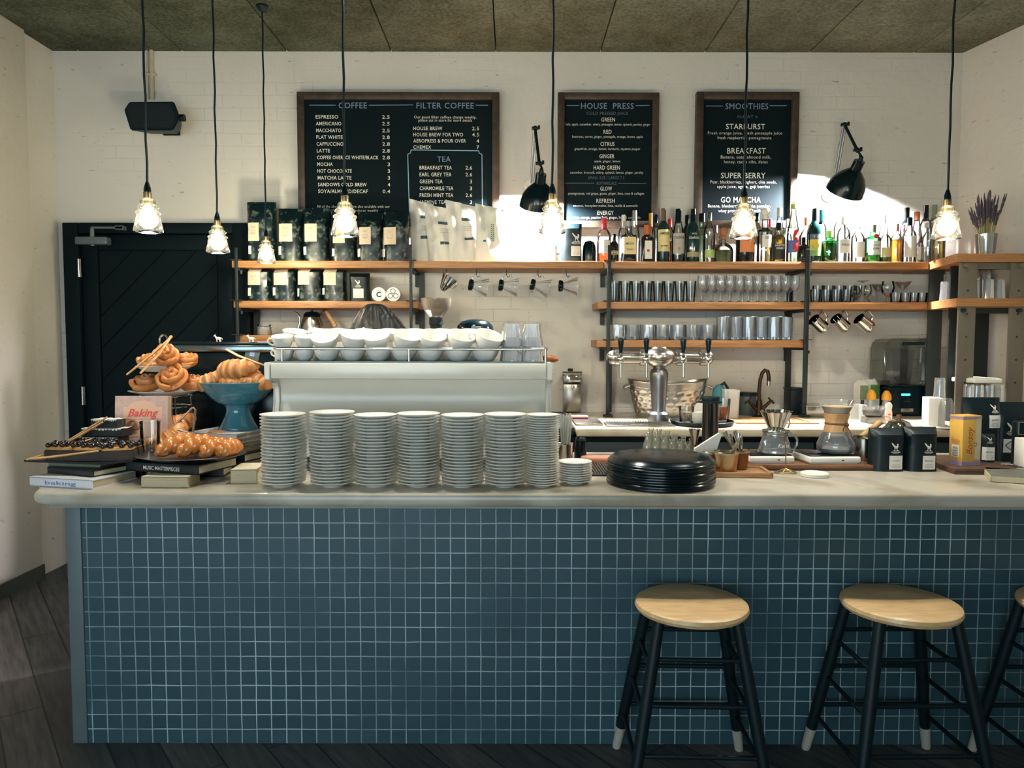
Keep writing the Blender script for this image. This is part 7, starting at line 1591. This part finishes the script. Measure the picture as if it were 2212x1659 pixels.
# books under the bowl
z = WT
BB = 'books stacked under the blue bowl'
for i, (lb, w, d, h, m_, px) in enumerate((('black book at the bottom of the stack under the blue bowl', .25, .2, .035, BKB, 500), ('dark book second from the bottom of the stack under the blue bowl', .25, .2, .03, BKB, 506), ('loose edged dark book in the middle of the stack under the blue bowl', .24, .19, .022, BKG, 498),
        ('lowest white edged book of the stack under the blue bowl', .23, .2, .016, BKL, 490), ('middle white edged book of the stack under the blue bowl', .23, .2, .016, BKL, 489), ('topmost white edged book directly under the blue bowl', .225, .19, .018, BKW, 490))):
    book(lb, px, 2.86, z, w, d, h, R(-20+2*(i % 3)), m_, group=BB); z += h+.0003
t = thing('cork_coaster', 'round cork topped coaster lying beside the foot of the blue bowl', 'coaster', (GX(468, 2.80, z), 2.80, z)); b = B(); b.lathe([(0,0), (.033,0), (.034,.004), (0,.005)], 24); obj('coaster', b, M_TONG, t); b = B(); b.lathe([(0,.0055), (.028,.0055), (.029,.005)], 24); obj('cork_face', b, mat('cork', (170,120,84), .9, bump=.3), t)
# blue bowl
Db = 2.90; cx = GX(514, Db, 1.15); s = SZ(1, Db); zb0 = z
t = thing('pedestal_bowl', 'teal blue glazed pedestal bowl with petal relief full of croissants', 'bowl', (cx, Db, zb0)); q = lambda py: ZY(py, Db)-zb0
zr = q(828); zt0 = q(874)
M_TEALG = mat('teal_glaze', (58,124,142), .14, var=.25, sc_=12, coat=.5)
def petal(a, zq):
    v = (zq-zt0)/(zr-zt0)
    if v < .05 or v > .9: return 1
    k = a*12/(2*PI); row = int(v*2.2); u = abs(((k+.5*(row % 2)) % 1)-.5)*2
    return 1+.018*(1-u)-.014*(1 if u > .86 else 0)
b = B(); 
pf = [(0,.004), (38*s,.004), (40*s,0), (41*s,.006), (36*s,.02), (27*s,q(898)), (24*s,q(888)), (25*s,q(880)), (31*s,q(874))] + [(31*s+(78-31)*s*((i/30)**.62), zt0+(zr-zt0)*(i/30)) for i in range(1, 31)]
b.lathe(pf, 144, fr=petal); b.lathe([(78*s,zr), (79*s,zr+.004), (76.5*s,zr+.004), (68*s,q(846)), (45*s,q(866)), (0,q(869))], 60); obj('bowl_body', b, M_TEALG, t, sharp=60)
b = B(); b.lathe([(77.6*s,zr-.002), (79.4*s,zr+.003), (77*s,zr+.0055), (75.5*s,zr+.003)], 60); obj('rim', b, M_TEALG, t)
G2 = 'croissants in the blue bowl'; zz3 = zb0+zr
for lb, px, D_, dz, rot, s_ in (('croissant at the cake stand end of the blue bowl', 464, 2.88, -.012, (R(20), R(-20), R(20)), 1.05), ('largest croissant on top of the blue bowl', 518, 2.86, .03, (R(22), R(-8), R(-15)), 1.2), ('croissant at the coffee machine end of the blue bowl', 560, 2.88, -.004, (R(22), R(25), R(-30)), 1.0),
                               ('croissant low at the front of the blue bowl', 508, 2.845, -.014, (R(25), 0, R(5)), .85), ('croissant at the back of the blue bowl', 522, 2.97, -.01, (R(10), 0, R(170)), 1.2), ('croissant low beside the front one in the blue bowl', 540, 2.85, -.014, (R(24), R(12), R(60)), .8)):
    croissant(lb, (GX(px, D_, zz3), D_, zz3+dz), rot, s_, G2)
tongs('pale wooden tongs lying across the croissants in the blue bowl', W3(490, 757, 2.88), [('tong_arm', [W3(489,756,2.90), W3(515,770,2.87), W3(541,780,2.84)]), ('tong_arm', [W3(532,776,2.83), W3(552,784,2.84), W3(574,791,2.86)])], r=.0075)

# black display case behind the pastries
Dk = 3.09; x0, x1 = GX(367, Dk), GX(600, Dk); hk = ZY(740, Dk)-WT
t = thing('display_case', 'black counter top case with chrome edge behind the pastries', 'display case', ((x0+x1)/2, Dk, WT)); w_ = x1-x0
b = B(); b.box((0,.07,hk*.5-.02), (w_-.02,.13,hk-.045), bev=.004); obj('case_body', b, M_BLKGLOSS, t)
b = B(); b.box((0,.07,hk-.006), (w_+.01,.155,.012), bev=.003); obj('case_top', b, M_BLKGLOSS, t)
b = B(); b.box((0,-.004,hk-.027), (w_,.008,.026), bev=.002); b.cyl((-w_/2,0,hk-.03), (w_/2,0,hk-.03), .0042); obj('chrome_rail', b, mat('dull_chrome', (120,134,138), .2, metal=1), t)
for x in (-w_/2+.006, w_/2-.006): b = B(); b.cyl((x,.0,0), (x,.0,hk-.014), .0075); obj('corner_post', b, M_STEEL, t)
b = B(); xl_ = GX(546, Dk)-t.location.x; b.box((xl_,.001,ZY(767,Dk)-WT), (.06,.004,.062), (0,R(12),0), bev=.001); b.mi = 1; b.box((xl_,-.0015,ZY(766,Dk)-WT), (.02,.002,.018), (0,R(12),0)); obj('sticker', b, [mat('sticker_grey', (92,108,110), .5), mat('sticker_blue', (150,176,220), .5)], t)
def figurine(px, label):
    D = 3.14; s = .0075; t = thing('animal_figurine', label, 'figurine', (GX(px, D, WT+hk), D, WT+hk+.0003), R(random.Random(px).uniform(-.2,.2)), 'white animal figurines')
    b = B(); b.sph((0,0,1.9*s), (1.6*s,.8*s,.9*s), 14, 8)
    for x in (-1.05, -.8, .8, 1.05): b.cyl((x*s,(.35 if abs(x) > 1 else -.35)*s,0), (x*s,(.35 if abs(x) > 1 else -.35)*s,1.7*s), .28*s, .4*s, 8)
    b.tube([(-1.2*s,0,2.2*s), (-1.8*s,0,3.1*s), (-2.1*s,0,3.5*s)], [.6*s,.42*s,.4*s], 8); b.tube([(-1.9*s,0,3.5*s), (-2.7*s,0,3.2*s)], [.5*s,.28*s], 8); b.tube([(1.5*s,0,2.3*s), (2.1*s,0,1.8*s), (2.2*s,0,1.1*s)], [.2*s,.16*s,.08*s], 6)
    for y in (-.25, .25): b.cyl((-1.9*s,y*s,3.7*s), (-1.8*s,y*s,4.3*s), .18*s, .04*s, 6)
    obj('animal_body', b, M_PORC, t)
figurine(472, 'white animal figurine standing in the middle of the black display case'); figurine(543, 'white animal figurine on the display case below the clip top jar')
# ================================================================== barista bent over behind the machine
px_, Dp_ = 818, 3.42
hx, hz = GX(px_, Dp_), ZY(697, Dp_)
person = thing('person', 'dark haired person with head bowed working behind the espresso machine', 'person', (hx, 3.455, 0))
def skin(name, verts, edges, rad, m, parent, root=0, sub=2):
    me = bpy.data.meshes.new(name); me.from_pydata(verts, edges, []); o = bpy.data.objects.new(name, me); COL.objects.link(o)
    o.modifiers.new('skin', 'SKIN')
    if not me.skin_vertices: pass
    for i, r in enumerate(rad):
        sv = me.skin_vertices[0].data[i]; sv.radius = r if isinstance(r, tuple) else (r, r); sv.use_root = (i == root)
    s_ = o.modifiers.new('sub', 'SUBSURF'); s_.levels = sub; s_.render_levels = sub
    dg = bpy.context.evaluated_depsgraph_get(); ev = o.evaluated_get(dg); m2 = bpy.data.meshes.new_from_object(ev)
    bpy.data.objects.remove(o); m2.name = name
    for p in m2.polygons: p.use_smooth = True
    m2.materials.append(m); o2 = bpy.data.objects.new(name, m2); COL.objects.link(o2); o2.parent = parent; return o2
M_SKIN = mat('skin', (206,160,132), .5, var=.08); M_HAIR = striped('dark_brown_hair', (5,14,17), (20,22,22), 14, .5, 'X', 9)
hzr = hz
def bodyverts():
    V, E, Rr = [], [], []
    def add(p, r, par=None):
        V.append(p); Rr.append(r); i = len(V)-1
        if par is not None: E.append((par, i))
        return i
    pel = add((0,.06,.90), (.15,.10)); wa = add((0,.03,1.04), (.12,.09), pel); ch = add((0,-.02,1.22), (.15,.10), wa); sh = add((0,-.05,1.34), (.10,.08), ch); nk = add((0,-.08,1.40), (.052,.052), sh); hd0 = add((0,-.10,1.43), (.06,.07), nk); hd = add((0,-.125,hzr-.01), (.074,.088), hd0); hd2 = add((0,-.13,hzr+.05), (.055,.065), hd)
    for sg in (-1, 1):
        s1 = add((sg*.17,-.05,1.30), .058, sh); el = add((sg*.24,-.10,1.05), .043, s1); wr = add((sg*.17,-.19,.99), .028, el); pa = add((sg*.15,-.24,.975), (.036,.02), wr)
        for k in range(4):
            o_ = (k-1.5)*.018; kn = add((sg*.145+o_,-.28,.972+.003*k), .0095, pa); add((sg*.145+o_*1.1,-.30+.004*abs(k-1.5),.955), .0085, kn)
        th = add((sg*.145-sg*.038,-.255,.965), .011, pa); add((sg*.145-sg*.05,-.275,.955), .0095, th)
        h_ = add((sg*.09,.06,.82), .085, pel); k_ = add((sg*.10,.03,.47), .06, h_); a_ = add((sg*.10,.07,.09), .042, k_); add((sg*.11,-.03,.04), (.045,.035), a_); 
    return V, E, Rr
V, E, Rr = bodyverts()
skin('person_body', V, E, Rr, M_SKIN, person, 0, 2)
# clothes: shirt, trousers, apron follow the body a little larger
M_SHIRT, M_TROU = mat('charcoal_shirt', (40,52,56), .9), mat('dark_trousers', (28,36,42), .9)
V2 = [(0,.06,.86), (0,.03,1.04), (0,-.02,1.22), (0,-.05,1.335), (0,-.07,1.375)]; R2_ = [(.165,.115), (.135,.105), (.165,.115), (.11,.09), (.062,.06)]; E2 = [(0,1), (1,2), (2,3), (3,4)]
for sg in (-1, 1): i = len(V2); V2 += [(sg*.172,-.05,1.30), (sg*.22,-.08,1.14)]; R2_ += [.07, .056]; E2 += [(3,i), (i,i+1)]
skin('shirt', V2, E2, R2_, M_SHIRT, person)
V3 = [(0,.06,.92)]; R3_ = [(.162,.118)]; E3 = []
for sg in (-1, 1): i = len(V3); V3 += [(sg*.09,.06,.80), (sg*.10,.03,.47), (sg*.10,.07,.10)]; R3_ += [.1, .075, .06]; E3 += [(0,i), (i,i+1), (i+1,i+2)]
skin('trousers', V3, E3, R3_, M_TROU, person)
for sg in (-1, 1):
    b = B(); b.sph((sg*.11,-.01,.045), (.048,.115,.044), 16, 10); obj('shoe', b, M_BLACK, person)
# face, mostly turned down
b = B(); b.sph((0,-.215,hzr-.055), (.014,.02,.022), 12, 8); obj('nose', b, M_SKIN, person)
for sg in (-1, 1):
    b = B(); b.sph((sg*.03,-.2,hzr-.03), (.012,.008,.007), 10, 6); obj('eye', b, M_PORC, person); b = B(); b.sph((sg*.078,-.11,hzr-.03), (.01,.022,.03), 12, 8); obj('ear', b, M_SKIN, person)
b = B(); b.tube([(-.022,-.2,hzr-.085), (0,-.207,hzr-.087), (.022,-.2,hzr-.085)], .005, 8); obj('mouth', b, mat('lips', (170,100,90), .5), person)
# hair: cap over the crown, parted, falling to both sides
b = B(); nu, nv = 72, 26; vs, fs = [], []
TOP, LOW = ZY(657, 3.36), ZY(730, 3.36)
for j in range(nv+1):
    v = j/nv
    for i in range(nu):
        a = 2*PI*i/nu; lock = 1+.035*math.sin(9*a+v*3)+.02*math.sin(23*a)
        rx = (.012+.118*v**.62)*lock; ry = (.012+.105*v**.6)*lock
        x = rx*math.cos(a)+.012*v; y = ry*math.sin(a); zq = TOP-(TOP-LOW)*v**1.25
        if math.cos(a) > 0: x *= 1+.16*v
        part = math.exp(-((a-4.3)/.16)**2); 
        if v > .25: y += part*.03*(v-.25); zq += part*.018*v
        vs.append((x, y-.125, zq))
for j in range(nv):
    for i in range(nu): k = (i+1) % nu; fs.append((j*nu+i, (j+1)*nu+i, (j+1)*nu+k, j*nu+k))
fs.append(tuple(range(nu)))
b.mesh(vs, fs); obj('hair', b, M_HAIR, person)
# ================================================================== bar stools
def stool(label, x, y, rot, sh=.572, seat_r=.172):
    t = thing('bar_stool', label, 'stool', (x, y, 0), rot, 'bar stools')
    b = B(); b.lathe([(0,sh-.03), (seat_r*.9,sh-.03), (seat_r*.97,sh-.026), (seat_r,sh-.016), (seat_r*.985,sh-.006), (seat_r*.94,sh-.001), (seat_r*.5,sh-.004), (0,sh-.006)], 56); obj('seat', b, M_SEAT, t)
    tp, bt, zt = .115, .205, sh-.03
    P = lambda sx, sy, z: Vector((sx*(bt+(tp-bt)*z/zt), sy*(bt+(tp-bt)*z/zt)*.88, z))
    for sx in (-1, 1):
        for sy in (-1, 1):
            b = B(); b.tube([P(sx,sy,.075), P(sx,sy,.3), P(sx,sy,zt)], [.0165,.019,.0165], 14); lg = obj('leg', b, M_BLACK, t)
            b = B(); b.tube([P(sx,sy,0), P(sx,sy,.008), P(sx,sy,.08)], [.0125,.0145,.0168], 14); obj('dipped_foot', b, mat('white_dipped_foot', (176,170,160), .6, var=.2), lg)
    for k, zz in enumerate((.13, .27, .40)):
        for sx in (-1, 1): b = B(); b.cyl(P(sx,-1,zz), P(sx,1,zz), .0072, seg=10); obj('rung', b, M_BLACK, t)
        for sy in (-1, 1): b = B(); b.cyl(P(-1,sy,zz+.035), P(1,sy,zz+.035), .0072, seg=10); obj('rung', b, M_BLACK, t)
    return t
stool('round wooden bar stool with black legs in front of the black trays', GX(1490, 2.26, .57), 2.235, R(-2))
stool('round wooden bar stool turned at an angle, below the black coffee bags', GX(1938, 2.26, .57), 2.24, R(1))
stool('bar stool cut off at the frame edge at the far end', GX(2325, 2.26, .57), 2.235, R(1))
